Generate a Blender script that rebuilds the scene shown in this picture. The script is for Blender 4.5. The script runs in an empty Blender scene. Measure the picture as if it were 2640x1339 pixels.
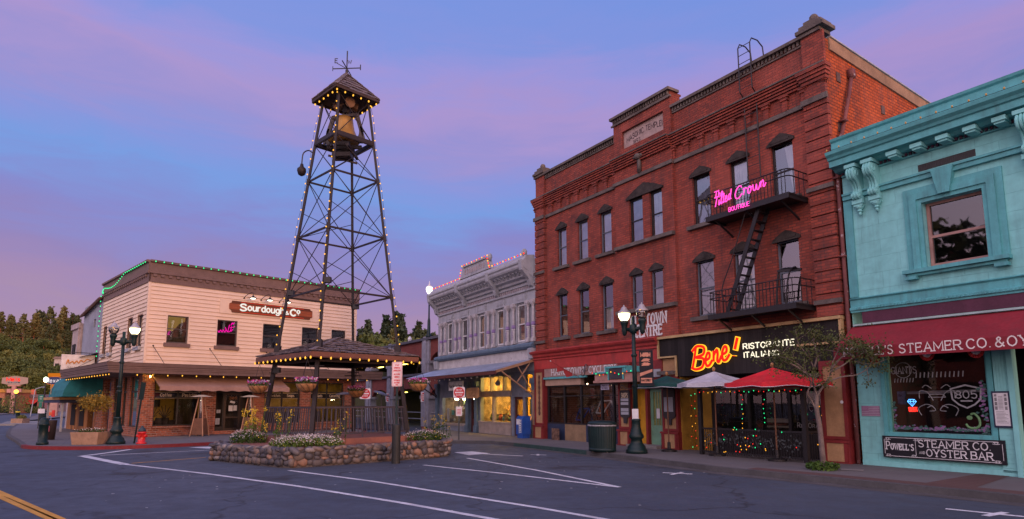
import bpy, bmesh, math, random
from mathutils import Vector, Matrix, Euler

S = bpy.context.scene
COL = S.collection
RND = random.Random(11)
PI = math.pi

# ---------------------------------------------------------------- camera
cd = bpy.data.cameras.new("camera")
cam = bpy.data.objects.new("camera", cd)
COL.objects.link(cam)
S.camera = cam
cd.sensor_width = 36.0
cd.lens = 1590.0 / 2640.0 * 36.0
cd.shift_y = (833.0 - 669.5) / 2640.0
cd.clip_end = 2000.0
cam.matrix_world = (Matrix.Translation((0, 0, 1.75)) @ Matrix.Rotation(math.radians(90 + 7.311), 4, 'X')
                    @ Matrix.Rotation(math.radians(-0.2), 4, 'Z'))

# ---------------------------------------------------------------- world: dusk sky
def lin(r, g, b):
    f = lambda c: (c / 255.0 / 12.92) if c <= 10 else ((c / 255.0 + 0.055) / 1.055) ** 2.4
    return (f(r), f(g), f(b))

W = bpy.data.worlds.new("World")
S.world = W
W.use_nodes = True
wn, wl = W.node_tree.nodes, W.node_tree.links
wn.clear()

def N(t, **kw):
    n = wn.new(t)
    for k, v in kw.items():
        setattr(n, k, v)
    return n

def wmath(op, a, b=None, c=None):
    n = N('ShaderNodeMath', operation=op)
    for i, v in enumerate((a, b, c)):
        if v is None:
            continue
        if isinstance(v, (int, float)):
            n.inputs[i].default_value = v
        else:
            wl.new(v, n.inputs[i])
    return n.outputs[0]

tc = N('ShaderNodeTexCoord')
sep = N('ShaderNodeSeparateXYZ')
wl.new(tc.outputs['Generated'], sep.inputs[0])
mp = N('ShaderNodeMapping')
mp.inputs['Rotation'].default_value = (0.0, 0.16, 0.5)
mp.inputs['Scale'].default_value = (1.0, 1.0, 4.6)
wl.new(tc.outputs['Generated'], mp.inputs['Vector'])
nz = N('ShaderNodeTexNoise')
nz.inputs['Scale'].default_value = 1.7
nz.inputs['Detail'].default_value = 5.0
nz.inputs['Roughness'].default_value = 0.5
nz.inputs['Distortion'].default_value = 0.35
wl.new(mp.outputs[0], nz.inputs['Vector'])
nzo = wmath('SUBTRACT', nz.outputs['Fac'], 0.5)
nz2 = N('ShaderNodeTexNoise')
nz2.inputs['Scale'].default_value = 5.0
nz2.inputs['Detail'].default_value = 7.0
nz2.inputs['Roughness'].default_value = 0.62
nz2.inputs['Distortion'].default_value = 0.8
wl.new(mp.outputs[0], nz2.inputs['Vector'])
wisp = wmath('SUBTRACT', nz2.outputs['Fac'], 0.5)
zz = wmath('MULTIPLY_ADD', wisp, 0.115, wmath('MULTIPLY_ADD', nzo, 0.20, sep.outputs['Z']))
tilt = wmath('MULTIPLY_ADD', sep.outputs['X'], 0.03, zz)
ramp = N('ShaderNodeValToRGB')
cr = ramp.color_ramp
SKY = [(0.0, (190, 140, 165)), (0.08, (165, 125, 165)), (0.13, (158, 120, 176)), (0.185, (143, 118, 186)),
       (0.24, (130, 128, 206)), (0.30, (116, 152, 228)), (0.35, (134, 147, 224)), (0.40, (156, 144, 214)),
       (0.445, (174, 148, 212)), (0.49, (158, 150, 224)), (0.54, (132, 150, 229)), (0.62, (118, 150, 232)), (1.0, (118, 140, 224))]
while len(cr.elements) < len(SKY):
    cr.elements.new(0.5)
for e, (p, c) in zip(cr.elements, SKY):
    e.position = p
    e.color = tuple(v * .88 for v in lin(*c)) + (1,)
wl.new(tilt, ramp.inputs[0])
# the brighter, warmer half of the sky stands behind the viewer, where the sun is about to rise
vdot = N('ShaderNodeVectorMath', operation='DOT_PRODUCT')
vdot.inputs[1].default_value = (-0.35, -0.88, 0.22)
wl.new(tc.outputs['Generated'], vdot.inputs[0])
gl = N('ShaderNodeMapRange')
gl.inputs['From Min'].default_value = 0.05
gl.inputs['From Max'].default_value = 1.0
gl.inputs['To Min'].default_value = 0.0
gl.inputs['To Max'].default_value = 1.0
gl.clamp = True
wl.new(vdot.outputs['Value'], gl.inputs[0])
gl2 = wmath('POWER', gl.outputs[0], 1.5)
glow = N('ShaderNodeMix', data_type='RGBA')
glow.inputs[6].default_value = (0, 0, 0, 1)
glow.inputs[7].default_value = (2.35, 1.66, 1.50, 1)
wl.new(gl2, glow.inputs[0])
nish = N('ShaderNodeTexSky', sky_type='NISHITA')
nish.sun_disc = False
nish.sun_elevation = math.radians(4)
nish.sun_rotation = math.radians(145)
nsc = N('ShaderNodeVectorMath', operation='SCALE')
nsc.inputs['Scale'].default_value = 0.03
wl.new(nish.outputs[0], nsc.inputs[0])
add1 = N('ShaderNodeVectorMath', operation='ADD')
add2 = N('ShaderNodeVectorMath', operation='ADD')
wl.new(ramp.outputs[0], add1.inputs[0])
wl.new(glow.outputs[2], add1.inputs[1])
wl.new(add1.outputs[0], add2.inputs[0])
wl.new(nsc.outputs[0], add2.inputs[1])
bg = N('ShaderNodeBackground')
bg.inputs['Strength'].default_value = 1.0
wl.new(add2.outputs[0], bg.inputs['Color'])
wo = N('ShaderNodeOutputWorld')
wl.new(bg.outputs[0], wo.inputs[0])

# ---------------------------------------------------------------- sun (low, soft, warm, behind the viewer)
sl = bpy.data.lights.new("sun", 'SUN')
sl.energy = 1.75
sl.angle = math.radians(22)
sl.color = (1.0, 0.50, 0.27)
sun = bpy.data.objects.new("sun", sl)
COL.objects.link(sun)
sdir = Vector((0.68, -0.72, 0.15)).normalized()
sun.rotation_euler = sdir.to_track_quat('Z', 'Y').to_euler()

S.view_settings.view_transform = 'Standard'
S.view_settings.look = 'None'
S.view_settings.exposure = 0.0
S.view_settings.gamma = 1.0
S.render.engine = 'CYCLES'
S.cycles.use_denoising = True
try:
    S.cycles.denoiser = 'OPENIMAGEDENOISE'
except Exception:
    pass
S.cycles.max_bounces = 6
S.cycles.transparent_max_bounces = 12
S.cycles.sample_clamp_indirect = 4.0
S.cycles.caustics_reflective = False
S.cycles.caustics_refractive = False

# ---------------------------------------------------------------- materials
def _mat(name):
    m = bpy.data.materials.new(name)
    m.use_nodes = True
    nt = m.node_tree
    nt.nodes.clear()
    out = nt.nodes.new('ShaderNodeOutputMaterial')
    return m, nt, out

def _pb(nt, out):
    p = nt.nodes.new('ShaderNodeBsdfPrincipled')
    nt.links.new(p.outputs[0], out.inputs[0])
    return p

def _obj(nt):
    return nt.nodes.new('ShaderNodeTexCoord').outputs['Object']

def _noise(nt, vec, scale, detail=4, rough=0.55):
    n = nt.nodes.new('ShaderNodeTexNoise')
    n.inputs['Scale'].default_value = scale
    n.inputs['Detail'].default_value = detail
    n.inputs['Roughness'].default_value = rough
    nt.links.new(vec, n.inputs['Vector'])
    return n.outputs['Fac']

def _range(nt, v, a, b, c, d):
    n = nt.nodes.new('ShaderNodeMapRange')
    for i, x in zip((1, 2, 3, 4), (a, b, c, d)):
        n.inputs[i].default_value = x
    nt.links.new(v, n.inputs[0])
    return n.outputs[0]

def _mix(nt, fac, a, b, mode='MIX'):
    n = nt.nodes.new('ShaderNodeMix')
    n.data_type = 'RGBA'
    n.blend_type = mode
    for i, v in ((0, fac), (6, a), (7, b)):
        if isinstance(v, (int, float)):
            n.inputs[i].default_value = v
        elif isinstance(v, tuple):
            n.inputs[i].default_value = v if len(v) == 4 else v + (1,)
        else:
            nt.links.new(v, n.inputs[i])
    return n.outputs[2]

def _bump(nt, h, strength, dist=0.02):
    b = nt.nodes.new('ShaderNodeBump')
    b.inputs['Strength'].default_value = strength
    b.inputs['Distance'].default_value = dist
    nt.links.new(h, b.inputs['Height'])
    return b.outputs[0]

def _streak(nt, o, col, amt):
    mpn = nt.nodes.new('ShaderNodeMapping')
    mpn.inputs['Scale'].default_value = (5.5, 5.5, .45)
    nt.links.new(o, mpn.inputs[0])
    s1 = _noise(nt, mpn.outputs[0], 1.0, 5, .65)
    s2 = _noise(nt, o, .55, 4, .6)
    m_ = nt.nodes.new('ShaderNodeMath')
    m_.operation = 'MULTIPLY'
    nt.links.new(_range(nt, s1, .47, .72, 0, 1), m_.inputs[0])
    nt.links.new(_range(nt, s2, .38, .62, .15, 1), m_.inputs[1])
    return _mix(nt, _range(nt, m_.outputs[0], 0, 1, 0, amt), col, (.05, .045, .045))

def mat(name, c, rough=0.7, metal=0.0, var=0.22, scale=3.0, bump=0.15, wear=None, spec=0.4, streak=0.0):
    """plain painted / stone / metal surface with uneven tone; c is the linear albedo"""
    m, nt, out = _mat(name)
    p = _pb(nt, out)
    o = _obj(nt)
    n1 = _noise(nt, o, scale)
    n2 = _noise(nt, o, scale * 9, 3)
    dark = tuple(x * (1 - var) for x in c)
    lite = tuple(min(1, x * (1 + var)) for x in c)
    col = _mix(nt, _range(nt, n1, .3, .7, 0, 1), dark, lite)
    col = _mix(nt, _range(nt, n2, .35, .7, 0, .35), col, tuple(x * (1 - var * 1.3) for x in c))
    if wear:
        n3 = _noise(nt, o, scale * 3.3, 6, .7)
        col = _mix(nt, _range(nt, n3, .60, .68, 0, .8), col, wear)
    if streak:
        col = _streak(nt, o, col, streak)
    nt.links.new(col, p.inputs['Base Color'])
    nt.links.new(_range(nt, n2, .3, .7, rough - .08, min(1, rough + .08)), p.inputs['Roughness'])
    p.inputs['Metallic'].default_value = metal
    p.inputs['Specular IOR Level'].default_value = spec
    if bump:
        nt.links.new(_bump(nt, n2, bump), p.inputs['Normal'])
    return m

def glow_mat(name, c, s):
    m, nt, out = _mat(name)
    e = nt.nodes.new('ShaderNodeEmission')
    e.inputs[0].default_value = tuple(c) + (1,)
    e.inputs[1].default_value = s
    nt.links.new(e.outputs[0], out.inputs[0])
    return m

def brick_mat(name, c1, c2, mortar, bw=0.22, bh=0.075, stain=(0.05, 0.03, 0.03), stain_amt=.5, ms=.010, wear=None):
    m, nt, out = _mat(name)
    p = _pb(nt, out)
    o = _obj(nt)
    sx = nt.nodes.new('ShaderNodeSeparateXYZ')
    nt.links.new(o, sx.inputs[0])
    ad = nt.nodes.new('ShaderNodeMath')
    ad.operation = 'ADD'
    nt.links.new(sx.outputs[0], ad.inputs[0])
    nt.links.new(sx.outputs[1], ad.inputs[1])
    cb = nt.nodes.new('ShaderNodeCombineXYZ')
    nt.links.new(ad.outputs[0], cb.inputs[0])
    nt.links.new(sx.outputs[2], cb.inputs[1])
    b = nt.nodes.new('ShaderNodeTexBrick')
    nt.links.new(cb.outputs[0], b.inputs['Vector'])
    b.inputs['Scale'].default_value = 1.0
    b.inputs['Brick Width'].default_value = bw
    b.inputs['Row Height'].default_value = bh
    b.inputs['Mortar Size'].default_value = ms
    b.inputs['Mortar Smooth'].default_value = 0.3
    b.inputs['Bias'].default_value = -0.1
    b.inputs['Color1'].default_value = c1 + (1,)
    b.inputs['Color2'].default_value = c2 + (1,)
    b.inputs['Mortar'].default_value = mortar + (1,)
    n1 = _noise(nt, o, 0.9, 6, .65)
    n2 = _noise(nt, cb.outputs[0], 4.0, 4, .6)
    n4 = _noise(nt, o, .42, 5, .6)
    col = _mix(nt, _range(nt, n2, .3, .7, 0, .6), b.outputs['Color'], tuple(x * .62 for x in c1))
    col = _mix(nt, _range(nt, n4, .48, .66, 0, .4), col, tuple(min(1, x * 1.1 + .03) for x in c1))
    col = _mix(nt, _range(nt, n1, .52, .72, 0, stain_amt), col, stain)
    col = _streak(nt, o, col, stain_amt)
    if wear:
        n3 = _noise(nt, o, 5.0, 6, .75)
        col = _mix(nt, _range(nt, n3, .63, .70, 0, .7), col, wear)
    nt.links.new(col, p.inputs['Base Color'])
    p.inputs['Roughness'].default_value = .85
    p.inputs['Specular IOR Level'].default_value = .25
    inv = nt.nodes.new('ShaderNodeMath')
    inv.operation = 'SUBTRACT'
    inv.inputs[0].default_value = 1
    nt.links.new(b.outputs['Fac'], inv.inputs[1])
    nt.links.new(_bump(nt, inv.outputs[0], .6, .012), p.inputs['Normal'])
    return m

def plank_mat(name, c, w=.14, axis=0, var=.35, rough=.75, gap=.02):
    """boards: seams along one axis with per-board tone"""
    m, nt, out = _mat(name)
    p = _pb(nt, out)
    o = _obj(nt)
    sx = nt.nodes.new('ShaderNodeSeparateXYZ')
    nt.links.new(o, sx.inputs[0])
    d = nt.nodes.new('ShaderNodeMath')
    d.operation = 'DIVIDE'
    d.inputs[1].default_value = w
    nt.links.new(sx.outputs[axis], d.inputs[0])
    fl = nt.nodes.new('ShaderNodeMath')
    fl.operation = 'FLOOR'
    nt.links.new(d.outputs[0], fl.inputs[0])
    fr = nt.nodes.new('ShaderNodeMath')
    fr.operation = 'FRACT'
    nt.links.new(d.outputs[0], fr.inputs[0])
    wn_ = nt.nodes.new('ShaderNodeTexWhiteNoise')
    wn_.noise_dimensions = '1D'
    nt.links.new(fl.outputs[0], wn_.inputs['W'])
    mpn = nt.nodes.new('ShaderNodeMapping')
    sc = [26, 26, 26]
    sc[2 if axis == 0 else 0] = 2.0
    mpn.inputs['Scale'].default_value = sc
    nt.links.new(o, mpn.inputs[0])
    gr = _noise(nt, mpn.outputs[0], 1.0, 4, .6)
    col = _mix(nt, wn_.outputs[0], tuple(x * (1 - var) for x in c), tuple(x * (1 + var) for x in c))
    col = _mix(nt, _range(nt, gr, .35, .7, 0, .6), col, tuple(x * .5 for x in c))
    col = _mix(nt, _range(nt, fr.outputs[0], gap, gap * 1.8, .85, 0), col, tuple(x * .12 for x in c))
    nt.links.new(col, p.inputs['Base Color'])
    p.inputs['Roughness'].default_value = rough
    p.inputs['Specular IOR Level'].default_value = .3
    nt.links.new(_bump(nt, gr, .25), p.inputs['Normal'])
    return m

def glass_mat(name, tint=(.9, .93, .95), refl=.10, rough=.02):
    m, nt, out = _mat(name)
    t = nt.nodes.new('ShaderNodeBsdfTransparent')
    t.inputs[0].default_value = tint + (1,)
    g = nt.nodes.new('ShaderNodeBsdfGlossy')
    g.inputs['Roughness'].default_value = rough
    nb = nt.nodes.new('ShaderNodeBump')
    nb.inputs['Strength'].default_value = .05
    nb.inputs['Distance'].default_value = .02
    nt.links.new(_noise(nt, _obj(nt), 1.6, 2), nb.inputs['Height'])
    nt.links.new(nb.outputs[0], g.inputs['Normal'])
    f = nt.nodes.new('ShaderNodeFresnel')
    f.inputs[0].default_value = 1.5
    mm = nt.nodes.new('ShaderNodeMath')
    mm.operation = 'MULTIPLY_ADD'
    mm.inputs[1].default_value = 1.4
    mm.inputs[2].default_value = refl
    nt.links.new(f.outputs[0], mm.inputs[0])
    x = nt.nodes.new('ShaderNodeMixShader')
    nt.links.new(mm.outputs[0], x.inputs[0])
    nt.links.new(t.outputs[0], x.inputs[1])
    nt.links.new(g.outputs[0], x.inputs[2])
    nt.links.new(x.outputs[0], out.inputs[0])
    return m

def leaf_mat(name, c, c2, var=.5):
    m, nt, out = _mat(name)
    p = _pb(nt, out)
    oi = nt.nodes.new('ShaderNodeObjectInfo')
    n = _noise(nt, _obj(nt), 1.1, 3)
    n2 = _noise(nt, _obj(nt), 6.0, 2)
    col = _mix(nt, _range(nt, n, .35, .65, 0, 1), c, c2)
    col = _mix(nt, _range(nt, n2, .4, .7, 0, .6), col, tuple(x * (1 - var) for x in c))
    col = _mix(nt, _range(nt, oi.outputs['Random'], .45, 1, 0, .6), col, tuple(x * .45 for x in c))
    col = _mix(nt, _range(nt, oi.outputs['Random'], .45, 0, 0, .6), col, (c2[0] * 1.5, c2[1] * 1.25, c2[2]))
    nt.links.new(col, p.inputs['Base Color'])
    p.inputs['Roughness'].default_value = .7
    p.inputs['Specular IOR Level'].default_value = .2
    return m

# ---------------------------------------------------------------- mesh builder
class MB:
    def __init__(s):
        s.v, s.f = [], []
    def add(s, vs, fs):
        k = len(s.v)
        s.v += [tuple(v) for v in vs]
        s.f += [tuple(i + k for i in f) for f in fs]
        return s
    def box(s, x0, x1, y0, y1, z0, z1):
        x0, x1 = min(x0, x1), max(x0, x1); y0, y1 = min(y0, y1), max(y0, y1); z0, z1 = min(z0, z1), max(z0, z1)
        return s.add([(x0, y0, z0), (x1, y0, z0), (x1, y1, z0), (x0, y1, z0), (x0, y0, z1), (x1, y0, z1), (x1, y1, z1), (x0, y1, z1)],
                     [(3, 2, 1, 0), (4, 5, 6, 7), (0, 1, 5, 4), (1, 2, 6, 5), (2, 3, 7, 6), (3, 0, 4, 7)])
    def quad(s, a, b, c, d):
        return s.add([a, b, c, d], [(0, 1, 2, 3)])
    def prism(s, poly, y0, y1):
        """polygon in (x,z), counter-clockwise seen from -y, extruded y0..y1"""
        n = len(poly)
        return s.add([(x, y0, z) for x, z in poly] + [(x, y1, z) for x, z in poly],
                     [tuple(range(n)), tuple(range(2 * n - 1, n - 1, -1))] + [((i + 1) % n, i, n + i, n + (i + 1) % n) for i in range(n)])
    def prismx(s, poly, x0, x1):
        """profile in (y,z) extruded along x"""
        n = len(poly)
        return s.add([(x0, y, z) for y, z in poly] + [(x1, y, z) for y, z in poly],
                     [tuple(range(n - 1, -1, -1)), tuple(range(n, 2 * n))] + [(i, (i + 1) % n, n + (i + 1) % n, n + i) for i in range(n)])
    def slab(s, poly, z0, z1):
        n = len(poly)
        return s.add([(x, y, z0) for x, y in poly] + [(x, y, z1) for x, y in poly],
                     [tuple(range(n - 1, -1, -1)), tuple(range(n, 2 * n))] + [(i, (i + 1) % n, n + (i + 1) % n, n + i) for i in range(n)])
    def bar(s, p, q, w, h=None):
        p, q = Vector(p), Vector(q)
        h = h or w
        d = (q - p).normalized()
        up = Vector((0, 0, 1)) if abs(d.z) < .95 else Vector((0, 1, 0))
        a = d.cross(up).normalized() * (w / 2)
        b = a.cross(d).normalized() * (h / 2)
        vs = [p - a - b, p + a - b, p + a + b, p - a + b, q - a - b, q + a - b, q + a + b, q - a + b]
        return s.add(vs, [(0, 1, 2, 3), (7, 6, 5, 4), (1, 0, 4, 5), (2, 1, 5, 6), (3, 2, 6, 7), (0, 3, 7, 4)])
    def tube(s, pts, r, n=6, close=False, r1=None):
        pts = [Vector(p) for p in pts]
        k = len(pts)
        vs, fs = [], []
        prev = None
        for i, p in enumerate(pts):
            if close:
                d = pts[(i + 1) % k] - pts[i - 1]
            else:
                d = pts[min(i + 1, k - 1)] - pts[max(i - 1, 0)]
            if d.length < 1e-9:
                d = Vector((0, 0, 1))
            d.normalize()
            if prev is None:
                up = Vector((0, 0, 1)) if abs(d.z) < .9 else Vector((1, 0, 0))
                a = d.cross(up).normalized()
            else:
                a = prev - d * prev.dot(d)
                a = a.normalized() if a.length > 1e-6 else d.orthogonal().normalized()
            prev = a
            b = d.cross(a)
            rr = r if r1 is None else r + (r1 - r) * i / max(1, k - 1)
            for j in range(n):
                t = 2 * PI * j / n
                vs.append(p + a * (rr * math.cos(t)) + b * (rr * math.sin(t)))
        for i in range(k if close else k - 1):
            i2 = (i + 1) % k
            for j in range(n):
                fs.append((i * n + j, i * n + (j + 1) % n, i2 * n + (j + 1) % n, i2 * n + j))
        if not close:
            fs.append(tuple(range(n - 1, -1, -1)))
            fs.append(tuple((k - 1) * n + j for j in range(n)))
        return s.add(vs, fs)
    def lathe(s, prof, n=14, c=(0, 0, 0)):
        """prof: (r,z) from bottom to top"""
        vs, fs = [], []
        for r, z in prof:
            for j in range(n):
                t = 2 * PI * j / n
                vs.append((c[0] + r * math.cos(t), c[1] + r * math.sin(t), c[2] + z))
        m = len(prof)
        for i in range(m - 1):
            for j in range(n):
                fs.append((i * n + j, i * n + (j + 1) % n, (i + 1) * n + (j + 1) % n, (i + 1) * n + j))
        fs.append(tuple(range(n - 1, -1, -1)))
        fs.append(tuple((m - 1) * n + j for j in range(n)))
        return s.add(vs, fs)
    def ball(s, c, r, n=8, m=5):
        rx, ry, rz = (r, r, r) if isinstance(r, (int, float)) else r
        vs = [(c[0], c[1], c[2] - rz)]
        for i in range(1, m):
            a = -PI / 2 + PI * i / m
            for j in range(n):
                t = 2 * PI * j / n
                vs.append((c[0] + rx * math.cos(a) * math.cos(t), c[1] + ry * math.cos(a) * math.sin(t), c[2] + rz * math.sin(a)))
        vs.append((c[0], c[1], c[2] + rz))
        fs = [(0, 1 + (j + 1) % n, 1 + j) for j in range(n)]
        for i in range(m - 2):
            for j in range(n):
                a = 1 + i * n
                fs.append((a + j, a + (j + 1) % n, a + n + (j + 1) % n, a + n + j))
        a = 1 + (m - 2) * n
        fs += [(a + j, a + (j + 1) % n, len(vs) - 1) for j in range(n)]
        return s.add(vs, fs)
    def wall(s, x0, x1, z0, z1, holes, y, depth, axis='x'):
        """front face at y with rectangular holes (a,b,c,d)=(x0,x1,z0,z1) and reveals going back by depth.
        axis 'y': the wall stands on the plane x=y and runs along local y, reveals go towards -x (depth<0) or +x"""
        xs = sorted(set([x0, x1] + [h[0] for h in holes] + [h[1] for h in holes]))
        zs = sorted(set([z0, z1] + [h[2] for h in holes] + [h[3] for h in holes]))
        xs = [x for x in xs if x0 <= x <= x1]
        zs = [z for z in zs if z0 <= z <= z1]
        P = (lambda a, d, z: (a, d, z)) if axis == 'x' else (lambda a, d, z: (d, a, z))
        for i in range(len(xs) - 1):
            for j in range(len(zs) - 1):
                cx, cz = (xs[i] + xs[i + 1]) / 2, (zs[j] + zs[j + 1]) / 2
                if any(h[0] < cx < h[1] and h[2] < cz < h[3] for h in holes):
                    continue
                s.quad(P(xs[i], y, zs[j]), P(xs[i + 1], y, zs[j]), P(xs[i + 1], y, zs[j + 1]), P(xs[i], y, zs[j + 1]))
        y2 = y + depth
        for a, b, c, d in holes:
            s.quad(P(a, y, c), P(a, y, d), P(a, y2, d), P(a, y2, c))
            s.quad(P(b, y, d), P(b, y, c), P(b, y2, c), P(b, y2, d))
            s.quad(P(a, y, d), P(b, y, d), P(b, y2, d), P(a, y2, d))
            s.quad(P(b, y, c), P(a, y, c), P(a, y2, c), P(b, y2, c))
        return s
    def mesh(s, name, m, off=(0, 0, 0), smooth=False):
        me = bpy.data.meshes.new(name)
        ox, oy, oz = off
        me.from_pydata([(a - ox, b - oy, c - oz) for a, b, c in s.v], [], s.f)
        me.validate()
        if isinstance(m, (list, tuple)):
            for q in m:
                me.materials.append(q)
        elif m:
            me.materials.append(m)
        if smooth:
            me.polygons.foreach_set('use_smooth', [True] * len(me.polygons))
        me.update()
        return me

# ---------------------------------------------------------------- things, parts, frames
class Frame:
    def __init__(s, p, d):
        s.p = Vector((p[0], p[1], 0))
        s.a = math.atan2(d[1], d[0])
    def w(s, x, y, z):
        c, n = math.cos(s.a), math.sin(s.a)
        return (s.p.x + c * x - n * y, s.p.y + n * x + c * y, z)

WORLD = Frame((0, 0), (1, 0))
OFF = {}

def tag(o, label=None, cat=None, group=None, kind=None):
    if label: o['label'] = label
    if cat: o['category'] = cat
    if group: o['group'] = group
    if kind: o['kind'] = kind
    return o

def thing(name, label, cat, F=WORLD, at=(0, 0, 0), group=None, rz=0.0):
    """an Empty at the thing's base; its parts are given in the coordinates of frame F"""
    o = bpy.data.objects.new(name, None)
    o.empty_display_size = .2
    COL.objects.link(o)
    o.location = F.w(*at)
    o.rotation_euler = (0, 0, F.a + rz)
    OFF[o.name] = at
    return tag(o, label, cat, group)

def part(name, mb, m, T, smooth=False, label=None, kind=None):
    off = OFF[T.name]
    o = bpy.data.objects.new(name, mb.mesh(name, m, off, smooth))
    COL.objects.link(o)
    o.parent = T
    OFF[o.name] = off
    if label: o['label'] = label
    if kind: o['kind'] = kind
    return o

def solo(name, mb, m, label, cat, F=WORLD, at=(0, 0, 0), group=None, smooth=False, kind=None, rz=0.0):
    o = bpy.data.objects.new(name, mb.mesh(name, m, at, smooth))
    COL.objects.link(o)
    o.location = F.w(*at)
    o.rotation_euler = (0, 0, F.a + rz)
    OFF[o.name] = at
    return tag(o, label, cat, group, kind)

def struct(name, mb, m, F=WORLD, smooth=False):
    o = bpy.data.objects.new(name, mb.mesh(name, m, (0, 0, 0), smooth))
    COL.objects.link(o)
    o.location = F.w(0, 0, 0)
    o.rotation_euler = (0, 0, F.a)
    o['kind'] = 'structure'
    return o

def dup(root, loc, rz=None, label=None, scale=None):
    r = root.copy()
    COL.objects.link(r)
    r.location = loc
    if rz is not None: r.rotation_euler = (0, 0, rz)
    if scale is not None: r.scale = scale if isinstance(scale, tuple) else (scale,) * 3
    if label: r['label'] = label
    for ch in list(root.children):
        c = ch.copy()
        COL.objects.link(c)
        c.parent = r
        for g in list(ch.children):
            d = g.copy()
            COL.objects.link(d)
            d.parent = c
    return r

def copies(o, pts, T):
    """copies of one part o (made round its own origin) placed at pts under T; o itself takes the first place"""
    off = OFF[T.name]
    for i, p in enumerate(pts):
        c = o if i == 0 else o.copy()
        if i:
            COL.objects.link(c)
            c.parent = T
        c.location = (p[0] - off[0], p[1] - off[1], p[2] - off[2])

def cat(pts, n=5, close=False):
    """Catmull-Rom through the points"""
    P = [Vector(p) for p in pts]
    out = []
    k = len(P)
    for i in range(k if close else k - 1):
        p0 = P[(i - 1) % k] if close or i > 0 else P[0]
        p1, p2 = P[i], P[(i + 1) % k]
        p3 = P[(i + 2) % k] if close or i + 2 < k else P[-1]
        for j in range(n):
            t = j / n
            out.append(.5 * ((2 * p1) + (p2 - p0) * t + (2 * p0 - 5 * p1 + 4 * p2 - p3) * t * t + (3 * p1 - p0 - 3 * p2 + p3) * t ** 3))
    if not close:
        out.append(P[-1])
    return out

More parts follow.
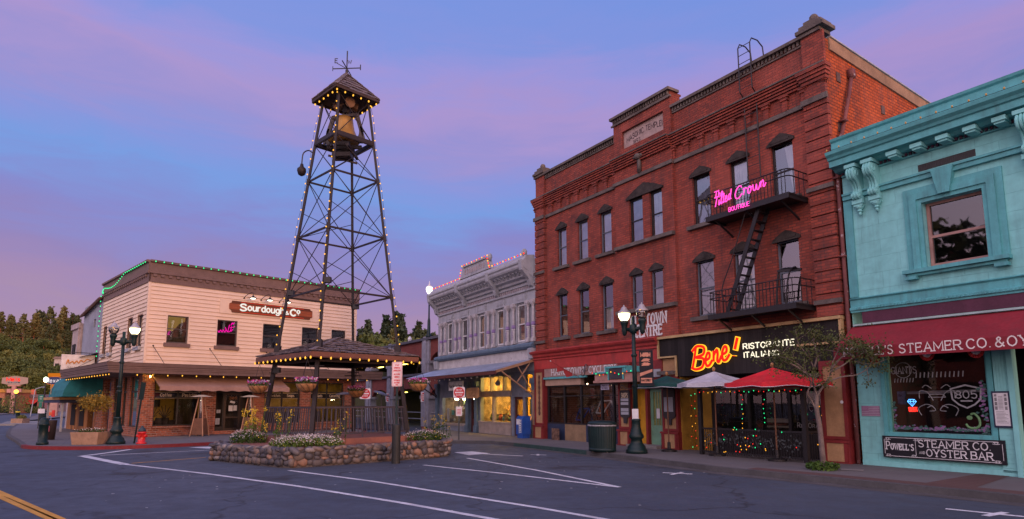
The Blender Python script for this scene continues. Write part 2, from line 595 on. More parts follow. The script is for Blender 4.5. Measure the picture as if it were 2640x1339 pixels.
# ---------------------------------------------------------------- lettering: stroke alphabet, y 0..10
GL = {
 'A': "0,0 4,10 8,0|1.5,3.5 6.5,3.5", 'B': "0,0 0,10 4,10 6,9.3 6.4,7.6 6,6 4,5.3 0,5.3|4,5.3 6.4,4.4 7,2.7 6.4,.9 4,0 0,0",
 'C': "7,8 5.6,9.6 3.6,10 1.3,8.6 0,5 1.3,1.4 3.6,0 5.6,.4 7,2", 'D': "0,0 0,10 3.4,10 6,8.6 7.2,5 6,1.4 3.4,0 0,0",
 'E': "6,10 0,10 0,0 6,0|0,5.2 4.8,5.2", 'F': "6,10 0,10 0,0|0,5.2 4.8,5.2", 'G': "7,8 5.6,9.6 3.6,10 1.3,8.6 0,5 1.3,1.4 3.6,0 5.6,.4 7,1.6 7,4.4 4.2,4.4",
 'H': "0,0 0,10|7,0 7,10|0,5 7,5", 'I': "1,0 1,10", 'J': "5,10 5,2 3.6,0 1.4,0 0,2", 'K': "0,0 0,10|6.6,10 0,4.2|2.4,6 7,0", 'L': "0,10 0,0 6,0",
 'M': "0,0 0,10 4.5,2.5 9,10 9,0", 'N': "0,0 0,10 7,0 7,10", 'O': "3.8,0 1.2,1.4 0,5 1.2,8.6 3.8,10 6.4,8.6 7.6,5 6.4,1.4 3.8,0",
 'P': "0,0 0,10 4,10 6.2,9.2 6.8,7.3 6.2,5.4 4,4.6 0,4.6", 'Q': "3.8,0 1.2,1.4 0,5 1.2,8.6 3.8,10 6.4,8.6 7.6,5 6.4,1.4 3.8,0|4.6,2.8 8,-1",
 'R': "0,0 0,10 4,10 6.2,9.2 6.8,7.4 6.2,5.6 4,4.9 0,4.9|3.6,4.9 7.2,0", 'S': "6.2,8.3 4.8,9.7 3.2,10 1.2,9.3 .4,7.6 1.3,6 3.2,5.2 5.2,4.4 6.4,2.6 5.6,.8 3.2,0 1.4,.4 0,1.8",
 'T': "0,10 7,10|3.5,10 3.5,0", 'U': "0,10 0,3 1.4,.6 3.5,0 5.6,.6 7,3 7,10", 'V': "0,10 4,0 8,10", 'W': "0,10 2.6,0 5.2,8.5 7.8,0 10.4,10",
 'X': "0,0 7,10|0,10 7,0", 'Y': "0,10 3.8,4.6 7.6,10|3.8,4.6 3.8,0", 'Z': "0,10 7,10 0,0 7,0",
 '0': "3.2,0 1,1.4 0,5 1,8.6 3.2,10 5.4,8.6 6.4,5 5.4,1.4 3.2,0", '1': "0,8 2,10 2,0", '2': "0,7.6 1.2,9.6 3.2,10 5.4,9 5.8,7 0,0 6.2,0", '3': "0,9 2.6,10 5.2,9 5.4,7 3,5.3 5.6,4 6,2 4,0 1.6,0 0,1.4",
 '4': "4.6,0 4.6,10 0,3 6.4,3", '5': "5.6,10 .8,10 .4,5.6 3,6.2 5.4,5 6,2.8 4.8,.6 2.6,0 0,1.2", '8': "3.2,5.2 1,6.2 .6,8.2 3.2,10 5.8,8.2 5.4,6.2 3.2,5.2 .6,4 .2,1.6 3.2,0 6.2,1.6 5.8,4 3.2,5.2",
 '9': "5.6,6 4.4,4.4 2.4,4.2 .6,5.6 .2,7.8 1.6,9.6 3.4,10 5.4,9 6,6.6 5.4,2.6 2.6,0", '6': "5.4,9 3.4,10 1.2,8.6 .2,4.6 .6,1.6 2.8,0 5.4,1.2 5.8,3.6 4.2,5.6 1.8,5.4 .4,4",
 '&': "8,0 2,7 2,9 3.4,10 4.8,9 4.6,7.4 1,4.4 .2,2 1.6,.2 4,0 6.4,2 7.6,4.6", "'": ".6,10 .3,7.2", '.': ".4,0 .4,.9", '!': "1,10 1,3.2|1,.2 1,1", '-': "0,4.6 4,4.6", ':': ".4,1.5 .4,2.5|.4,6 .4,7",
 'a': ".6,6 2.4,7 4.4,6 4.6,4 4.6,0|4.6,4 1.6,3.8 0,2.2 .8,.3 2.6,0 4.6,1.6", 'c': "4.8,5.6 2.8,7 .8,5.8 0,3.5 .8,1.2 2.8,0 4.8,1.2", 'd': "5,10 5,0|5,5.6 2.8,7 .8,5.8 0,3.5 .8,1.2 2.8,0 5,1.6",
 'e': "0,3.8 5,3.8 4.4,6 2.6,7 .8,5.8 0,3.5 .8,1.2 2.8,0 5,1.2", 'f': "4.4,9.4 3,10 1.8,8.8 1.8,0|0,6.6 4,6.6", 'g': "5,6.8 5,-1.6 3.6,-3 1.6,-3 .4,-2|5,5.6 2.8,7 .8,5.8 0,3.5 .8,1.2 2.8,0 5,1.6",
 'h': "0,0 0,10|0,4.6 1.8,6.8 3.8,6.8 4.8,5 4.8,0", 'i': ".8,0 .8,7|.8,8.8 .8,9.6", 'l': ".8,0 .8,10", 'n': "0,0 0,7|0,4.6 1.8,6.8 3.8,6.8 4.8,5 4.8,0", 'o': "2.6,0 .7,1.2 0,3.5 .7,5.8 2.6,7 4.5,5.8 5.2,3.5 4.5,1.2 2.6,0",
 'p': "0,7 0,-3|0,5.4 2.2,7 4.4,5.8 5.2,3.5 4.4,1.2 2.2,0 0,1.6", 'r': "0,0 0,7|0,4.4 1.6,6.6 3.6,6.8", 's': "4.4,6 2.6,7 .8,6.2 .8,4.6 3.4,3.2 4.4,1.8 3.8,.4 2,0 0,1", 't': "1.8,9 1.8,1.2 3,0 4.4,.6|0,6.6 4,6.6", 'u': "0,7 0,1.6 1.4,0 3.2,.4 4.8,2.4|4.8,7 4.8,0",
 'w': "0,7 2,0 4,6 6,0 8,7", 'y': "0,7 2.6,0|5.2,7 2,-3", 'm': "0,0 0,7|0,5 1.6,6.8 3.2,6.6 4,5 4,0|4,5 5.6,6.8 7.2,6.6 8,5 8,0", 'x': "0,0 4.6,7|0,7 4.6,0", 'k': "0,0 0,10|4.4,7 0,3|1.6,4.4 5,0", 'C0': "",
}

def ribbon(mb, pts, w, y, depth=0.0):
    """flat mitred stroke in the x,z plane whose face lies at y"""
    P = [Vector(p) for p in pts]
    k = len(P)
    closed = (P[0] - P[-1]).length < 1e-6 and k > 3
    if closed:
        P = P[:-1]
        k -= 1
    L, Rr = [], []
    for i in range(k):
        a = P[i] - P[i - 1] if (i > 0 or closed) else None
        b = P[(i + 1) % k] - P[i] if (i < k - 1 or closed) else None
        da = a.normalized() if a and a.length > 1e-9 else None
        db = b.normalized() if b and b.length > 1e-9 else None
        if da is None: da = db
        if db is None: db = da
        if da is None: return
        n1, n2 = Vector((-da.y, da.x)), Vector((-db.y, db.x))
        n = n1 + n2
        if n.length < .3:
            n = n1
        n.normalize()
        sc = min(1.8, 1 / max(.3, n.dot(n1)))
        L.append(P[i] + n * (w / 2 * sc))
        Rr.append(P[i] - n * (w / 2 * sc))
    vs = [(p.x, y, p.y) for p in Rr] + [(p.x, y, p.y) for p in L]
    fs = [(i, (i + 1) % k, k + (i + 1) % k, k + i) for i in range(k if closed else k - 1)]
    m = len(vs)
    if depth:
        vs += [(p.x, y + depth, p.y) for p in Rr] + [(p.x, y + depth, p.y) for p in L]
        for i in range(k if closed else k - 1):
            j = (i + 1) % k
            fs += [(j, i, m + i, m + j), (k + i, k + j, m + k + j, m + k + i)]
        if not closed:
            fs += [(0, k, m + k, m), (k - 1, m + k - 1, m + 2 * k - 1, 2 * k - 1)]
    mb.add(vs, fs)

def strokes(s, x0, z0, h, width=None, gap=2.4, space=4.5, small=None, curve=None):
    """[(points, character)] for a line of text; small = height factor for letters after '^' marks small capitals"""
    out, x = [], 0.0
    big = True
    for ch in s:
        if ch == ' ':
            x += space
            continue
        if ch == '^':
            big = True
            continue
        f = 1.0 if (small is None or big) else small
        if small is not None: big = False
        g = GL.get(ch, GL.get(ch.upper(), "0,0 0,10"))
        wmax = 0
        for st in g.split('|'):
            pts = []
            for q in st.split():
                a, b = q.split(',')
                pts.append((x + float(a) * f, float(b) * f))
                wmax = max(wmax, float(a) * f)
            out.append((pts, ch))
        x += wmax + gap
    tot = max(.1, x - gap)
    k = h / 10
    kx = k if width is None else width / tot
    res = []
    for pts, ch in out:
        q = [(x0 + a * kx, z0 + b * k + (curve(a / tot) if curve else 0)) for a, b in pts]
        res.append((q, ch))
    return res

ROUND = set("BCDGOPQRSU0235689&acdeghnopsumCfr")
def write(mb, s, x0, z0, h, y, width=None, weight=.14, depth=.0, serif=False, small=None, curve=None, gap=2.4, space=4.5, slab=.16):
    w = h * weight
    for i, (pts, ch) in enumerate(strokes(s, x0, z0, h, width, gap, space, small, curve)):
        e = .0004 * (i % 5)
        P = pts
        if len(pts) > 4 and ch in ROUND:
            P = []
            for j in range(len(pts) - 1):
                P.append(pts[j])
                if 0 < j < len(pts) - 2:
                    a, b, c, d = [Vector(t) for t in pts[j - 1:j + 3]]
                    q = (b + c) * .5625 - (a + d) * .0625
                    if ((b - a).normalized().dot((c - b).normalized()) > .35) and ((c - b).normalized().dot((d - c).normalized()) > .35):
                        P.append((q.x, q.y))
            P.append(pts[-1])
        ribbon(mb, P, w, y - e, depth)
        if serif:
            kx = slab * h
            for a, b in ((P[0], P[1]), (P[-1], P[-2])):
                dv = Vector(b) - Vector(a)
                if ch in "CGSOQc&e.o'0as5" or dv.length < 1e-6: continue
                if abs(dv.y) > abs(dv.x) * .6:
                    ribbon(mb, [(a[0] - kx, a[1]), (a[0] + kx, a[1])], w * .8, y - .0022 - e, depth)
                elif ch in "EFLTZ":
                    sg = -1 if a[1] > z0 + h * .7 else 1
                    ribbon(mb, [(a[0], a[1] - sg * w * .3), (a[0], a[1] + sg * kx * 1.1)], w * .8, y - .0022 - e, depth)
    return mb

# ---------------------------------------------------------------- palette (linear albedos)
BLACK = mat('black iron', (.018, .016, .017), .5, .2, spec=.5)
DARKMETAL = mat('dark tower steel', (.020, .015, .017), .55, .2, wear=(.05, .027, .02))
DKGREEN = mat('dark green paint', (.005, .020, .020), .45, spec=.35)
ASPHALT = None
WHITE = mat('white paint', (.66, .66, .66), .6)
CREAM = mat('cream paint', (.52, .43, .30), .7)
DARK = mat('dark room', (.012, .011, .012), .9, bump=0)
GLASS = glass_mat('window glass', refl=.24)
SHOPGLASS = glass_mat('shop glass', (.95, .95, .93), .02)
GRAYGLASS = glass_mat('tinted glass', (.5, .52, .55), .10)
CURTAIN = mat('white curtain', (.80, .80, .84), .9, scale=1.5, bump=0)
BULB = glow_mat('warm bulb', (1.0, .45, .05), 1.9)
GREENB = glow_mat('green bulb', (.02, .80, .27), 1.9)
REDB = glow_mat('red bulb', (1, .03, .02), 1.6)
AMBERB = glow_mat('amber bulb', (1, .42, .03), 1.8)
WIRE = mat('wire', (.02, .02, .02), .6, bump=0)
LAMPGLOW = glow_mat('lit lamp globe', (1.0, .88, .50), 4.0)
LAMPGLASS = glass_mat('lamp globe glass', (.78, .76, .72), .10, .1)
STONE = mat('weathered sandstone', (.125, .105, .092), .9, scale=2.5, var=.4, bump=.6, wear=(.045, .04, .04))
HOODST = mat('dark hood stone', (.042, .034, .030), .9, scale=4, var=.5, bump=.8, wear=(.09, .06, .05))
CONC = mat('concrete', (.23, .215, .20), .9, scale=1.2, bump=.3, wear=(.15, .14, .13))
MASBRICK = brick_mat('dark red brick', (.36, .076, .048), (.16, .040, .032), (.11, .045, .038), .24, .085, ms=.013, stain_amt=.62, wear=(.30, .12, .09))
SIDEBRICK = brick_mat('sunlit side brick', (.50, .098, .024), (.26, .046, .014), (.11, .028, .014), .24, .10, stain_amt=.75, ms=.018, wear=(.42, .19, .12))  # same brick as the front, with the warm sunlight put into its colour
LBRICK = brick_mat('used brick', (.46, .13, .06), (.05, .018, .017), (.34, .27, .22), .24, .095, wear=(.62, .50, .42), stain_amt=.45, ms=.016)
GARBRICK = brick_mat('dull red brick', (.30, .075, .06), (.22, .06, .05), (.18, .08, .065), stain_amt=.2)
MAROON = mat('maroon paint', (.20, .022, .022), .55)
REDPAINT = mat('faded red paint', (.42, .045, .04), .6, streak=.4)
TAN = mat('tan panel', (.40, .235, .115), .8)
SIDING = mat('beige siding', (.72, .56, .42), .7, scale=.8, var=.07)
TAUPE = mat('taupe paint', (.165, .105, .09), .7, var=.15)
TURQ = mat('turquoise stucco', (.23, .60, .58), .8, scale=1.3, var=.08, bump=.35, streak=.22)
TURQD = mat('deep turquoise trim', (.10, .39, .40), .65, var=.16, streak=.5)
GREY = mat('grey paint', (.35, .37, .40), .65, var=.14, streak=.5, wear=(.24, .22, .21))
BLUEG = mat('blue grey paint', (.10, .155, .21), .6)
LAV = mat('lavender paint', (.25, .17, .36), .6)
SHINGLE = mat('cedar shingles', (.135, .112, .118), .9, scale=5, var=.5, bump=.5)
WOOD = mat('brown timber', (.16, .072, .038), .75, scale=4)
PATCHRED = mat('red concrete', (.24, .10, .075), .85, scale=2)

# ---------------------------------------------------------------- ground
def asphalt():
    m, nt, out = _mat('asphalt')
    p = _pb(nt, out)
    o = _obj(nt)
    a = _noise(nt, o, .18, 5, .6)
    b = _noise(nt, o, 2.2, 5, .65)
    c = _noise(nt, o, 45, 2, .6)
    col = _mix(nt, _range(nt, a, .35, .65, 0, 1), (.038, .052, .076), (.070, .090, .122))
    col = _mix(nt, _range(nt, b, .4, .7, 0, .45), col, (.036, .038, .043))
    col = _mix(nt, _range(nt, c, .5, .75, 0, .55), col, (.12, .12, .125))
    v = nt.nodes.new('ShaderNodeTexVoronoi')
    v.feature = 'DISTANCE_TO_EDGE'
    v.inputs['Scale'].default_value = .16
    dm = nt.nodes.new('ShaderNodeVectorMath')
    dm.operation = 'MULTIPLY_ADD'
    nn = nt.nodes.new('ShaderNodeTexNoise')
    nn.inputs['Scale'].default_value = 1.4
    nt.links.new(o, nn.inputs['Vector'])
    nt.links.new(nn.outputs['Color'], dm.inputs[0])
    dm.inputs[1].default_value = (1.3, 1.3, 1.3)
    nt.links.new(o, dm.inputs[2])
    nt.links.new(dm.outputs[0], v.inputs['Vector'])
    col = _mix(nt, _range(nt, v.outputs['Distance'], .0, .010, .75, 0), col, (.017, .017, .019))
    v2 = nt.nodes.new('ShaderNodeTexVoronoi')
    v2.inputs['Scale'].default_value = .33
    v2.inputs['Randomness'].default_value = 1
    nt.links.new(dm.outputs[0], v2.inputs['Vector'])
    e1 = _noise(nt, o, .5, 3)
    sel = nt.nodes.new('ShaderNodeMath')
    sel.operation = 'MULTIPLY'
    nt.links.new(_range(nt, v2.outputs['Distance'], .18, .42, 1, 0), sel.inputs[0])
    nt.links.new(_range(nt, e1, .50, .57, 0, .8), sel.inputs[1])
    col = _mix(nt, sel.outputs[0], col, (.024, .024, .027))
    e2 = _noise(nt, o, 7.0, 6, .7)
    col = _mix(nt, _range(nt, e2, .60, .72, 0, .55), col, (.11, .11, .115))
    nt.links.new(col, p.inputs['Base Color'])
    nt.links.new(_range(nt, b, .3, .7, .62, .85), p.inputs['Roughness'])
    p.inputs['Specular IOR Level'].default_value = .42
    nt.links.new(_bump(nt, c, .35, .01), p.inputs['Normal'])
    return m

ASPHALT = asphalt()

def paving(name, c, sx, sy, rot, joint):
    m, nt, out = _mat(name)
    p = _pb(nt, out)
    o = _obj(nt)
    mpn = nt.nodes.new('ShaderNodeMapping')
    mpn.inputs['Rotation'].default_value = (0, 0, rot)
    nt.links.new(o, mpn.inputs[0])
    b = nt.nodes.new('ShaderNodeTexBrick')
    b.offset = 0
    b.inputs['Scale'].default_value = 1
    b.inputs['Brick Width'].default_value = sx
    b.inputs['Row Height'].default_value = sy
    b.inputs['Mortar Size'].default_value = .012
    b.inputs['Color1'].default_value = c + (1,)
    b.inputs['Color2'].default_value = tuple(x * .88 for x in c) + (1,)
    b.inputs['Mortar'].default_value = joint + (1,)
    nt.links.new(mpn.outputs[0], b.inputs['Vector'])
    n1 = _noise(nt, o, .8, 6, .65)
    n2 = _noise(nt, o, 22, 3)
    col = _mix(nt, _range(nt, n1, .4, .7, 0, .5), b.outputs['Color'], tuple(x * .55 for x in c))
    col = _mix(nt, _range(nt, n2, .5, .75, 0, .35), col, tuple(x * .6 for x in c))
    nt.links.new(col, p.inputs['Base Color'])
    p.inputs['Roughness'].default_value = .85
    nt.links.new(_bump(nt, n2, .2), p.inputs['Normal'])
    return m

MROT = math.atan2(-.84, .543)
PAVE = paving('pavement concrete', (.15, .14, .14), 1.5, 1.5, -MROT, (.10, .09, .09))
PAVEBRICK = paving('brick pavers', (.11, .05, .045), .2, .1, -MROT, (.11, .07, .06))
KERB = mat('kerb concrete', (.085, .083, .085), .85, scale=2, bump=.3)
KERBGREEN = mat('kerb green paint', (.025, .06, .055), .7, wear=(.13, .13, .13))
KERBRED = mat('kerb red paint', (.19, .018, .022), .7, wear=(.17, .10, .09))

g = MB()
g.quad((-400, -60, 0), (400, -60, 0), (400, 500, 0), (-400, 500, 0))
struct('road', g, ASPHALT)

FM = Frame((1.18, 28.43), (.543, -.84))          # brick and turquoise buildings
FL = Frame((-18.17, 30.43), (.70, .714))         # clapboard corner building
FV = Frame((1.15, 28.43), (.51, -.86))           # grey Victorian
FG = Frame((-5.95, 42.97), (.547, -.837))        # arcade

def offset(poly, d):
    out = []
    for i, p in enumerate(poly):
        a = Vector(poly[max(i - 1, 0)]); b = Vector(poly[min(i + 1, len(poly) - 1)])
        t = (b - a).normalized()
        out.append((p[0] - t.y * d, p[1] + t.x * d))
    return out

def kerb(name, line, d, m, z=.13):
    """raised kerb stone along a line, d wide to the left of its direction"""
    q = offset(line, d)
    k = MB()
    n = len(line)
    for i in range(n - 1):
        a, b, c, e = line[i], line[i + 1], q[i + 1], q[i]
        k.quad((a[0], a[1], 0), (b[0], b[1], 0), (b[0], b[1], z), (a[0], a[1], z))
        k.quad((a[0], a[1], z), (b[0], b[1], z), (c[0], c[1], z), (e[0], e[1], z))
    return struct(name, k, m)

def smooth2(pts, n=5):
    return [(v.x, v.y) for v in cat([(a, b, 0) for a, b in pts], n)]

def resample(line, n):
    P = [Vector(p[:2]) for p in line]
    L = [0]
    for a, b in zip(P, P[1:]): L.append(L[-1] + (b - a).length)
    out = []
    for i in range(n):
        t = L[-1] * i / (n - 1)
        k = max(j for j in range(len(P)) if L[j] <= t + 1e-9)
        k = min(k, len(P) - 2)
        out.append(P[k].lerp(P[k + 1], (t - L[k]) / max(1e-9, L[k + 1] - L[k])))
    return out

def strip(mb, a, b, z):
    """flat pavement between two lines running the same way"""
    a, b = resample(a, 60), resample(b, 60)
    for i in range(59):
        mb.quad((*a[i], z), (*b[i], z), (*b[i + 1], z), (*a[i + 1], z))

# right-hand pavement; its kerb is listed from the far end to the near one
krA = smooth2([(-6.2, 42.5), (-5.2, 38.0), (-3.7, 32.2), (-3.35, 28.6), (-3.1, 27.2), (-2.5, 26.75), (-1.6, 26.55), (-.9, 26.4)])
krB = smooth2([(-.9, 26.4), (.04, 25.03), (1.26, 22.98), (2.46, 20.92), (4.05, 17.85), (5.28, 15.5), (6.45, 13.95), (7.5, 12.5), (8.79, 10.75), (10.4, 8.0), (14.5, .6)])
kr = krA + krB[1:]
wallR = [FM.w(34, .3, 0)[:2], FM.w(0, .3, 0)[:2], FV.w(-11.4, .3, 0)[:2], FG.w(-.5, 1.0, 0)[:2]]
sw = MB()
q = offset(kr, .16)
strip(sw, q, list(reversed(wallR)), .126)
struct('pavement', sw, PAVE)
kerb('kerb', krA[:22], .17, KERBRED)
kerb('kerb', krA[21:] + krB[1:6], .17, KERB)
kerb('kerb', krB[5:16], .17, KERBGREEN)
kerb('kerb', krB[15:], .17, KERB)
gt = MB()
ga, gb = offset(krB, -.002), offset(krB, -.40)
for i in range(4, len(krB) - 1):
    gt.quad((*gb[i], .0035), (*gb[i + 1], .0035), (*ga[i + 1], .0035), (*ga[i], .0035))
struct('gutter', gt, mat('dusty gutter', (.085, .078, .078), .9, scale=1.6, var=.35, wear=(.05, .048, .05)))
# band of brick pavers behind the kerb and the cross band
bp = MB()
b1 = offset(krB, .17); b2 = offset(krB, .62)
for i in range(26, len(krB) - 1):
    bp.quad((*b1[i], .131), (*b1[i + 1], .131), (*b2[i + 1], .131), (*b2[i], .131))
bp.quad((8.05, 12.45, .1315), (8.55, 11.75, .1315), (11.0, 13.85, .1315), (10.45, 14.1, .1315))
struct('pavement_bricks', bp, PAVEBRICK)

# left-hand pavement round the clapboard building
kl = smooth2([(-33.5, 41.6), (-27.5, 34.0), (-22.8, 28.7), (-20.6, 26.2), (-19.1, 24.55), (-17.6, 23.95), (-15.8, 23.95), (-14.2, 24.75), (-12.4, 26.3), (-9.9, 29.0), (-8.2, 32.0), (-8.4, 36.0), (-11.0, 42.0)])
wl_ = [FL.w(.4, 19.5, 0)[:2], FL.w(.4, .4, 0)[:2], FL.w(11.5, .4, 0)[:2], FL.w(16, 1.0, 0)[:2]]
sw = MB()
q = offset(kl, .16)
strip(sw, q[:22], [wl_[0], wl_[1]], .126)
strip(sw, q[21:], [wl_[1], wl_[2], wl_[3]], .126)
struct('pavement', sw, PAVE)
kerb('kerb', [(-112, 150), (-60, 77.5), (-33.5, 41.6)], .17, KERB)
kerb('kerb', kl[:19], .17, KERB)
kerb('kerb', kl[18:], .17, KERBRED)
# far pavement along the side street with its crossing island
fw = MB()
strip(fw, [(-33.5, 41.6), (-60, 77.5), (-112, 150)], [FL.w(.4, 19.5, 0)[:2], FL.w(.4, 40, 0)[:2], (-58, 82), (-104, 152)], .126)
struct('pavement', fw, PAVE)
isl = MB()
isl.slab([(-47.4, 58.6), (-41.4, 50.4), (-38.2, 50.2), (-44.6, 59.2)], 0, .14)
struct('traffic_island', isl, CONC)
# far left pavement beyond the street
fl = MB()
fl.slab([(-140, 118), (-60, 68), (-66, 76), (-92, 116), (-116, 153), (-200, 190)], -.1, .12)
struct('pavement', fl, PAVE)

# painted lines: sheets 4 mm above the road
PAINT = mat('white road paint', (.62, .62, .63), .7, scale=2.2, var=.3, wear=(.12, .13, .15))
YPAINT = mat('yellow road paint', (.62, .30, .03), .7, scale=2.5, wear=(.28, .16, .06))
def line(mb, pts, w, z=.004):
    P = [Vector((a, b)) for a, b in pts]
    for i in range(len(P) - 1):
        t = (P[i + 1] - P[i]).normalized()
        n = Vector((-t.y, t.x)) * w / 2
        t = t * (w * .2)
        a, b = P[i] - (t if i else t * 0), P[i + 1]
        zz_ = z + .0006 * (i % 2)
        mb.quad((*(a + n), zz_), (*(a - n), zz_), (*(b - n), zz_), (*(b + n), zz_))
wlm = MB()
line(wlm, [(-14.3, 21.0), (-11.2, 18.2)], .26)
line(wlm, [(-11.2, 18.2), (-9.3, 16.9), (-7.48, 15.63), (-4.62, 13.43), (-1.97, 11.16), (-.2, 9.5), (1.6, 7.7), (5, 4.2)], .125)
line(wlm, [(-14.42, 20.95), (-14.44, 22.4), (-14.6, 24.0)], .22, .0055)
line(wlm, [(-14.0, 21.35), (-12.6, 22.5), (-11.0, 23.8)], .12)
line(wlm, [(-5.83, 16.44), (-3.2, 14.2), (.51, 10.5), (2.6, 8.2), (5.5, 4.9)], .12)
line(wlm, [(-2.5, 17.7), (-.2, 15.55), (2.2, 13.03)], .12)
line(wlm, [(-1.42, 19.8), (.6, 16.3), (2.2, 13.03)], .12, .0052)
struct('road_lines', wlm, PAINT)
arr = MB()
line(arr, [(.34, 20.5), (-.9, 21.3), (-1.5, 21.9)], .14)
arr.quad((-2.05, 22.1, .0048), (-1.45, 20.9, .0048), (-.75, 21.55, .0048), (-1.45, 22.5, .0048))
line(arr, [(.6, 21.05), (1.12, 20.85)], .12)
line(arr, [(.86, 21.25), (.84, 20.7)], .09, .0055)
line(arr, [(3.72, 15.62), (4.36, 15.3)], .13)
line(arr, [(3.82, 15.2), (4.24, 15.7)], .10, .0055)
line(arr, [(7.05, 10.35), (7.62, 9.75), (8.4, 9.0)], .11)
line(arr, [(7.2, 9.7), (7.75, 10.0)], .12, .0055)
arr.quad((-12.9, 25.0, .0047), (-11.6, 24.2, .0047), (-10.6, 25.1, .0047), (-11.4, 25.9, .0047))
struct('road_arrows', arr, PAINT)
yl = MB()
line(yl, [(-16.2, 17.9), (-10.23, 12.62), (-6.55, 9.4), (-2, 5.3)], .13)
line(yl, [(-16.2, 17.3), (-9.7, 12.0), (-6.85, 9.55), (-2.4, 5.3)], .13)
line(yl, [(-11.2, 18.5), (-9.95, 20.4)], .09)
struct('road_lines', yl, YPAINT)
# bits of litter and dropped petals on the asphalt
lt = MB()
for i in range(60):
    x, y = RND.uniform(-9, 5), RND.uniform(9, 19)
    a = RND.uniform(0, 6.3); r = RND.uniform(.012, .03)
    lt.quad(*[(x + r * math.cos(a + k) * (1.6 if i % 2 else 1), y + r * math.sin(a + k), .008) for k in (0, 1.5, 3.1, 4.6)])
struct('road_litter', lt, WHITE)['kind'] = 'stuff'

# ================================================================ brick lodge building
FRAME_BLUE = mat('blue grey window frame', (.10, .12, .15), .6)
FRAME_TAN = mat('tan sash', (.30, .23, .16), .7)
SILLST = STONE

def sash(T, name, x0, x1, z0, z1, y, fm, gm=None, rail=.5, fw=.05, d=.06, curtain=None, sm=None, cm=None, mull=0):
    """a window: frame with meeting rail; pane and curtain hang under it"""
    m = MB()
    m.box(x0, x0 + fw, y, y + d, z0, z1).box(x1 - fw, x1, y, y + d, z0, z1)
    m.box(x0 + fw, x1 - fw, y, y + d, z0, z0 + fw * 1.2).box(x0 + fw, x1 - fw, y, y + d, z1 - fw, z1)
    if rail:
        zr = z0 + (z1 - z0) * rail
        m.box(x0 + fw, x1 - fw, y + .01, y + d - .005, zr - fw * .45, zr + fw * .45)
    for i in range(mull):
        xm = x0 + (x1 - x0) * (i + 1) / (mull + 1)
        m.box(xm - fw * .4, xm + fw * .4, y + .005, y + d - .005, z0 + fw, z1 - fw)
    w = part(name, m, fm, T)
    p = MB().quad((x0 + fw * .5, y + d * .6, z0 + fw * .5), (x1 - fw * .5, y + d * .6, z0 + fw * .5), (x1 - fw * .5, y + d * .6, z1 - fw * .5), (x0 + fw * .5, y + d * .6, z1 - fw * .5))
    part('pane', p, gm or GLASS, w)
    if curtain:
        c = MB()
        for (a, b, zt, zb, a2, b2) in curtain:     # top span a..b, bottom span a2..b2 in window fractions
            n = 26
            W_, H_ = x1 - x0, z1 - z0
            row = lambda f0, f1, fz, ph: [(x0 + W_ * (f0 + (f1 - f0) * i / n), y + d + .035 + .02 * math.sin(i * 1.9 + ph) + .012 * math.sin(i * .7), z0 + H_ * fz) for i in range(n + 1)]
            r1, r2 = row(a2, b2, zb, .4), row(a, b, zt, 0)
            c.add(r1 + r2, [(i, i + 1, n + 2 + i, n + 1 + i) for i in range(n)])
        part('curtain', c, cm or CURTAIN, w)
    return w

def arch_hood(mb, x0, x1, z, rise, y0, y1):
    n = 8
    top = [(x0 + (x1 - x0) * i / n, z + .07 + (rise - .07) * (1 - abs(2 * i / n - 1) ** 1.25)) for i in range(n + 1)]
    mb.prism([(x0, z), (x1, z)] + [p for p in reversed(top)], y0, y1)

T = thing('brick_building', 'three storey dark red brick lodge with stone trim, the tallest building on the street', 'building', FM, (0, 0, 0))
W3 = [(1.62, 2.27), (3.06, 3.73), (4.52, 5.20), (6.36, 7.08), (7.44, 8.06), (9.36, 10.10), (10.90, 11.60), (12.40, 13.12)]
W2 = [(1.62, 2.27), (3.06, 3.73), (4.52, 5.20), (6.36, 6.96), (7.38, 7.98), (9.36, 10.10), (10.88, 11.62), (12.40, 13.12)]
def z3(i): return (7.73, 9.45)
def z2(i): return (5.20, 6.48) if i in (3, 4) else (4.58, 6.46)
holes = [(a, b) + z3(i) for i, (a, b) in enumerate(W3)] + [(a, b) + z2(i) for i, (a, b) in enumerate(W2)]
hl = lambda a, b: [h for h in holes if a <= h[0] and h[1] <= b]
m = MB()
m.wall(.0, 5.6, 3.9, 12.28, hl(0, 5.6), 0, .2)
m.wall(8.6, 14.25, 3.9, 12.28, hl(8.6, 14.25), 0, .2)
m.wall(5.6, 8.6, 3.9, 12.95, hl(5.6, 8.6) + [(6.07, 8.25, 11.6, 12.32)], -.13, .2)
m.quad((5.6, 0, 3.9), (5.6, -.13, 3.9), (5.6, -.13, 12.95), (5.6, 0, 12.95))
m.quad((8.6, -.13, 3.9), (8.6, 0, 3.9), (8.6, 0, 12.95), (8.6, -.13, 12.95))
m.box(5.6, 8.6, .002, .4, 12.2, 12.95)
m.box(5.62, 8.58, .1, .5, 12.9, 12.96)
part('front_wall', m, MASBRICK, T)
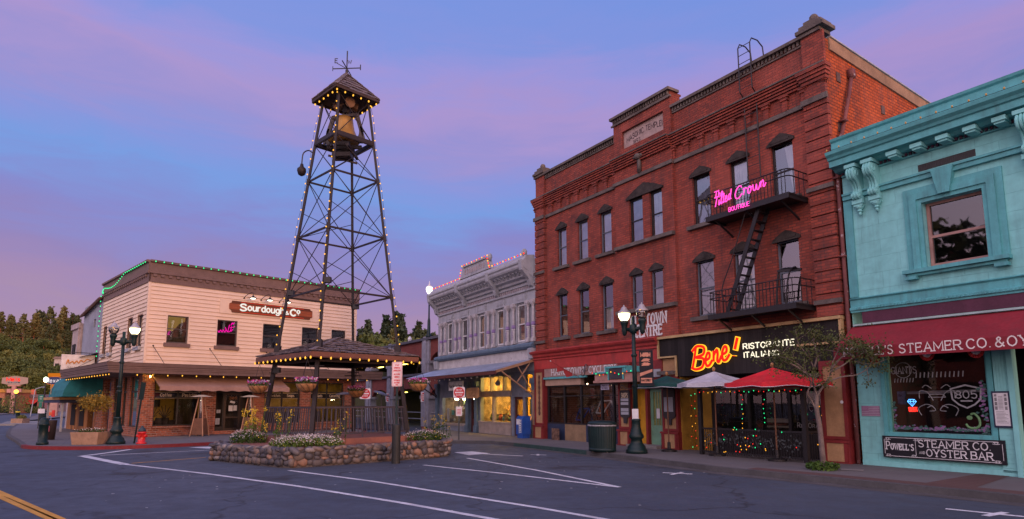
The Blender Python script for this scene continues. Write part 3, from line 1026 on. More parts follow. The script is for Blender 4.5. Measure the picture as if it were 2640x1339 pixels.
# side walls, sloped parapet, roof
m = MB()
D = 24.0
zs = lambda y: 12.12 - .066 * y
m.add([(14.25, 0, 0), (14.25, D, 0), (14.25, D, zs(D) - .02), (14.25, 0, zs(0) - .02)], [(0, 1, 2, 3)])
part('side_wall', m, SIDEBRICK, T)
m = MB()
m.add([(0, 0, 0), (0, D, 0), (0, D, zs(D)), (0, 0, zs(0))], [(3, 2, 1, 0)])
m.add([(0, D, 0), (14.25, D, 0), (14.25, D, zs(D)), (0, D, zs(D))], [(3, 2, 1, 0)])
part('rear_wall', m, MASBRICK, T)
m = MB()
m.quad((.0, .3, 11.4), (14.2, .3, 11.4), (14.2, D, 10), (.0, D, 10))
part('roof', m, DARK, T)
m = MB()
for (ya, yb) in ((.25, 6), (6.02, 12), (12.02, D)):
    m.add([(13.95, ya, zs(ya) - .34), (14.30, ya, zs(ya) - .34), (14.30, yb, zs(yb) - .34), (13.95, yb, zs(yb) - .34),
           (13.95, ya, zs(ya) + .03), (14.30, ya, zs(ya) + .03), (14.30, yb, zs(yb) + .03), (13.95, yb, zs(yb) + .03)],
          [(3, 2, 1, 0), (4, 5, 6, 7), (0, 1, 5, 4), (1, 2, 6, 5), (2, 3, 7, 6), (3, 0, 4, 7)])
part('parapet_band', m, mat('tan parapet render', (.27, .17, .105), .9, scale=2, var=.3), T)
m = MB()
m.add([(13.93, .25, zs(.25) + .035), (14.34, .25, zs(.25) + .035), (14.34, D, zs(D) + .035), (13.93, D, zs(D) + .035),
       (13.93, .25, zs(.25) + .07), (14.34, .25, zs(.25) + .07), (14.34, D, zs(D) + .07), (13.93, D, zs(D) + .07)],
      [(3, 2, 1, 0), (4, 5, 6, 7), (0, 1, 5, 4), (1, 2, 6, 5), (2, 3, 7, 6), (3, 0, 4, 7)])
part('parapet_flashing', m, GREY, T)
for (y, z) in ((.55, 10.9), (3.0, 10.55), (.45, 9.35), (5.9, 10.1)):
    part('anchor_plate', MB().box(14.252, 14.275, y, y + .2, z, z + .28), mat('rust plate', (.10, .06, .05), .8), T)
# belt courses, corbel table, coping
m = MB()
for a, b, y in ((.0, 5.58, -.08), (5.56, 8.64, -.21), (8.62, 14.25, -.08)):
    m.box(a, b, y, -.001 if y > -.2 else -.131, 10.20, 10.33)
part('belt_course', m, STONE, T)
m = MB()
for a, b, yb in ((.0, 5.6, 0), (5.6, 8.6, -.13), (8.6, 14.25, 0)):
    for k, (zz_, yy) in enumerate(((10.80, .09), (10.88, .13), (10.96, .17), (11.04, .21), (11.12, .25))):
        m.box(a, b, yb - yy, yb - .001, zz_ + .02, zz_ + .078)
    if a != 5.6:
        n = int((b - a) / .58)
        st = (b - a) / n
        for i in range(n + 1):
            x = a + st * i
            x0, x1 = max(a, x - .085), min(b, x + .085)
            m.box(x0, x1, yb - .085, yb - .001, 10.34, 10.815)
            m.box(x0 - .03, x1 + .03, yb - .12, yb - .002, 10.66, 10.74)
            m.box(x0 - .06, x1 + .06, yb - .15, yb - .002, 10.75, 10.81)
part('corbel_table', m, MASBRICK, T)
m = MB()
for a, b, yb in ((-.1, 5.6, 0), (5.6, 8.6, -.13), (8.6, 14.35, 0)):
    m.box(a, b, yb - .29, yb - .001, 11.205, 11.25)
part('ledge', m, STONE, T)
m = MB()
for a, b, yb, z in ((0, 5.6, 0, 12.28), (8.6, 14.25, 0, 12.28), (5.6, 8.6, -.13, 12.95)):
    m.box(a - (.08 if yb else 0), b + (.08 if yb else 0), yb - .16, yb + .42, z, z + .10)
    n = int((b - a) / .13)
    for i in range(n):
        x = a + (b - a) * (i + .25) / n
        m.box(x, x + .065, yb - .08, yb - .001, z - .13, z - .002)
    m.box(a, b, yb - .05, yb - .002, z - .19, z - .135)
m.box(5.52, 8.68, -.20, -.131, 12.70, 12.76)
part('coping', m, STONE, T)
# corner piers
m = MB()
def rustic(x0, x1):
    z = 4.05
    while z < 10.1:
        if not (7.55 < z < 7.75):
            m.box(x0, x1, -.15, -.001, z, z + .275)
            m.box(x0 + .03, x1 - .03, -.10, -.002, z + .276, z + .314)
        else:
            m.box(x0, x1, -.13, -.001, z, z + .314)
        z += .316
    for k in range(4):
        m.box(x0 - .02 - .03 * k, x1 + .02 + .03 * k, -.18 - .04 * k, -.003, 10.78 + .105 * k, 10.875 + .105 * k)
    m.box(x0 + .04, x1 - .04, -.12, -.003, 10.34, 10.775)
    m.box(x0 + .02, x1 - .02, -.09, -.001, 11.252, 12.28)
rustic(.06, .78)
pier0 = part('corner_pier', m, MASBRICK, T)
m = MB()
rustic(13.62, 14.32)
pier1 = part('corner_pier', m, MASBRICK, T)
for x0, x1, pier in ((.02, .82, pier0), (13.58, 14.36, pier1)):
    m = MB()
    for z0_, z1_ in ((7.60, 7.72), (4.38, 4.50), (10.18, 10.34)):
        part('pier_band', MB().box(x0, x1, -.22, -.152, z0_, z1_), STONE, pier)
    c = (x0 + x1) / 2
    m.box(c - .42, c + .42, -.22, .45, 12.39, 12.50).box(c - .34, c + .34, -.16, .40, 12.502, 12.62).box(c - .22, c + .22, -.10, .34, 12.622, 12.74)
    m.ball((c, .1, 12.84), (.13, .13, .13), 8, 5)
    part('pier_cap', m, STONE, pier)
# name tablet
m = MB().box(6.07, 8.25, -.02, .05, 11.6, 12.32)
t = part('name_tablet', m, mat('pink sandstone', (.36, .27, .245), .9, wear=(.28, .2, .19)), T)
m = MB()
write(m, "MASONIC. TEMPLE,", 6.24, 11.86, .21, -.024, 1.86, .14, curve=lambda f: .10 * (1 - (2 * f - 1) ** 2) - .02)
write(m, "1893.", 6.58, 11.68, .15, -.024, .42, .13)
part('lettering', m, mat('carved letters', (.05, .03, .035), .9, bump=0), t)
# carved emblem bracket
m = MB()
m.box(6.98, 7.10, -.25, -.13, 10.34, 10.9)
m.ball((7.04, -.26, 10.98), (.17, .12, .13)).ball((6.86, -.24, 10.98), (.09, .08, .08)).ball((7.22, -.24, 10.98), (.09, .08, .08)).ball((7.04, -.26, 11.12), (.08, .08, .08))
part('keystone_ornament', m, STONE, T, True)

# windows
c_full = [(.08, .92, .97, .05, .08, .92)]
c_tied = [(.06, .90, .97, .42, .04, .62), (.04, .62, .42, .04, .02, .45)]
c_right = [(.48, .95, .97, .05, .78, .98)]
c_low = [(.08, .92, .50, .05, .08, .92)]
cur3 = [c_full, c_full, c_full, c_full, c_full, c_full, c_tied, c_right]
cur2 = [None, None, c_low, None, c_low, c_full, c_full, None]
BLIND = mat('grey blind', (.34, .34, .40), .9, bump=0)
def masonic_window(i, a, b, z0, z1, third):
    yb = -.13 if i in (3, 4) else 0
    w = sash(T, 'window', a, b, z0, z1, yb + .09, FRAME_BLUE if not third or i < 3 else BLACK, GLASS, .5, .05, .06, (cur3 if third else cur2)[i], cm=BLIND if (i in (3, 5)) else CURTAIN)
    m = MB()
    if not (i in (3, 4)):
        arch_hood(m, a - .08, b + .08, z1 - .002, .30, yb - .05, yb + .06)
        arch_hood(m, a + .05, b - .05, z1 + .03, .19, yb - .085, yb - .051)
        m.box(a - .09, b + .09, yb - .075, yb - .052, z1 - .03, z1 + .028)
        part('hood', m, HOODST, w)
        s_ = MB().box(a - .22, b + .2, yb - .14, yb - .001, z0 - .15, z0 - .02)
        part('sill', s_, STONE, w)
    elif not third:
        arch_hood(m, a - .06, b + .06, z1 - .002, .28, yb - .05, yb + .06)
        part('hood', m, HOODST, w)
    return w
for i, (a, b) in enumerate(W3): masonic_window(i, a, b, *z3(i), True)
for i, (a, b) in enumerate(W2): masonic_window(i, a, b, *z2(i), False)
m = MB()
arch_hood(m, 6.24, 8.16, 9.45, .46, -.19, -.05)
part('arch_hood', m, HOODST, T)
part('sill', MB().box(5.62, 8.62, -.29, -.131, 7.58, 7.71), STONE, T)
part('sill', MB().box(5.62, 8.62, -.29, -.131, 5.05, 5.18), STONE, T)
# dim rooms behind the upper windows
m = MB()
m.quad((.1, 1.6, 4.2), (14.1, 1.6, 4.2), (14.1, 1.6, 10), (.1, 1.6, 10))
for z in (4.2, 7.2, 10.0):
    m.quad((.1, .25, z), (14.1, .25, z), (14.1, 1.6, z), (.1, 1.6, z))
part('rooms', m, mat('dim room', (.05, .05, .055), .9, bump=0), T)
# lights seen in one window, poster in another
m = MB()
for k in range(9):
    m.ball((12.98 + .03 * math.sin(k * 2.1), .32, 6.3 - .19 * k), .018, 6, 4)
part('fairy_lights', m, AMBERB, T)
m = MB().box(7.50, 8.00, .06, .065, 8.35, 9.30)
p = part('window_poster', m, mat('poster paper', (.62, .62, .68), .8, bump=0), T)
m = MB()
write(m, "7 7", 7.62, 9.05, .12, .056, .16, .12)
for k in range(5):
    ribbon(m, [(7.62 + k * .05, 8.52), (7.63 + k * .05, 8.58 + .03 * (k % 3))], .018, .056)
ribbon(m, [(7.6, 8.5), (7.88, 8.51)], .03, .055)
part('poster_print', m, DARK, p)

# ---- wall lettering OLD TOWN CENTRE
m = MB()
write(m, "OLD TOWN", 6.30, 4.54, .37, -.158, 1.78, .17, .025, True, gap=3.4, slab=.13)
write(m, "CENTRE", 6.52, 4.12, .36, -.158, 1.33, .17, .025, True, gap=3.2, slab=.13)
solo('wall_lettering', m, WHITE, 'white slab serif lettering reading OLD TOWN CENTRE on the red brick wall', 'lettering', FM, (7, -.15, 4.3))

# ---- shopfront of the cycle shop
m = MB()
m.prismx([(0, 3.22), (-.10, 3.22), (-.12, 3.62), (-.17, 3.66), (-.17, 3.72), (-.24, 3.78), (-.26, 3.86), (-.36, 3.93), (-.40, 4.0), (-.06, 4.10), (0, 4.10)], -.14, 7.68)
part('shopfront_cornice', m, REDPAINT, T)
m = MB()
def pilaster(x0, x1, zt, ped=.72):
    m = MB()
    m.box(x0 + .03, x1 - .03, -.16, .05, ped, zt)
    m.box(x0, x1, -.24, .05, .0, ped)
    m.box(x0 - .02, x1 + .02, -.28, -.241, ped - .07, ped - .005).box(x0 - .02, x1 + .02, -.27, -.241, .0, .16)
    f = .05
    m.box(x0 + .03, x0 + .03 + f * 2, -.19, -.161, ped + .02, zt).box(x1 - .03 - f * 2, x1 - .03, -.19, -.161, ped + .02, zt)
    m.box(x0 + .03 + f * 2, x1 - .03 - f * 2, -.19, -.161, zt - .14, zt).box(x0 + .03 + f * 2, x1 - .03 - f * 2, -.19, -.161, ped + .02, ped + .1)
    m.box(x0 + .06, x0 + .15, -.265, -.242, .17, ped - .08).box(x1 - .15, x1 - .06, -.265, -.242, .17, ped - .08)
    return part('pilaster', m, MAROON, T)
for x0, x1, zt in ((-.05, .72, 3.22), (5.52, 6.22, 3.22), (7.74, 8.52, 2.66), (13.55, 14.32, 2.83)):
    pl_ = pilaster(x0, x1, zt)
    m = MB().quad((x0 + .13, -.164, .82), (x1 - .13, -.164, .82), (x1 - .13, -.164, zt - .14), (x0 + .13, -.164, zt - .14))
    part('panel', m, TAN, pl_)
    m = MB().quad((x0 + .15, -.244, .17), (x1 - .15, -.244, .17), (x1 - .15, -.244, .64), (x0 + .15, -.244, .64))
    part('panel', m, TAN, pl_)
m = MB()
m.box(.29, .38, -.178, -.166, 1.15, 2.95)
for k in range(8):
    m.ball((.335, -.17, 1.25 + .23 * k), (.085, .012, .10), 8, 5)
part('painted_scroll', m, mat('brown scroll paint', (.10, .04, .03), .7), T)
# fascia and stall riser
m = MB()
m.box(.74, 5.55, -.06, .1, 2.84, 3.22)
m.box(.72, 3.2, -.10, .1, 2.46, 2.74)
part('fascia', m, mat('peach boards', (.40, .27, .19), .7), T)
m = MB().box(.70, 3.6, -.2, -.061, 2.745, 2.83)
part('awning_rail', m, TURQD, T)
NAVY = mat('navy panel', (.02, .035, .075), .5)
part('stall_riser', MB().box(.74, 2.0, -.02, .1, 0, .80), NAVY, T)
part('stall_riser', MB().box(3.4, 5.5, -.02, .1, 0, .80), NAVY, T)
m = MB().box(2.0, 3.4, -.02, .1, 0, .80)
part('stall_riser', m, mat('tan plywood', (.24, .16, .09), .7), T)
fr = MB()
xs = [.78, 1.95, 3.08, 4.36, 5.06, 5.52]
for x in xs:
    fr.box(x - .045, x + .045, -.0, .1, .80, 2.46)
fr.box(.74, 5.56, .0, .1, 2.40, 2.46).box(.82, 5.48, .01, .09, 1.98, 2.02).box(.74, 5.52, -.01, .09, .80, .86)
w = part('shop_window', fr, BLACK, T)
for a, b in zip(xs, xs[1:]):
    part('pane', MB().quad((a + .04, .05, .86), (b - .04, .05, .86), (b - .04, .05, 2.40), (a + .04, .05, 2.40)), SHOPGLASS, w)
# stepped canopy over the shop door
m = MB()
m.box(4.95, 7.2, -.9, -.17, 2.46, 2.54).box(5.0, 7.15, -.86, -.17, 2.545, 2.80)
part('entrance_canopy', m, mat('pink boards', (.42, .23, .19), .7), T)
m = MB()
m.box(4.95, 5.76, -.94, -.18, 2.805, 2.86).box(6.68, 7.22, -.94, -.18, 2.805, 2.86).box(5.66, 6.78, -.95, -.18, 2.98, 3.05)
m.box(5.66, 5.76, -.93, -.18, 2.865, 2.975).box(6.68, 6.78, -.93, -.18, 2.865, 2.975)
m.box(5.80, 5.85, -.92, -.88, 2.55, 2.975).box(6.59, 6.64, -.92, -.88, 2.55, 2.975)
part('canopy_trim', m, TURQD, T)
m = MB().box(5.85, 6.59, -.905, -.88, 2.58, 2.975)
part('canopy_sign_panel', m, mat('slate panel', (.05, .05, .06), .6), T)
# room of the cycle shop
m = MB()
m.quad((.8, 2.8, .1), (6.2, 2.8, .1), (6.2, 2.8, 3), (.8, 2.8, 3))
m.quad((.8, .15, .1), (.8, 2.8, .1), (.8, 2.8, 3), (.8, .15, 3))
m.quad((6.2, 2.8, .1), (6.2, .15, .1), (6.2, .15, 3), (6.2, 2.8, 3))
part('shop_room', m, brick_mat('whitewashed brick', (.26, .12, .09), (.14, .07, .06), (.30, .27, .25), .24, .09, stain_amt=.2), T)
m = MB()
m.quad((.8, .15, .5), (6.2, .15, .5), (6.2, 2.8, .5), (.8, 2.8, .5)).quad((.8, .15, 3), (6.2, .15, 3), (6.2, 2.8, 3), (.8, 2.8, 3))
part('shop_floor', m, DARK, T)
m = MB()
for x, y, z in ((1.6, 1.6, 2.55), (2.5, 2.0, 2.5), (2.75, 2.0, 2.5), (3.0, 2.0, 2.5), (4.7, 1.2, 2.6)):
    m.ball((x, y, z), .03, 6, 4)
part('shop_lamps', m, glow_mat('shop lamp', (1, .72, .4), 14), T)
# yellow recess and green door
m = MB()
m.box(6.24, 6.80, .25, .35, .0, 3.2).box(6.24, 6.27, -.1, .25, 0, 2.5)
part('recess_wall', m, mat('yellow ochre wall', (.55, .30, .025), .8), T)
m = MB()
m.box(6.80, 6.90, -.02, .35, 0, 2.5).box(7.68, 7.76, -.02, .35, 0, 2.5).box(6.90, 7.68, -.02, .35, 2.22, 2.5)
m.box(6.24, 7.75, -.1, .35, 2.51, 3.22)
part('door_surround', m, MAROON, T)
m = MB().box(6.3, 7.7, -.16, -.101, 2.62, 2.9)
part('transom_panel', m, GREY, T)
m = MB()
m.box(6.90, 7.68, .14, .2, .22, .90).box(6.90, 7.03, .14, .2, .9, 2.22).box(7.55, 7.68, .14, .2, .9, 2.22).box(7.03, 7.55, .14, .2, 2.10, 2.22)
for x in (7.16, 7.29, 7.42):
    m.box(x - .012, x + .012, .15, .19, .9, 2.1)
d = part('door', m, mat('sage green paint', (.16, .33, .22), .5), T)
part('pane', MB().quad((7.03, .17, .9), (7.55, .17, .9), (7.55, .17, 2.1), (7.03, .17, 2.1)), mat('yellowish door glass', (.20, .22, .07), .25, bump=0, spec=.6), d)
part('handle', MB().box(7.575, 7.61, .10, .139, .95, 1.35), BLACK, d)
part('notice', MB().box(7.20, 7.36, .128, .134, 1.15, 1.5), WHITE, d)
m = MB().box(6.24, 7.75, -.5, .35, 0, .215)
part('door_step', m, CONC, T)
# black boarded restaurant front
m = MB()
m.prism([(7.70, 3.32), (8.44, 3.32), (8.44, 2.60), (14.22, 2.60), (14.22, 3.93), (7.70, 3.93)], -.14, -.06)
part('restaurant_fascia', m, plank_mat('black boards', (.020, .017, .017), .15, 0, .5), T)
m = MB()
m.box(7.62, 14.30, -.24, -.02, 3.935, 4.02)
m.box(7.64, 7.70, -.2, -.05, 3.25, 3.93).box(7.70, 8.50, -.2, -.142, 3.26, 3.318).box(8.44, 8.50, -.199, -.142, 2.6, 3.26)
m.box(13.0, 14.25, -.22, -.142, 3.28, 3.34).box(14.22, 14.29, -.2, -.05, 2.85, 3.93)
part('fascia_trim', m, mat('ochre trim', (.46, .32, .15), .7), T)
m = MB()
m.box(7.72, 8.42, -.05, .02, 2.66, 3.24)
part('ochre_panel', m, TAN, T)
m = MB().box(7.72, 8.46, -.34, -.20, 2.68, 2.80)
part('capital', m, STONE, T)
m = MB()
m.box(8.5, 9.25, .6, .7, 0, 2.6)
m.box(8.5, 8.55, -.06, .6, 0, 2.6)
part('recess_wall', m, mat('dark yellow wall', (.36, .20, .03), .85), T)
m = MB()
m.quad((9.25, 1.4, .05), (13.55, 1.4, .05), (13.55, 1.4, 2.6), (9.25, 1.4, 2.6))
m.quad((8.5, -.05, 2.59), (13.55, -.05, 2.59), (13.55, 1.4, 2.59), (8.5, 1.4, 2.59))
m.quad((9.25, .7, .05), (9.25, 1.4, .05), (9.25, 1.4, 2.6), (9.25, .7, 2.6))
part('restaurant_front', m, DARK, T)
m = MB()
for x in (9.3, 10.7, 12.1, 13.5):
    m.box(x - .05, x + .05, .62, .72, .1, 2.58)
m.box(9.3, 13.5, .63, .71, .1, .8)
w = part('restaurant_window', m, BLACK, T)
part('pane', MB().quad((9.3, .67, .8), (13.5, .67, .8), (13.5, .67, 2.58), (9.3, .67, 2.58)), SHOPGLASS, w)
m = MB()
write(m, "^RIST^ORANTE ^ITAL", 12.35, .98, .14, .60, 1.3, .12, small=.75)
write(m, "Bene", 12.5, 1.45, .4, .60, .75, .05)
part('window_lettering', m, mat('dim lettering', (.30, .30, .30), .7, bump=0), w)
m = MB().box(11.2, 11.95, .8, 1.2, .95, 1.0).box(11.2, 11.95, .82, 1.18, 1.1, 1.22)
part('counter', m, mat('counter top', (.25, .22, .18), .5), T)
# round sticker by the right pilaster
part('round_sign', MB().add(*[(lambda n: ([(14.22 + .045 * math.cos(2 * PI * i / n), -.30, 1.72 + .045 * math.sin(2 * PI * i / n)) for i in range(n)], [tuple(range(n))]))(12)][0]), WHITE, T)

# ---- drain pipe on the corner of the brick building
m = MB()
pts = [(14.34, 1.22, 11.2), (14.36, .95, 10.5), (14.36, .46, 9.3), (14.37, .14, 8.75), (14.40, -.03, 8.2), (14.41, -.05, 6), (14.42, -.06, 3.5), (14.42, -.06, .14)]
m.tube(pts, .055, 8)
m.box(14.26, 14.42, 1.14, 1.32, 11.15, 11.42)
for z in (9.6, 7.8, 5.6, 3.2):
    y = .5 if z > 9 else -.05
    m.box(14.30, 14.49, y - .09, y + .09, z, z + .04)
solo('drainpipe', m, mat('peeling pipe paint', (.16, .05, .045), .7, scale=1.6, var=.3, wear=(.62, .60, .62)), 'peeling red and white drainpipe running down between the brick and turquoise buildings', 'drainpipe', FM, (14.4, 0, .14), smooth=True)

# ================================================================ fire escape and its neon sign
T = thing('fire_escape', 'black iron fire escape with two balconies and a steep stair on the red brick front', 'fire escape', FM, (12, 0, 4.3))
def balcony(x0, x1, z, dep, ox0, ox1):
    m = MB()
    m.box(x0, x1, -dep, -.02, z - .06, z - .02)
    m.box(x0, x1, -dep - .03, -dep + .02, z - .14, z + .02).box(x0, x0 + .05, -dep, -.02, z - .14, z + .02).box(x1 - .05, x1, -dep, -.02, z - .14, z + .02)
    n = 16
    for i in range(n):
        y = -dep + (dep - .06) * i / n
        m.box(x0 + .05, x1 - .05, y, y + .025, z - .02, z)
    for x in (x0 + .3, (x0 + x1) / 2, x1 - .3):
        m.bar((x, -dep + .05, z - .12), (x, -.02, z - .55), .045)
    part('platform', m, BLACK, T)
    m = MB()
    for h in (.72, .52):
        c = .16
        pts = [(x0, -.02, z + h), (x0, -dep + c, z + h), (x0 + c * .3, -dep + c * .3, z + h), (x0 + c, -dep, z + h), (x1 - c, -dep, z + h), (x1 - c * .3, -dep + c * .3, z + h), (x1, -dep + c, z + h), (x1, -.02, z + h)]
        m.tube(pts, .018, 6)
    n = 24
    for i in range(n + 1):
        x = x0 + .1 + (x1 - x0 - .2) * i / n
        if i % 1 == 0:
            m.box(x - .008, x + .008, -dep - .008, -dep + .008, z, z + .72)
    for y in (-dep * .72, -dep * .45, -dep * .2):
        m.box(x0 - .008, x0 + .008, y - .008, y + .008, z, z + .72).box(x1 - .008, x1 + .008, y - .008, y + .008, z, z + .72)
    part('railing', m, BLACK, T)
balcony(10.62, 13.50, 7.52, .92, 0, 0)
balcony(10.55, 13.52, 4.40, .92, 0, 0)
m = MB()
pa, pb = Vector((12.42, -.50, 7.42)), Vector((11.10, -.50, 4.42))
for y in (-.72, -.28):
    m.bar((pa.x, y, pa.z + .1), (pb.x, y, pb.z), .035, .13)
for i in range(12):
    q = pb + (pa - pb) * (i + .5) / 12
    m.box(q.x - .07, q.x + .07, -.71, -.29, q.z - .01, q.z + .012)
part('stair', m, BLACK, T)
m = MB()
hr = [(12.3, -.75, 8.2), (11.95, -.75, 7.4), (11.4, -.75, 6.1), (11.0, -.75, 5.3), (10.98, -.75, 4.95), (11.12, -.75, 4.78), (11.3, -.75, 4.9)]
m.tube(cat(hr, 5), .016, 6)
for (x, z) in ((11.95, 7.35), (11.45, 6.2)):
    m.bar((x, -.75, z), (x + .22, -.73, z - .05), .02)
part('handrail', m, BLACK, T)
m = MB()
for x in (11.66, 12.10):
    m.tube([(x, -.12, 8.6), (x, -.12, 11.3), (x, -.30, 11.45), (x, -.30, 12.95), (x, -.2, 13.12), (x, .1, 13.14), (x, .35, 13.0), (x, .40, 12.6)], .02, 6)
for i in range(16):
    z = 8.75 + i * .28
    m.bar((11.66, -.12 if z < 11.4 else -.30, z), (12.10, -.12 if z < 11.4 else -.30, z), .016)
part('roof_ladder', m, BLACK, T)
m = MB()
m.tube(cat([(12.55, -.4, 4.45), (12.62, -.4, 5.0), (12.72, -.42, 5.45), (12.95, -.45, 5.52), (13.3, -.45, 5.46)], 4), .028, 6)
m.tube(cat([(12.95, -.5, 4.45), (13.0, -.5, 5.0), (13.12, -.5, 5.42), (13.3, -.5, 5.5)], 4), .024, 6)
m.bar((12.7, -.45, 5.48), (13.4, -.4, 5.42), .07)
part('folded_drop_ladder', m, BLACK, T)

T = thing('neon_sign', 'pink neon script sign with small capitals hung on the upper fire escape railing', 'neon sign', FM, (11.9, -1.0, 7.8))
m = MB()
PY = -1.0
def script(mb, strokes_, r, y, n=4):
    for st in strokes_:
        mb.tube([(p.x, y, p.y) for p in cat([(a, b) for a, b in st], n)], r, 5)
def place(sts, x, z, h, w, shear=0.0, rise=0.0):
    return [[(x + a * w + b * shear, z + b * h + a * rise) for a, b in st] for st in sts]
LT = {
 'T': [[(0, .95), (.5, 1.0), (1, .93)], [(.55, 1.0), (.45, .5), (.35, .05)]],
 'h': [[(.1, 1.0), (.12, .5), (.1, 0)], [(.1, .3), (.4, .55), (.6, .4), (.62, .1), (.85, .1)]],
 'e': [[(.05, .25), (.5, .35), (.5, .55), (.25, .58), (.05, .3), (.2, .02), (.55, .02), (.9, .25)]],
 'i': [[(.2, .55), (.2, .1), (.45, .05), (.8, .3)], [(.22, .78), (.25, .83)]],
 'l': [[(.0, .1), (.5, .8), (.4, 1.0), (.2, .8), (.25, .1), (.55, .05), (.9, .2)]],
 't': [[(.3, .95), (.25, .3), (.35, .03), (.8, .15)], [(0, .62), (.7, .66)]],
 'd': [[(.6, .5), (.3, .58), (.05, .3), (.2, .02), (.55, .2), (.75, 1.0)], [(.68, .6), (.62, .1), (.95, .1)]],
 'C': [[(.85, .8), (.65, 1.0), (.25, .85), (.02, .4), (.2, .02), (.6, .02), (.95, .3)]],
 'r': [[(.1, .5), (.3, .6), (.32, .5), (.28, .05)], [(.32, .45), (.6, .58), (.9, .5)]],
 'o': [[(.4, .56), (.1, .4), (.15, .05), (.5, .02), (.7, .3), (.5, .56), (.35, .5), (.6, .42), (.95, .5)]],
 'w': [[(.0, .55), (.12, .1), (.35, .05), (.48, .5), (.58, .08), (.8, .05), (.95, .55)]],
 'n': [[(.05, .55), (.1, .05)], [(.1, .35), (.4, .58), (.55, .4), (.55, .1), (.75, .03), (1.0, .3)]],
 'B': [[(.25, 1.0), (.2, .5), (.12, .02)], [(.02, .8), (.3, 1.02), (.75, .95), (.75, .65), (.3, .53), (.78, .45), (.75, .1), (.35, 0), (.05, .1)]],
}
def word(s, x, z, h, w, rise=0., shear=0., gap=1.0):
    out = []
    for ch in s:
        f = 1.3 if ch in 'TCBw' else (.6 if ch in 'lit' else .9)
        out += place(LT[ch], x, z, h, w * f, shear)
        x += w * f * gap
        z += rise * w * f * gap
    return out
NPINK = glow_mat('pink neon', (1.0, .06, .44), 2.2)
script(m, word('The', 11.03, 8.02, .22, .12, .12, .02), .014, PY)
script(m, word('Tilted', 11.0, 7.74, .32, .135, .18, .05), .016, PY)
script(m, word('Crown', 11.78, 7.80, .36, .20, .10, .05), .016, PY)
for pts, ch in strokes("BOUTIQUE", 11.55, 7.47, .13, .72, 2.6):
    m.tube([(a, PY, b + (a - 11.55) * .0) for a, b in pts], .010, 5)
part('neon_tube', m, NPINK, T)
m = MB()
for x in (11.2, 12.6):
    m.tube([(x, -.99, 7.7), (x, -.97, 8.24)], .008, 5)
m.box(10.98, 12.82, -.985, -.975, 7.72, 7.735)
part('mounting_bar', m, BLACK, T)

# ================================================================ restaurant neon signs
T = thing('neon_sign', 'big red and yellow outlined script sign ending in an exclamation mark on black boards', 'neon sign', FM, (9.9, -.2, 3.3))
NRED = glow_mat('red neon face', (1.0, .018, .012), 1.1)
NYEL = glow_mat('yellow neon outline', (1.0, .50, .03), 1.5)
bw = word('B', 9.14, 2.80, .74, .50, 0, .10) + word('e', 9.74, 2.90, .70, .36, 0, .08) + word('n', 10.06, 2.98, .70, .36, 0, .08) + word('e', 10.40, 3.04, .72, .38, 0, .08)
ex = [[(11.04, 3.74), (10.92, 3.32)], [(10.88, 3.17), (10.877, 3.15)]]
m1, m2, m3 = MB(), MB(), MB()
for k, st in enumerate(bw):
    P = [(p.x, p.y) for p in cat(st, 5)]
    ribbon(m2, P, .135, -.21 - .0007 * k, .05)
    ribbon(m1, P, .088, -.222 - .0007 * k, .01)
for k, st in enumerate(ex):
    w_ = .17 if k == 0 else .15
    ribbon(m2, st, w_, -.209, .05)
    ribbon(m1, [(st[0][0] - .003, st[0][1] - .03), (st[1][0] + .003, st[1][1] + .03 if k == 0 else st[1][1] + .012)], w_ - .07, -.221, .01)
part('letter_face', m1, NRED, T)
part('neon_outline', m2, NYEL, T)
T = thing('neon_sign', 'white neon capitals in two lines on black boards beside the red script sign', 'neon sign', FM, (11.9, -.2, 3.3))
m = MB()
for s, z, w in (("RISTORANTE", 3.335, 1.70), ("ITALIANO", 3.07, 1.20)):
    for pts, ch in strokes(s, 11.22, z, .165, w, 2.2):
        m.tube([(a, -.2, b) for a, b in pts], .016, 5)
part('neon_tube', m, glow_mat('white neon', (1.0, .88, .66), 1.5), T)
m = MB()
for z in (3.34, 3.53, 3.08, 3.26):
    m.box(11.05, 12.8 if z > 3.3 else 12.3, -.165, -.145, z, z + .012)
part('mounting_bar', m, BLACK, T)

# ================================================================ signs on the cycle shop
m = MB().box(.70, 5.56, -.14, -.061, 2.845, 3.20)
T = thing('shop_sign', 'pale pink signboard with white slab capitals above the cycle shop window', 'sign', FM, (3.1, -.1, 2.85))
part('board', m, mat('dusty pink board', (.34, .21, .18), .7), T)
m = MB()
write(m, "HANGTOWN", 1.25, 2.92, .25, -.146, 2.2, .17, .0, True, gap=3.2)
write(m, "CYCLERY", 3.80, 2.92, .25, -.146, 1.58, .17, .0, True, gap=3.2)
part('lettering', m, WHITE, T)
T = thing('hanging_bicycle', 'small dark bicycle mounted on the signboard between its two words', 'bicycle', FM, (3.62, -.25, 2.85))
m = MB()
for x, z in ((3.50, 2.94), (3.72, 3.12)):
    m.tube([(x + .13 * math.cos(t * PI / 8), -.22, z + .13 * math.sin(t * PI / 8)) for t in range(16)], .012, 5, True)
part('wheels', m, BLACK, T)
m = MB()
for a, b in (((3.50, 2.94), (3.58, 3.08)), ((3.58, 3.08), (3.70, 3.2)), ((3.72, 3.12), (3.68, 3.26)), ((3.58, 3.08), (3.60, 2.98)), ((3.60, 2.98), (3.70, 3.2)), ((3.5, 2.94), (3.6, 2.98)), ((3.66, 3.25), (3.74, 3.28)), ((3.54, 3.12), (3.60, 3.14))):
    m.bar((a[0], -.22, a[1]), (b[0], -.22, b[1]), .018)
part('frame', m, mat('dull silver', (.3, .3, .32), .4, .5), T)
T = thing('flag', 'faded red flag rolled on a slanted white pole above the cycle shop sign', 'flag', FM, (2.6, -.9, 2.8))
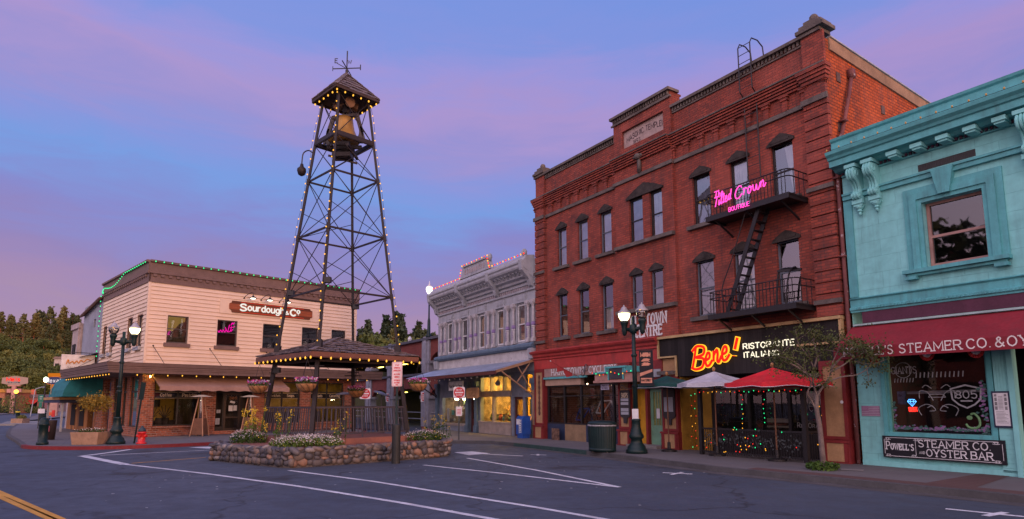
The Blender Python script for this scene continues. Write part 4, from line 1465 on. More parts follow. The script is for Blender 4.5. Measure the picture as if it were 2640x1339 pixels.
part('pole', MB().tube([(3.3, -.1, 2.70), (2.62, -1.2, 3.42)], .011, 6), MAROON, T)
part('finial', MB().ball((2.62, -1.2, 3.43), .03, 6, 4), WHITE, T)
m = MB()
for k in range(5):
    a, b = .3 + .1 * k, .4 + .1 * k
    p = lambda t, d: (3.3 - .68 * t, -.1 - 1.1 * t, 2.70 + .72 * t - d)
    m.quad(p(a, 0), p(b, 0), p(b, .1 + .2 * ((k + 1) % 3) / 2), p(a, .1 + .2 * (k % 3) / 2))
part('cloth', m, mat('faded red cloth', (.30, .03, .03), .9), T)

def plaque(x, z0, z1, label, txt, rows):
    T = thing('wall_plaque', label, 'sign', FM, (x, -.22, z0))
    m = MB()
    m.prism([(x - .27, z0 + .3), (x - .22, z0 + .24), (x - .1, z0 + .2), (x - .08, z0), (x + .08, z0), (x + .1, z0 + .2), (x + .22, z0 + .24), (x + .27, z0 + .3), (x + .27, z1 - .06), (x + .2, z1), (x - .2, z1), (x - .27, z1 - .06)], -.24, -.195)
    part('board', m, mat('dark plaque', (.035, .032, .035), .5), T)
    m = MB()
    if txt: write(m, txt, x - .17, z1 - .28, .17, -.245, .34, .16)
    part('lettering', m, CREAM, T) if txt else None
    m = MB()
    for (a, b) in rows:
        m.box(x - .2, x + .2, -.25, -.2405, z0 + a, z0 + b)
    part('panel', m, mat('pale notice', (.36, .38, .42), .7), T)
plaque(5.95, .95, 2.18, 'dark plaque headed SHOPS with pale name panels left of the green door', "SHOPS", ((.82, .92), (.68, .78), (.44, .56), (.32, .42)))
plaque(8.13, .95, 2.22, 'dark plaque framing a pale notice sheet right of the green door', "", ((.45, .95),))
m = MB().box(5.55, 6.2, -.93, -.905, 2.2, 2.46)
T = thing('hanging_sign', 'small pale sign hung under the stepped canopy at the cycle shop door', 'sign', FM, (5.4, -.9, 2.2))
m = MB().box(5.06, 5.52, -.62, -.60, 2.2, 2.42)
part('board', m, mat('lilac board', (.40, .38, .50), .7), T)
m = MB()
write(m, "PRIVATE", 5.13, 2.33, .05, -.624, .3, .16); write(m, "ALL RIDES", 5.12, 2.24, .05, -.624, .34, .16)
m.tube([(5.1, -.61, 2.42), (5.1, -.61, 2.52)], .005, 4).tube([(5.48, -.61, 2.42), (5.48, -.61, 2.52)], .005, 4)
part('lettering', m, DARK, T)
T = thing('string_lights', 'short string of coloured bulbs under the stepped canopy of the cycle shop', 'string lights', FM, (4.5, -.95, 2.9))
W_ = MB()
pts = [(5.0 + .21 * i, -.97, 2.82 + .05 * math.cos(i * 1.3)) for i in range(11)]
W_.tube(pts, .005, 4)
part('wire', W_, WIRE, T)
for mt, k in ((REDB, 0), (GREENB, 1), (AMBERB, 2)):
    b = part('bulb', MB().ball((4.5, -.95, 2.9), (.020, .020, .026), 6, 4), mt, T)
    copies(b, [(p[0], p[1] - .01, p[2] - .03) for p in pts[k::3]], T)
# leaning painted crate
T = solo('painted_board', MB().box(1.42, 1.92, -.30, -.26, .13, .62).box(1.48, 1.86, -.305, -.3005, .2, .55), mat('scribbled board', (.14, .08, .055), .8, scale=8, var=.8), 'dark square board leaning on the navy panel below the cycle shop window', 'board', FM, (1.65, -.28, .13))

# bicycles on show in the window
def bicycle(name, label, x, y, z, rz, m_fr, group='bicycles in the cycle shop window'):
    T = thing(name, label, 'bicycle', FM, (x, y, z), group, rz)
    for dx in (-.5, .5):
        m = MB().tube([(x + dx + .33 * math.cos(t * PI / 9), y, z + .34 + .33 * math.sin(t * PI / 9)) for t in range(18)], .02, 5, True)
        w = part('wheel', m, BLACK, T)
        m = MB()
        for t in range(6):
            m.bar((x + dx + .32 * math.cos(t * PI / 6), y, z + .34 + .32 * math.sin(t * PI / 6)), (x + dx - .32 * math.cos(t * PI / 6), y, z + .34 - .32 * math.sin(t * PI / 6)), .004)
        part('spokes', m, mat('spoke', (.4, .4, .4), .4, .6), w)
    m = MB()
    A, B, Cc, Dd, E_ = (-.5, .34), (-.12, .33), (-.25, .82), (.32, .85), (.5, .34)
    for p, q in ((A, B), (A, Cc), (B, Cc), (Cc, Dd), (B, Dd), (Dd, E_)):
        m.tube([(x + p[0], y, z + p[1]), (x + q[0], y, z + q[1])], .03, 6)
    part('frame', m, m_fr, T)
    part('handlebar', MB().tube([(x + .32, y, z + .85), (x + .3, y, z + .98), (x + .36, y - .2, z + 1.0), (x + .36, y + .2, z + 1.0)], .014, 5), BLACK, T)
    part('saddle', MB().ball((x - .28, y, z + .93), (.14, .06, .035)), BLACK, T)
    return T
bicycle('bicycle', 'bicycle with a bright white frame standing nearest the cycle shop door', 3.75, .75, .95, .15, WHITE)
bicycle('bicycle', 'bicycle with an orange frame in the middle of the cycle shop window', 2.9, 1.3, .80, -.2, mat('orange bike', (.6, .12, .03), .4))
bicycle('bicycle', 'bicycle with a blue frame at the left of the cycle shop window', 2.05, 1.0, .62, .1, mat('blue bike', (.03, .08, .35), .4))
bicycle('bicycle', 'bicycle with a green frame behind the pane beside the dark plaque', 4.9, 1.2, .6, .25, mat('green bike', (.05, .5, .25), .4))

# ================================================================ restaurant patio: fence, umbrellas, lights
T = thing('patio_fence', 'black iron patio fence with scrollwork in front of the Italian restaurant', 'fence', FM, (11.9, -.95, .13))
m = MB()
for x in (10.1, 13.58):
    m.box(x - .055, x + .055, -1.005, -.895, .13, 2.12)
part('post', MB().box(10.045, 10.155, -1.005, -.895, .13, 2.14), BLACK, T)
part('post', MB().box(13.50, 13.61, -1.005, -.895, .13, 2.12), BLACK, T)
part('top_bar', MB().box(10.06, 13.6, -.99, -.91, 2.06, 2.12), mat('tan beam', (.20, .14, .10), .8), T)
m = MB()
m.box(10.155, 13.5, -.97, -.93, .90, .95).box(10.155, 13.5, -.97, -.93, .22, .26)
m.box(13.57, 13.59, -.9, -.02, .90, .95)
n = 42
for i in range(n):
    x = 10.2 + 3.26 * i / (n - 1)
    m.box(x - .009, x + .009, -.958, -.942, .2, .93)
for i in range(8):
    y = -.85 + .11 * i
    m.box(13.571, 13.589, y - .009, y + .009, .2, .93)
for i in range(11):
    x = 10.36 + .3 * i
    m.tube([(x + .09 * math.cos(t) * (1 + t * .06), -.975, .60 + .12 * math.sin(t) * (1 + t * .05)) for t in [k * .5 for k in range(14)]], .008, 4)
m.tube([(10.2 + .1 * i, -.98, .62 + .2 * math.sin(i * .85)) for i in range(33)], .007, 4)
part('railing', m, BLACK, T)
iv = MB()
for i in range(150):
    x, z = RND.uniform(10.2, 13.45), .60 + RND.gauss(0, .12)
    a = RND.uniform(0, 6)
    iv.quad(*[(x + .03 * math.cos(a + k), -.99 + RND.uniform(-.01, .01), z + .03 * math.sin(a + k)) for k in (0, 1.5, 3.1, 4.6)])
part('leaf_garland', iv, mat('dark garland', (.05, .06, .06), .7), T, kind='stuff')

def umbrella(label, x, y, zt, ze, hx, hy, m, sides=8, rz=.0, group='patio umbrellas', flaps=.12):
    T = thing('patio_umbrella', label, 'umbrella', FM, (x, y, .13), group)
    part('pole', MB().tube([(x, y, .13), (x, y, zt + .02)], .022, 8), WOOD, T)
    part('finial', MB().ball((x, y, zt + .07), (.05, .05, .07)), mat('wood knob', (.40, .20, .08), .6), T)
    part('base', MB().lathe([(.25, 0), (.25, .05), (.06, .09), (.05, .3)], 14, (x, y, .13)), BLACK, T)
    c = MB()
    n = sides * 4
    rings = 6
    vs = []
    for r in range(rings + 1):
        f = r / rings
        for i in range(n):
            a = 2 * PI * i / n + rz
            k = i % 4
            sag = (.0, .75, 1.0, .75)[k]
            sq = math.cos(PI / sides) / math.cos(((2 * PI * i / n) % (2 * PI / sides)) - PI / sides)
            z = zt - (zt - ze) * (f ** .92) + sag * .045 * math.sin(f * PI) * -1
            vs.append((x + hx * f * sq * math.cos(a), y + hy * f * sq * math.sin(a), z + (.03 * sag if r == rings else 0)))
    fs = [(r * n + i, r * n + (i + 1) % n, (r + 1) * n + (i + 1) % n, (r + 1) * n + i) for r in range(rings) for i in range(n)]
    b = len(vs)
    for i in range(n):
        a = vs[rings * n + i]
        vs.append((x + (a[0] - x) * 1.012, y + (a[1] - y) * 1.012, a[2] - flaps + .02 * math.sin(i * 1.7)))
    fs += [(rings * n + i, rings * n + (i + 1) % n, b + (i + 1) % n, b + i) for i in range(n)]
    c.add(vs, fs)
    cp = part('canopy', c, m, T)
    pp = MB().tube([vs[b + i] for i in range(n)], .009, 4, True)
    part('piping', pp, WHITE, cp)
    rb = MB()
    for i in range(sides):
        v = vs[rings * n + i * 4]
        rb.tube([(x, y, zt - .12), (v[0], v[1], v[2] - .03)], .012, 4)
    part('ribs', rb, WOOD, T)
umbrella('dark green patio umbrella beside the green door, lowest of the three', 8.75, -.95, 2.60, 2.30, 1.32, 1.0, mat('dark green canvas', (.006, .06, .055), .8, scale=2), 6, .2)
umbrella('grey white patio umbrella between the green and the red one', 10.72, -1.0, 2.66, 2.28, 1.30, 1.05, mat('grey canvas', (.44, .44, .48), .8, scale=2), 6, .4)
umbrella('bright red patio umbrella next to the street tree, rightmost of three', 12.72, -1.0, 2.68, 2.24, 1.58, 1.1, mat('red canvas', (.62, .018, .028), .7, scale=2), 8, .25)

T = thing('string_lights', 'strings of red, green and amber bulbs hanging round the restaurant patio', 'string lights', FM, (11, -.9, 2.0))
pts = []
for i in range(22):
    pts.append((10.15 + 3.4 * i / 21, -1.01, 2.03 + .02 * math.sin(i * 2.2)))
col = []
for x, y, z0, z1, n in ((9.15, -.06, .3, 2.0, 8), (9.0, -.1, .25, 1.95, 6), (10.55, .5, .9, 1.95, 8), (11.35, .5, 1.1, 1.8, 6), (12.7, .5, 1.05, 1.85, 6), (13.5, -.1, .4, 1.6, 6), (13.58, -.4, .35, 1.3, 5)):
    col.append([(x + RND.uniform(-.04, .04), y, z0 + (z1 - z0) * i / (n - 1)) for i in range(n)])
scat = [(10.2 + RND.random() * 3.25, -1.0, .25 + RND.random() * .75) for _ in range(34)]
w = MB().tube(pts, .005, 4)
for c in col: w.tube(c, .004, 4)
part('wire', w, WIRE, T)
allp = pts + [p for c in col for p in c] + scat
RND.shuffle(allp)
for mt, k in ((REDB, 0), (GREENB, 1), (AMBERB, 2)):
    b = part('bulb', MB().ball((11, -.9, 2.0), (.013, .013, .017), 6, 4), mt, T)
    copies(b, allp[k::3], T)

# ================================================================ turquoise building
T = thing('turquoise_building', 'turquoise stucco building with heavy bracketed cornice and a maroon shop awning', 'building', FM, (14.45, 0, 0))
X0, X1 = 14.50, 24.0
m = MB()
wins = [(16.40, 17.66, 4.96, 6.56), (20.3, 21.56, 4.96, 6.56)]
m.wall(X0, X1, 4.06, 8.0, wins, 0, .35)
m.wall(X0, X1, 0, 3.75, [(15.22, 17.40, .98, 3.2), (17.86, 19.2, .1, 3.2)], 0, .25)
m.quad((X0, 0, 0), (X0, 14, 0), (X0, 14, 8.3), (X0, 0, 8.3))
m.quad((X0, .3, 8.2), (X1, .3, 8.2), (X1, 14, 8.0), (X0, 14, 8.0))
part('wall', m, brick_mat('scored turquoise stucco', (.245, .63, .61), (.225, .59, .57), (.19, .51, .50), .9, .42, (.14, .40, .37), .26, .008), T)
m = MB()
prof = [(0, 7.90), (-.22, 7.92), (-.30, 7.98), (-.50, 8.0), (-.50, 8.16), (-.55, 8.18), (-.58, 8.24), (-.66, 8.30), (-.68, 8.38), (-.30, 8.42), (-.28, 8.47), (-.33, 8.5), (-.33, 8.72), (-.38, 8.76), (-.40, 8.82), (-.1, 8.84), (0, 8.84)]
m.prismx(prof, X0 - .06, X1)
part('cornice', m, TURQD, T)
m = MB()
m.box(X0 + .02, X1, -.09, -.001, 7.13, 7.24).box(X0 + .02, 16.72, -.13, -.002, 7.245, 7.30).box(17.18, X1, -.13, -.002, 7.245, 7.30)
m.box(X0 + .02, X1, -.06, -.001, 7.79, 7.83)
m.prismx([(0, 4.06), (-.07, 4.06), (-.07, 4.10), (-.10, 4.12), (-.10, 4.19), (-.05, 4.21), (-.05, 4.38), (-.10, 4.42), (0, 4.46)], X0, X1)
m.box(X0 + .001, X0 + .22, -.04, -.001, 4.47, 7.12)
part('mouldings', m, TURQD, T)
m = MB()
i = 0
x = 14.64
while x < X1 - .2:
    m.box(x, x + .045, -.125, -.101, 4.125, 4.175)
    x += .085
part('dentils', m, TURQD, T)
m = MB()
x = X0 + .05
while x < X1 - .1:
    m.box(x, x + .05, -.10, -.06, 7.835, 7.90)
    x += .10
part('maroon_dentils', m, mat('deep maroon dentil', (.06, .025, .05), .7), T)  # row of small deep maroon blocks under the cornice
# big scroll brackets
def bracket(x):
    m = MB()
    w = .22
    m.box(x - w / 2 - .03, x + w / 2 + .03, -.46, -.002, 7.86, 7.95)
    prof = cat([(-.40, 7.84), (-.47, 7.72), (-.42, 7.58), (-.30, 7.52), (-.20, 7.42), (-.16, 7.30), (-.20, 7.20), (-.28, 7.16), (-.26, 7.08), (-.16, 7.04)], 4)
    m.prismx([(0, 7.85)] + [(p.x, p.y) for p in prof] + [(0, 7.04)], x - w / 2, x + w / 2)
    for dx in (-.07, 0, .07):
        pr = [(x + dx, p.x - .008, p.y) for p in prof]
        m.tube(pr, .033, 6)
    for sx in (-w / 2, w / 2):
        m.tube([(x + sx, -.34 + .08 * math.cos(t) * (1 - t * .06), 7.70 + .10 * math.sin(t) * (1 - t * .06)) for t in [k * .55 for k in range(18)]], .02, 5)
    for dx in (-.09, -.03, .03, .09):
        m.ball((x + dx, -.24, 7.12), .045, 6, 4)
    m.box(x - .14, x + .14, -.2, -.092, 6.92, 7.035).box(x - .11, x + .11, -.17, -.003, 6.86, 6.915)
    m.lathe([(.02, -.24), (.05, -.20), (.03, -.16), (.07, -.13), (.05, -.09), (.10, -.04), (.11, 0)], 10, (x, -.08, 6.86))
    return m
for x in (14.95, 15.38, 18.62, 19.05, 22.3, 22.7):
    part('bracket', bracket(x), TURQ, T)
for x in (15.85, 16.41, 16.97, 17.53, 18.09, 19.5, 20.06, 20.62):
    part('modillion', MB().box(x, x + .26, -.42, -.02, 7.86, 7.96).box(x + .03, x + .23, -.38, -.02, 7.81, 7.858), TURQ, T)
# window with moulded surround
for (a, b, c, d) in wins:
    m = MB()
    for k, (o, y) in enumerate(((.40, -.05), (.26, -.10), (.10, -.06))):
        e = (.40, .26, .10, 0)[k + 1]
        m.box(a - o, a - e, y, -.001, c - .02, d + o).box(b + e, b + o, y, -.001, c - .02, d + o).box(a - e, b + e, y, -.001, d + e, d + o)
    m.box(a - .50, b + .42, -.20, -.001, c - .12, c - .03).box(a - .42, b + .34, -.12, -.002, c - .19, c - .125)
    m.box(a - .46, a - .2, -.17, -.002, c - .27, c - .195).box(b + .12, b + .38, -.17, -.002, c - .27, c - .195)
    m.prism([(a + .42, d + .09), (a + .66, d + .09), (a + .78, 7.28), (a + .30, 7.28)], -.17, -.14)
    m.prism([(a + .42, d + .09), (a + .66, d + .09), (a + .78, 7.28), (a + .30, 7.28)], -.139, -.003)
    part('window_surround', m, TURQD, T)
    w = sash(T, 'window', a + .01, b - .01, c, d, .16, mat('pink wood sash', (.36, .20, .17), .6), GRAYGLASS, .47, .07, .08)
m = MB()
m.box(16.38, 17.60, -.01, .03, 7.36, 7.37).box(16.38, 17.6, -.01, .03, 7.52, 7.53)
for i in range(30):
    x = 16.40 + i * .04
    m.box(x, x + .016, -.012, .02, 7.37, 7.52)
m.box(16.38, 17.6, -.002, -.001, 7.37, 7.52)
part('vent', m, mat('vent', (.04, .04, .04), .6), T)
m = MB()
m.quad((15, .9, 4), (22, .9, 4), (22, .9, 8), (15, .9, 8))
part('rooms', m, DARK, T)
# maroon fascia and the awning
m = MB().box(14.78, X1, -.05, .0, 3.76, 4.055)
part('fascia', m, mat('plum boards', (.085, .022, .045), .6), T)
part('awning_rail', MB().box(14.55, X1, -.10, -.002, 3.70, 3.745), mat('pale turquoise', (.35, .5, .48), .6), T)
AWN = mat('maroon canvas', (.23, .016, .026), .85, scale=1.5, var=.18, streak=.25)
m = MB()
ax0 = 14.50
m.quad((ax0, -.02, 3.69), (X1, -.02, 3.69), (X1, -1.0, 3.06), (ax0, -1.0, 3.06))
m.box(ax0, X1, -1.015, -.99, 2.79, 3.06)
m.add([(ax0, -.02, 3.69), (ax0, -1.0, 3.06), (ax0, -1.0, 2.79), (ax0, -.02, 2.79)], [(0, 1, 2, 3)])
aw = part('awning', m, AWN, T)
m = MB()
for s_, x_, w_ in (("POWELL'S", 14.76, 1.16), ("STEAMER", 16.07, 1.26), ("CO.", 17.43, .42), ("&", 17.95, .15), ("OYSTER", 18.16, 1.1), ("BAR", 19.4, .5)):
    write(m, s_, x_, 2.855, .20, -1.018, w_, .13, .0, True, gap=2.6)
part('lettering', m, mat('cream lettering', (.72, .66, .60), .7), aw)
m = MB()
for x in (14.6, 16.3, 18):
    m.bar((x, -.98, 3.02), (x, -.02, 3.02), .025)
part('awning_frame', m, BLACK, aw)
# shop window
fr = MB()
fr.box(15.12, 15.22, -.06, .1, .88, 2.9).box(17.40, 17.50, -.06, .1, .88, 2.9).box(15.12, 17.5, -.08, .1, .86, .975)
fr.box(15.22, 15.27, .02, .12, .98, 2.9).box(17.35, 17.40, .02, .12, .98, 2.9)
w = part('shop_window', fr, TURQD, T)
part('pane', MB().quad((15.27, .06, .98), (17.35, .06, .98), (17.35, .06, 3.2), (15.27, .06, 3.2)), glass_mat('dark shop glass', (.8, .8, .8), .02), w)
m = MB()
m.quad((15.2, 2.0, .2), (19.3, 2.0, .2), (19.3, 2.0, 3.2), (15.2, 2.0, 3.2)).quad((15.2, .25, .2), (15.2, 2, .2), (15.2, 2, 3.2), (15.2, .25, 3.2))
m.quad((15.2, .25, 3.21), (19.3, .25, 3.21), (19.3, 2, 3.21), (15.2, 2, 3.21)).quad((15.2, .25, .7), (17.6, .25, .7), (17.6, 2, .7), (15.2, 2, .7))
part('shop_room', m, DARK, T)
gm = MB()
GRL = mat('window film white', (.30, .31, .32), .8, bump=0)
write(gm, "GIANTS", 15.34, 2.42, .16, .05, .58, .12, serif=True)
gm.tube([(15.62 + .19 * math.cos(t), .05, 2.5 + .19 * math.sin(t)) for t in [k * PI / 8 for k in range(16)]], .008, 4, True)
for k in range(7):
    ribbon(gm, [(15.4 + k * .07, 2.20), (15.42 + k * .07, 2.3)], .02, .051)
for k in range(12):
    ribbon(gm, [(15.9 + k * .09, 2.30), (15.92 + k * .09, 2.43)], .025, .051)
sh = [(16.62, 2.02), (16.92, 2.1), (17.22, 2.02), (17.2, 1.78), (17.08, 1.66), (16.92, 1.58), (16.76, 1.66), (16.64, 1.78), (16.62, 2.02)]
ribbon(gm, sh, .035, .05)
write(gm, "805", 16.71, 1.80, .17, .0495, .42, .13, serif=True)
ribbon(gm, [(16.8, 1.74), (17.04, 1.74)], .03, .05)
for s_ in (-1, 1):     # crab legs outline
    c = 16.32
    for q in ([(.08, 1.75), (.2, 1.95), (.36, 1.98), (.38, 1.8)], [(.1, 1.62), (.25, 1.66), (.42, 1.56), (.36, 1.40)], [(.18, 1.5), (.05, 1.52), (.12, 1.62), (.22, 1.58)], [(.3, 2.06), (.22, 2.12), (.1, 2.04)]):
        gm.tube([(c + s_ * p.x, .045, p.y) for p in cat(q, 4)], .009, 4)
ribbon(gm, [(16.14, 1.83), (16.5, 1.83), (16.46, 1.90), (16.18, 1.90), (16.14, 1.83)], .014, .05)
ribbon(gm, [(15.27, 1.95), (17.35, 1.99)], .07, .9)
part('window_painting', gm, GRL, w)
gg = MB()
gp = MB()
for i in range(260):
    t = RND.random()
    if t < .62: x, z = RND.uniform(15.32, 17.3), 1.06 + abs(RND.gauss(0, .035))
    elif t < .75: x, z = 15.33 + abs(RND.gauss(0, .025)), RND.uniform(1.0, 1.75)
    else: x, z = 17.30 - abs(RND.gauss(0, .06)), RND.uniform(1.0, 2.2)
    a = RND.uniform(0, 6); r = RND.uniform(.018, .036)
    (gp if RND.random() < .45 else gg).quad(*[(x + r * math.cos(a + k) * (1.5 if k > 1 else 1), .048 - RND.uniform(0, .004), z + r * math.sin(a + k)) for k in (0, 1.5, 3.1, 4.6)])
part('painted_leaves', gg, mat('painted leaf', (.045, .12, .10), .8), w, kind='stuff')
part('painted_flowers', gp, mat('painted lilac flower', (.23, .12, .26), .8), w, kind='stuff')
m = MB()
m.tube([(p.x, .045, p.y) for p in cat([(16.98, 1.43), (17.05, 1.45), (17.13, 1.35), (17.14, 1.2), (17.05, 1.13), (16.93, 1.14), (16.87, 1.22)], 4)], .025, 5)
m.ball((16.95, .045, 1.36), (.06, .01, .05))
part('green_worm_sticker', m, mat('green sticker', (.16, .33, .14), .7, bump=0), w)
m = MB().quad((15.42, .09, 1.66), (15.62, .09, 1.66), (15.62, .09, 1.98), (15.42, .09, 1.98))
part('poster', m, mat('blue poster', (.10, .13, .22), .7, scale=9, var=.8, bump=0), w)
T2 = thing('neon_sign', 'small blue diamond and red lettered neon in the turquoise building window', 'neon sign', FM, (15.75, .1, 1.5))
m = MB()
for a in ([(15.64, 1.73), (15.68, 1.78), (15.80, 1.78), (15.84, 1.73), (15.74, 1.61), (15.64, 1.73)], [(15.64, 1.73), (15.84, 1.73)], [(15.70, 1.73), (15.74, 1.62), (15.78, 1.73)], [(15.70, 1.78), (15.71, 1.73)], [(15.78, 1.78), (15.77, 1.73)]):
    m.tube([(x, .1, z) for x, z in a], .006, 4)
part('neon_tube', m, glow_mat('blue neon', (.08, .35, 1), 5), T2)
m = MB()
write(m, "COLDEST", 15.65, 1.545, .045, .1, .2, .2); write(m, "BEER", 15.66, 1.485, .045, .1, .19, .2)
part('neon_lettering', m, glow_mat('red neon text', (1, .03, .02), 5), T2)
# pilaster boards and doorway
m = MB()
m.box(17.52, 17.86, -.05, .0, .2, 2.9).box(17.80, 17.90, -.12, .1, .1, 2.9).box(14.52, 17.8, -.05, -.001, .1, .25)
for k in range(8):
    m.box(17.53, 17.79, -.058, -.051, .3 + k * .1, .385 + k * .1)
for k in range(5):
    m.box(17.53 + k * .054, 17.575 + k * .054, -.058, -.051, 1.2, 2.9)
part('pilaster', m, TURQ, T)
m = MB()
m.box(17.95, 19.15, .55, .6, .12, 2.1).box(17.9, 19.2, .5, .62, 2.1, 2.2)
dd = part('door', m, mat('dark door', (.05, .04, .04), .5), T)
part('pane', MB().quad((18.05, .545, .9), (19.0, .545, .9), (19.0, .545, 2.0), (18.05, .545, 2.0)), GRAYGLASS, dd)
# red and white bunting fans under the awning
for x in (15.22, 16.42, 17.40):
    t = thing('bunting_fan', 'red and white pleated bunting fan under the maroon awning, ' + {15.22: 'beside the tree branches', 16.42: 'above the middle of the window', 17.40: 'above the menu board'}[x], 'bunting', FM, (x, -.5, 2.85), 'bunting fans under the maroon awning')
    for nm, r0, r1, mm in (('red_fan', .10, .17, mat('bunting red', (.42, .03, .03), .8)), ('white_fan', .0, .10, WHITE)):
        m = MB()
        n = 20
        vs = []
        for i in range(n + 1):
            a = PI + PI * i / n
            for r in (r0, r1):
                vs.append((x + r * math.cos(a), -.5 + (.012 if i % 2 else -.012), 2.86 + r * 1.1 * math.sin(a)))
        m.add(vs, [(2 * i, 2 * i + 1, 2 * i + 3, 2 * i + 2) for i in range(n)])
        part(nm, m, mm, t)
# signs
T = thing('shop_sign', 'long black board with white lettering and scroll corners under the turquoise building window', 'sign', FM, (16.3, -.1, .36))
part('board', MB().box(15.07, 17.62, -.10, -.051, .36, .885), mat('black sign paint', (.012, .012, .016), .4), T)
m = MB()
write(m, "^POWELL'S", 15.16, .56, .19, -.104, .62, .13, serif=True, small=.72)
write(m, "STEAMER CO.", 15.90, .655, .16, -.104, 1.44, .14, serif=True, space=3.5)
write(m, "OYSTER BAR", 16.06, .445, .16, -.104, 1.32, .14, serif=True, space=3.5)
write(m, "AND", 15.9, .49, .06, -.104, .12, .14)
for z in (.40, .845):
    ribbon(m, [(15.25, z), (17.5, z)], .012, -.1035)
for x in (15.12, 15.83, 17.57):
    ribbon(m, [(x, .45), (x, .80)], .010, -.1038)
for cx, cz in ((15.2, .42), (15.2, .82), (15.78, .43), (15.86, .82), (17.46, .42), (17.46, .82)):
    for s_ in (-1, 1):
        q = [(cx + s_ * (.02 + .028 * math.cos(t) * (1 + t * .25)), cz + .018 * math.sin(t) * (1 + t * .12)) for t in [k * .7 for k in range(9)]]
        ribbon(m, q, .010, -.1042)
part('lettering', m, WHITE, T)
T = thing('menu_board', 'framed white menu board on the turquoise pilaster beside the doorway', 'menu board', FM, (17.6, -.08, 1.17))
part('frame', MB().box(17.46, 17.79, -.10, -.059, 1.16, 1.95), mat('navy frame', (.02, .025, .06), .4), T)
part('sheet', MB().box(17.49, 17.76, -.104, -.1005, 1.20, 1.91), WHITE, T)
m = MB()
for k in range(14):
    for x in (17.51, 17.69):
        if k % 4 != 3:
            m.box(x, x + .045, -.1055, -.1045, 1.55 + k * .024, 1.566 + k * .024)
    if k < 10: m.box(17.58, 17.66, -.1055, -.1045, 1.56 + k * .03, 1.566 + k * .03)
for k in range(9):
    m.box(17.52, 17.73 - .03 * (k % 3), -.1055, -.1045, 1.26 + k * .03, 1.266 + k * .03)
part('print', m, DARK, T)
T = thing('flag_plaque', 'small pinkish striped flag plaque on the turquoise wall left of the shop window', 'plaque', FM, (14.8, 0, 1.35))
part('board', MB().box(14.57, 15.02, -.02, -.001, 1.36, 1.62), mat('flag pink', (.30, .16, .26), .8), T)
m = MB()
for k in range(6):
    m.box(14.57 if k < 3 else 14.75, 15.02, -.024, -.0205, 1.375 + k * .042, 1.392 + k * .042)
part('stripes', m, mat('flag pale stripe', (.42, .34, .42), .8), T)
T = thing('string_lights', 'line of tiny unlit bulbs along the turquoise cornice', 'string lights', FM, (18, -.7, 8.4))
pts = [(14.5 + i * .33, -.66, 8.405) for i in range(26)]
part('wire', MB().tube(pts, .006, 4), WIRE, T)
b = part('bulb', MB().ball((18, -.7, 8.4), (.022, .022, .03), 6, 4), mat('unlit amber bulb', (.55, .33, .08), .3), T)
copies(b, [(p[0], p[1] - .01, p[2] + .03) for p in pts], T)

# ================================================================ clapboard corner building (front: y=0, side: x=0)
T = thing('clapboard_building', 'two storey beige clapboard corner building with brown parapet over a brick cafe front', 'building', FL, (0, 0, 0))
LW = [(.92, 1.92), (3.36, 4.42), (5.84, 6.94), (8.18, 9.22), (10.10, 11.05)]
SW_ = [(.68, 1.50), (2.45, 3.25), (6.20, 6.72), (7.70, 8.38)]
Wd, Dp = 11.8, 9.0
def boards(mb, a0, a1, z0, z1, holes, axis, step=.205):
    z = z0
    k = 0
    while z < z1 - .02:
        zt = min(z + step, z1)
        cuts = [a0, a1]
        hs = [h for h in holes if h[2] < zt - .001 and h[3] > z + .001]
        segs = [(a0, a1)]
        for h in hs:
            ns = []
            for s, e in segs:
                if h[0] > s and h[0] < e: ns.append((s, h[0]))
                if h[1] < e and h[1] > s: ns.append((h[1], e))
                if h[1] <= s or h[0] >= e: ns.append((s, e))
            segs = ns
        for s, e in segs:
            p = [(-.004, zt + .012), (-.048, z + .008), (-.03, z), (0, z), (0, zt + .012)]
            if axis == 'x':
                mb.prismx(p, s, e)
            else:
                mb.add([(y, s, zz_) for y, zz_ in p] + [(y, e, zz_) for y, zz_ in p], [(4, 3, 2, 1, 0), (5, 6, 7, 8, 9)] + [(i, (i + 1) % 5, 5 + (i + 1) % 5, 5 + i) for i in range(5)])
        z = zt
    return mb
hF = [(a - .07, b + .07, 4.60, 6.28) for a, b in LW]
hS = [(a - .05, b + .05, 4.42, 6.25) for a, b in SW_]
part('siding', boards(MB(), .06, Wd, 3.5, 7.80, hF, 'x'), SIDING, T)
part('siding', boards(MB(), .06, Dp, 3.5, 7.80, hS, 'y'), SIDING, T)
m = MB()
m.wall(0, Wd, 3.2, 8.7, [(a, b, 4.78, 6.2) for a, b in LW], .001, .25)
m.wall(0, Dp, 3.2, 8.7, [(a, b, 4.62, 6.2) for a, b in SW_], .001, .25, 'y')
m.quad((Wd, 0, 0), (Wd, Dp, 0), (Wd, Dp, 8.7), (Wd, 0, 8.7)).quad((0, Dp, 3), (Wd, Dp, 3), (Wd, Dp, 8.6), (0, Dp, 8.6))
m.quad((0, .1, 8.2), (Wd, .1, 8.2), (Wd, Dp, 8.2), (0, Dp, 8.2))
part('wall', m, SIDING, T)
m = MB()
m.box(-.045, .07, -.045, .07, 3.5, 7.80).box(Wd - .1, Wd + .02, -.04, .05, 3.5, 7.8)
part('corner_board', m, SIDING, T)
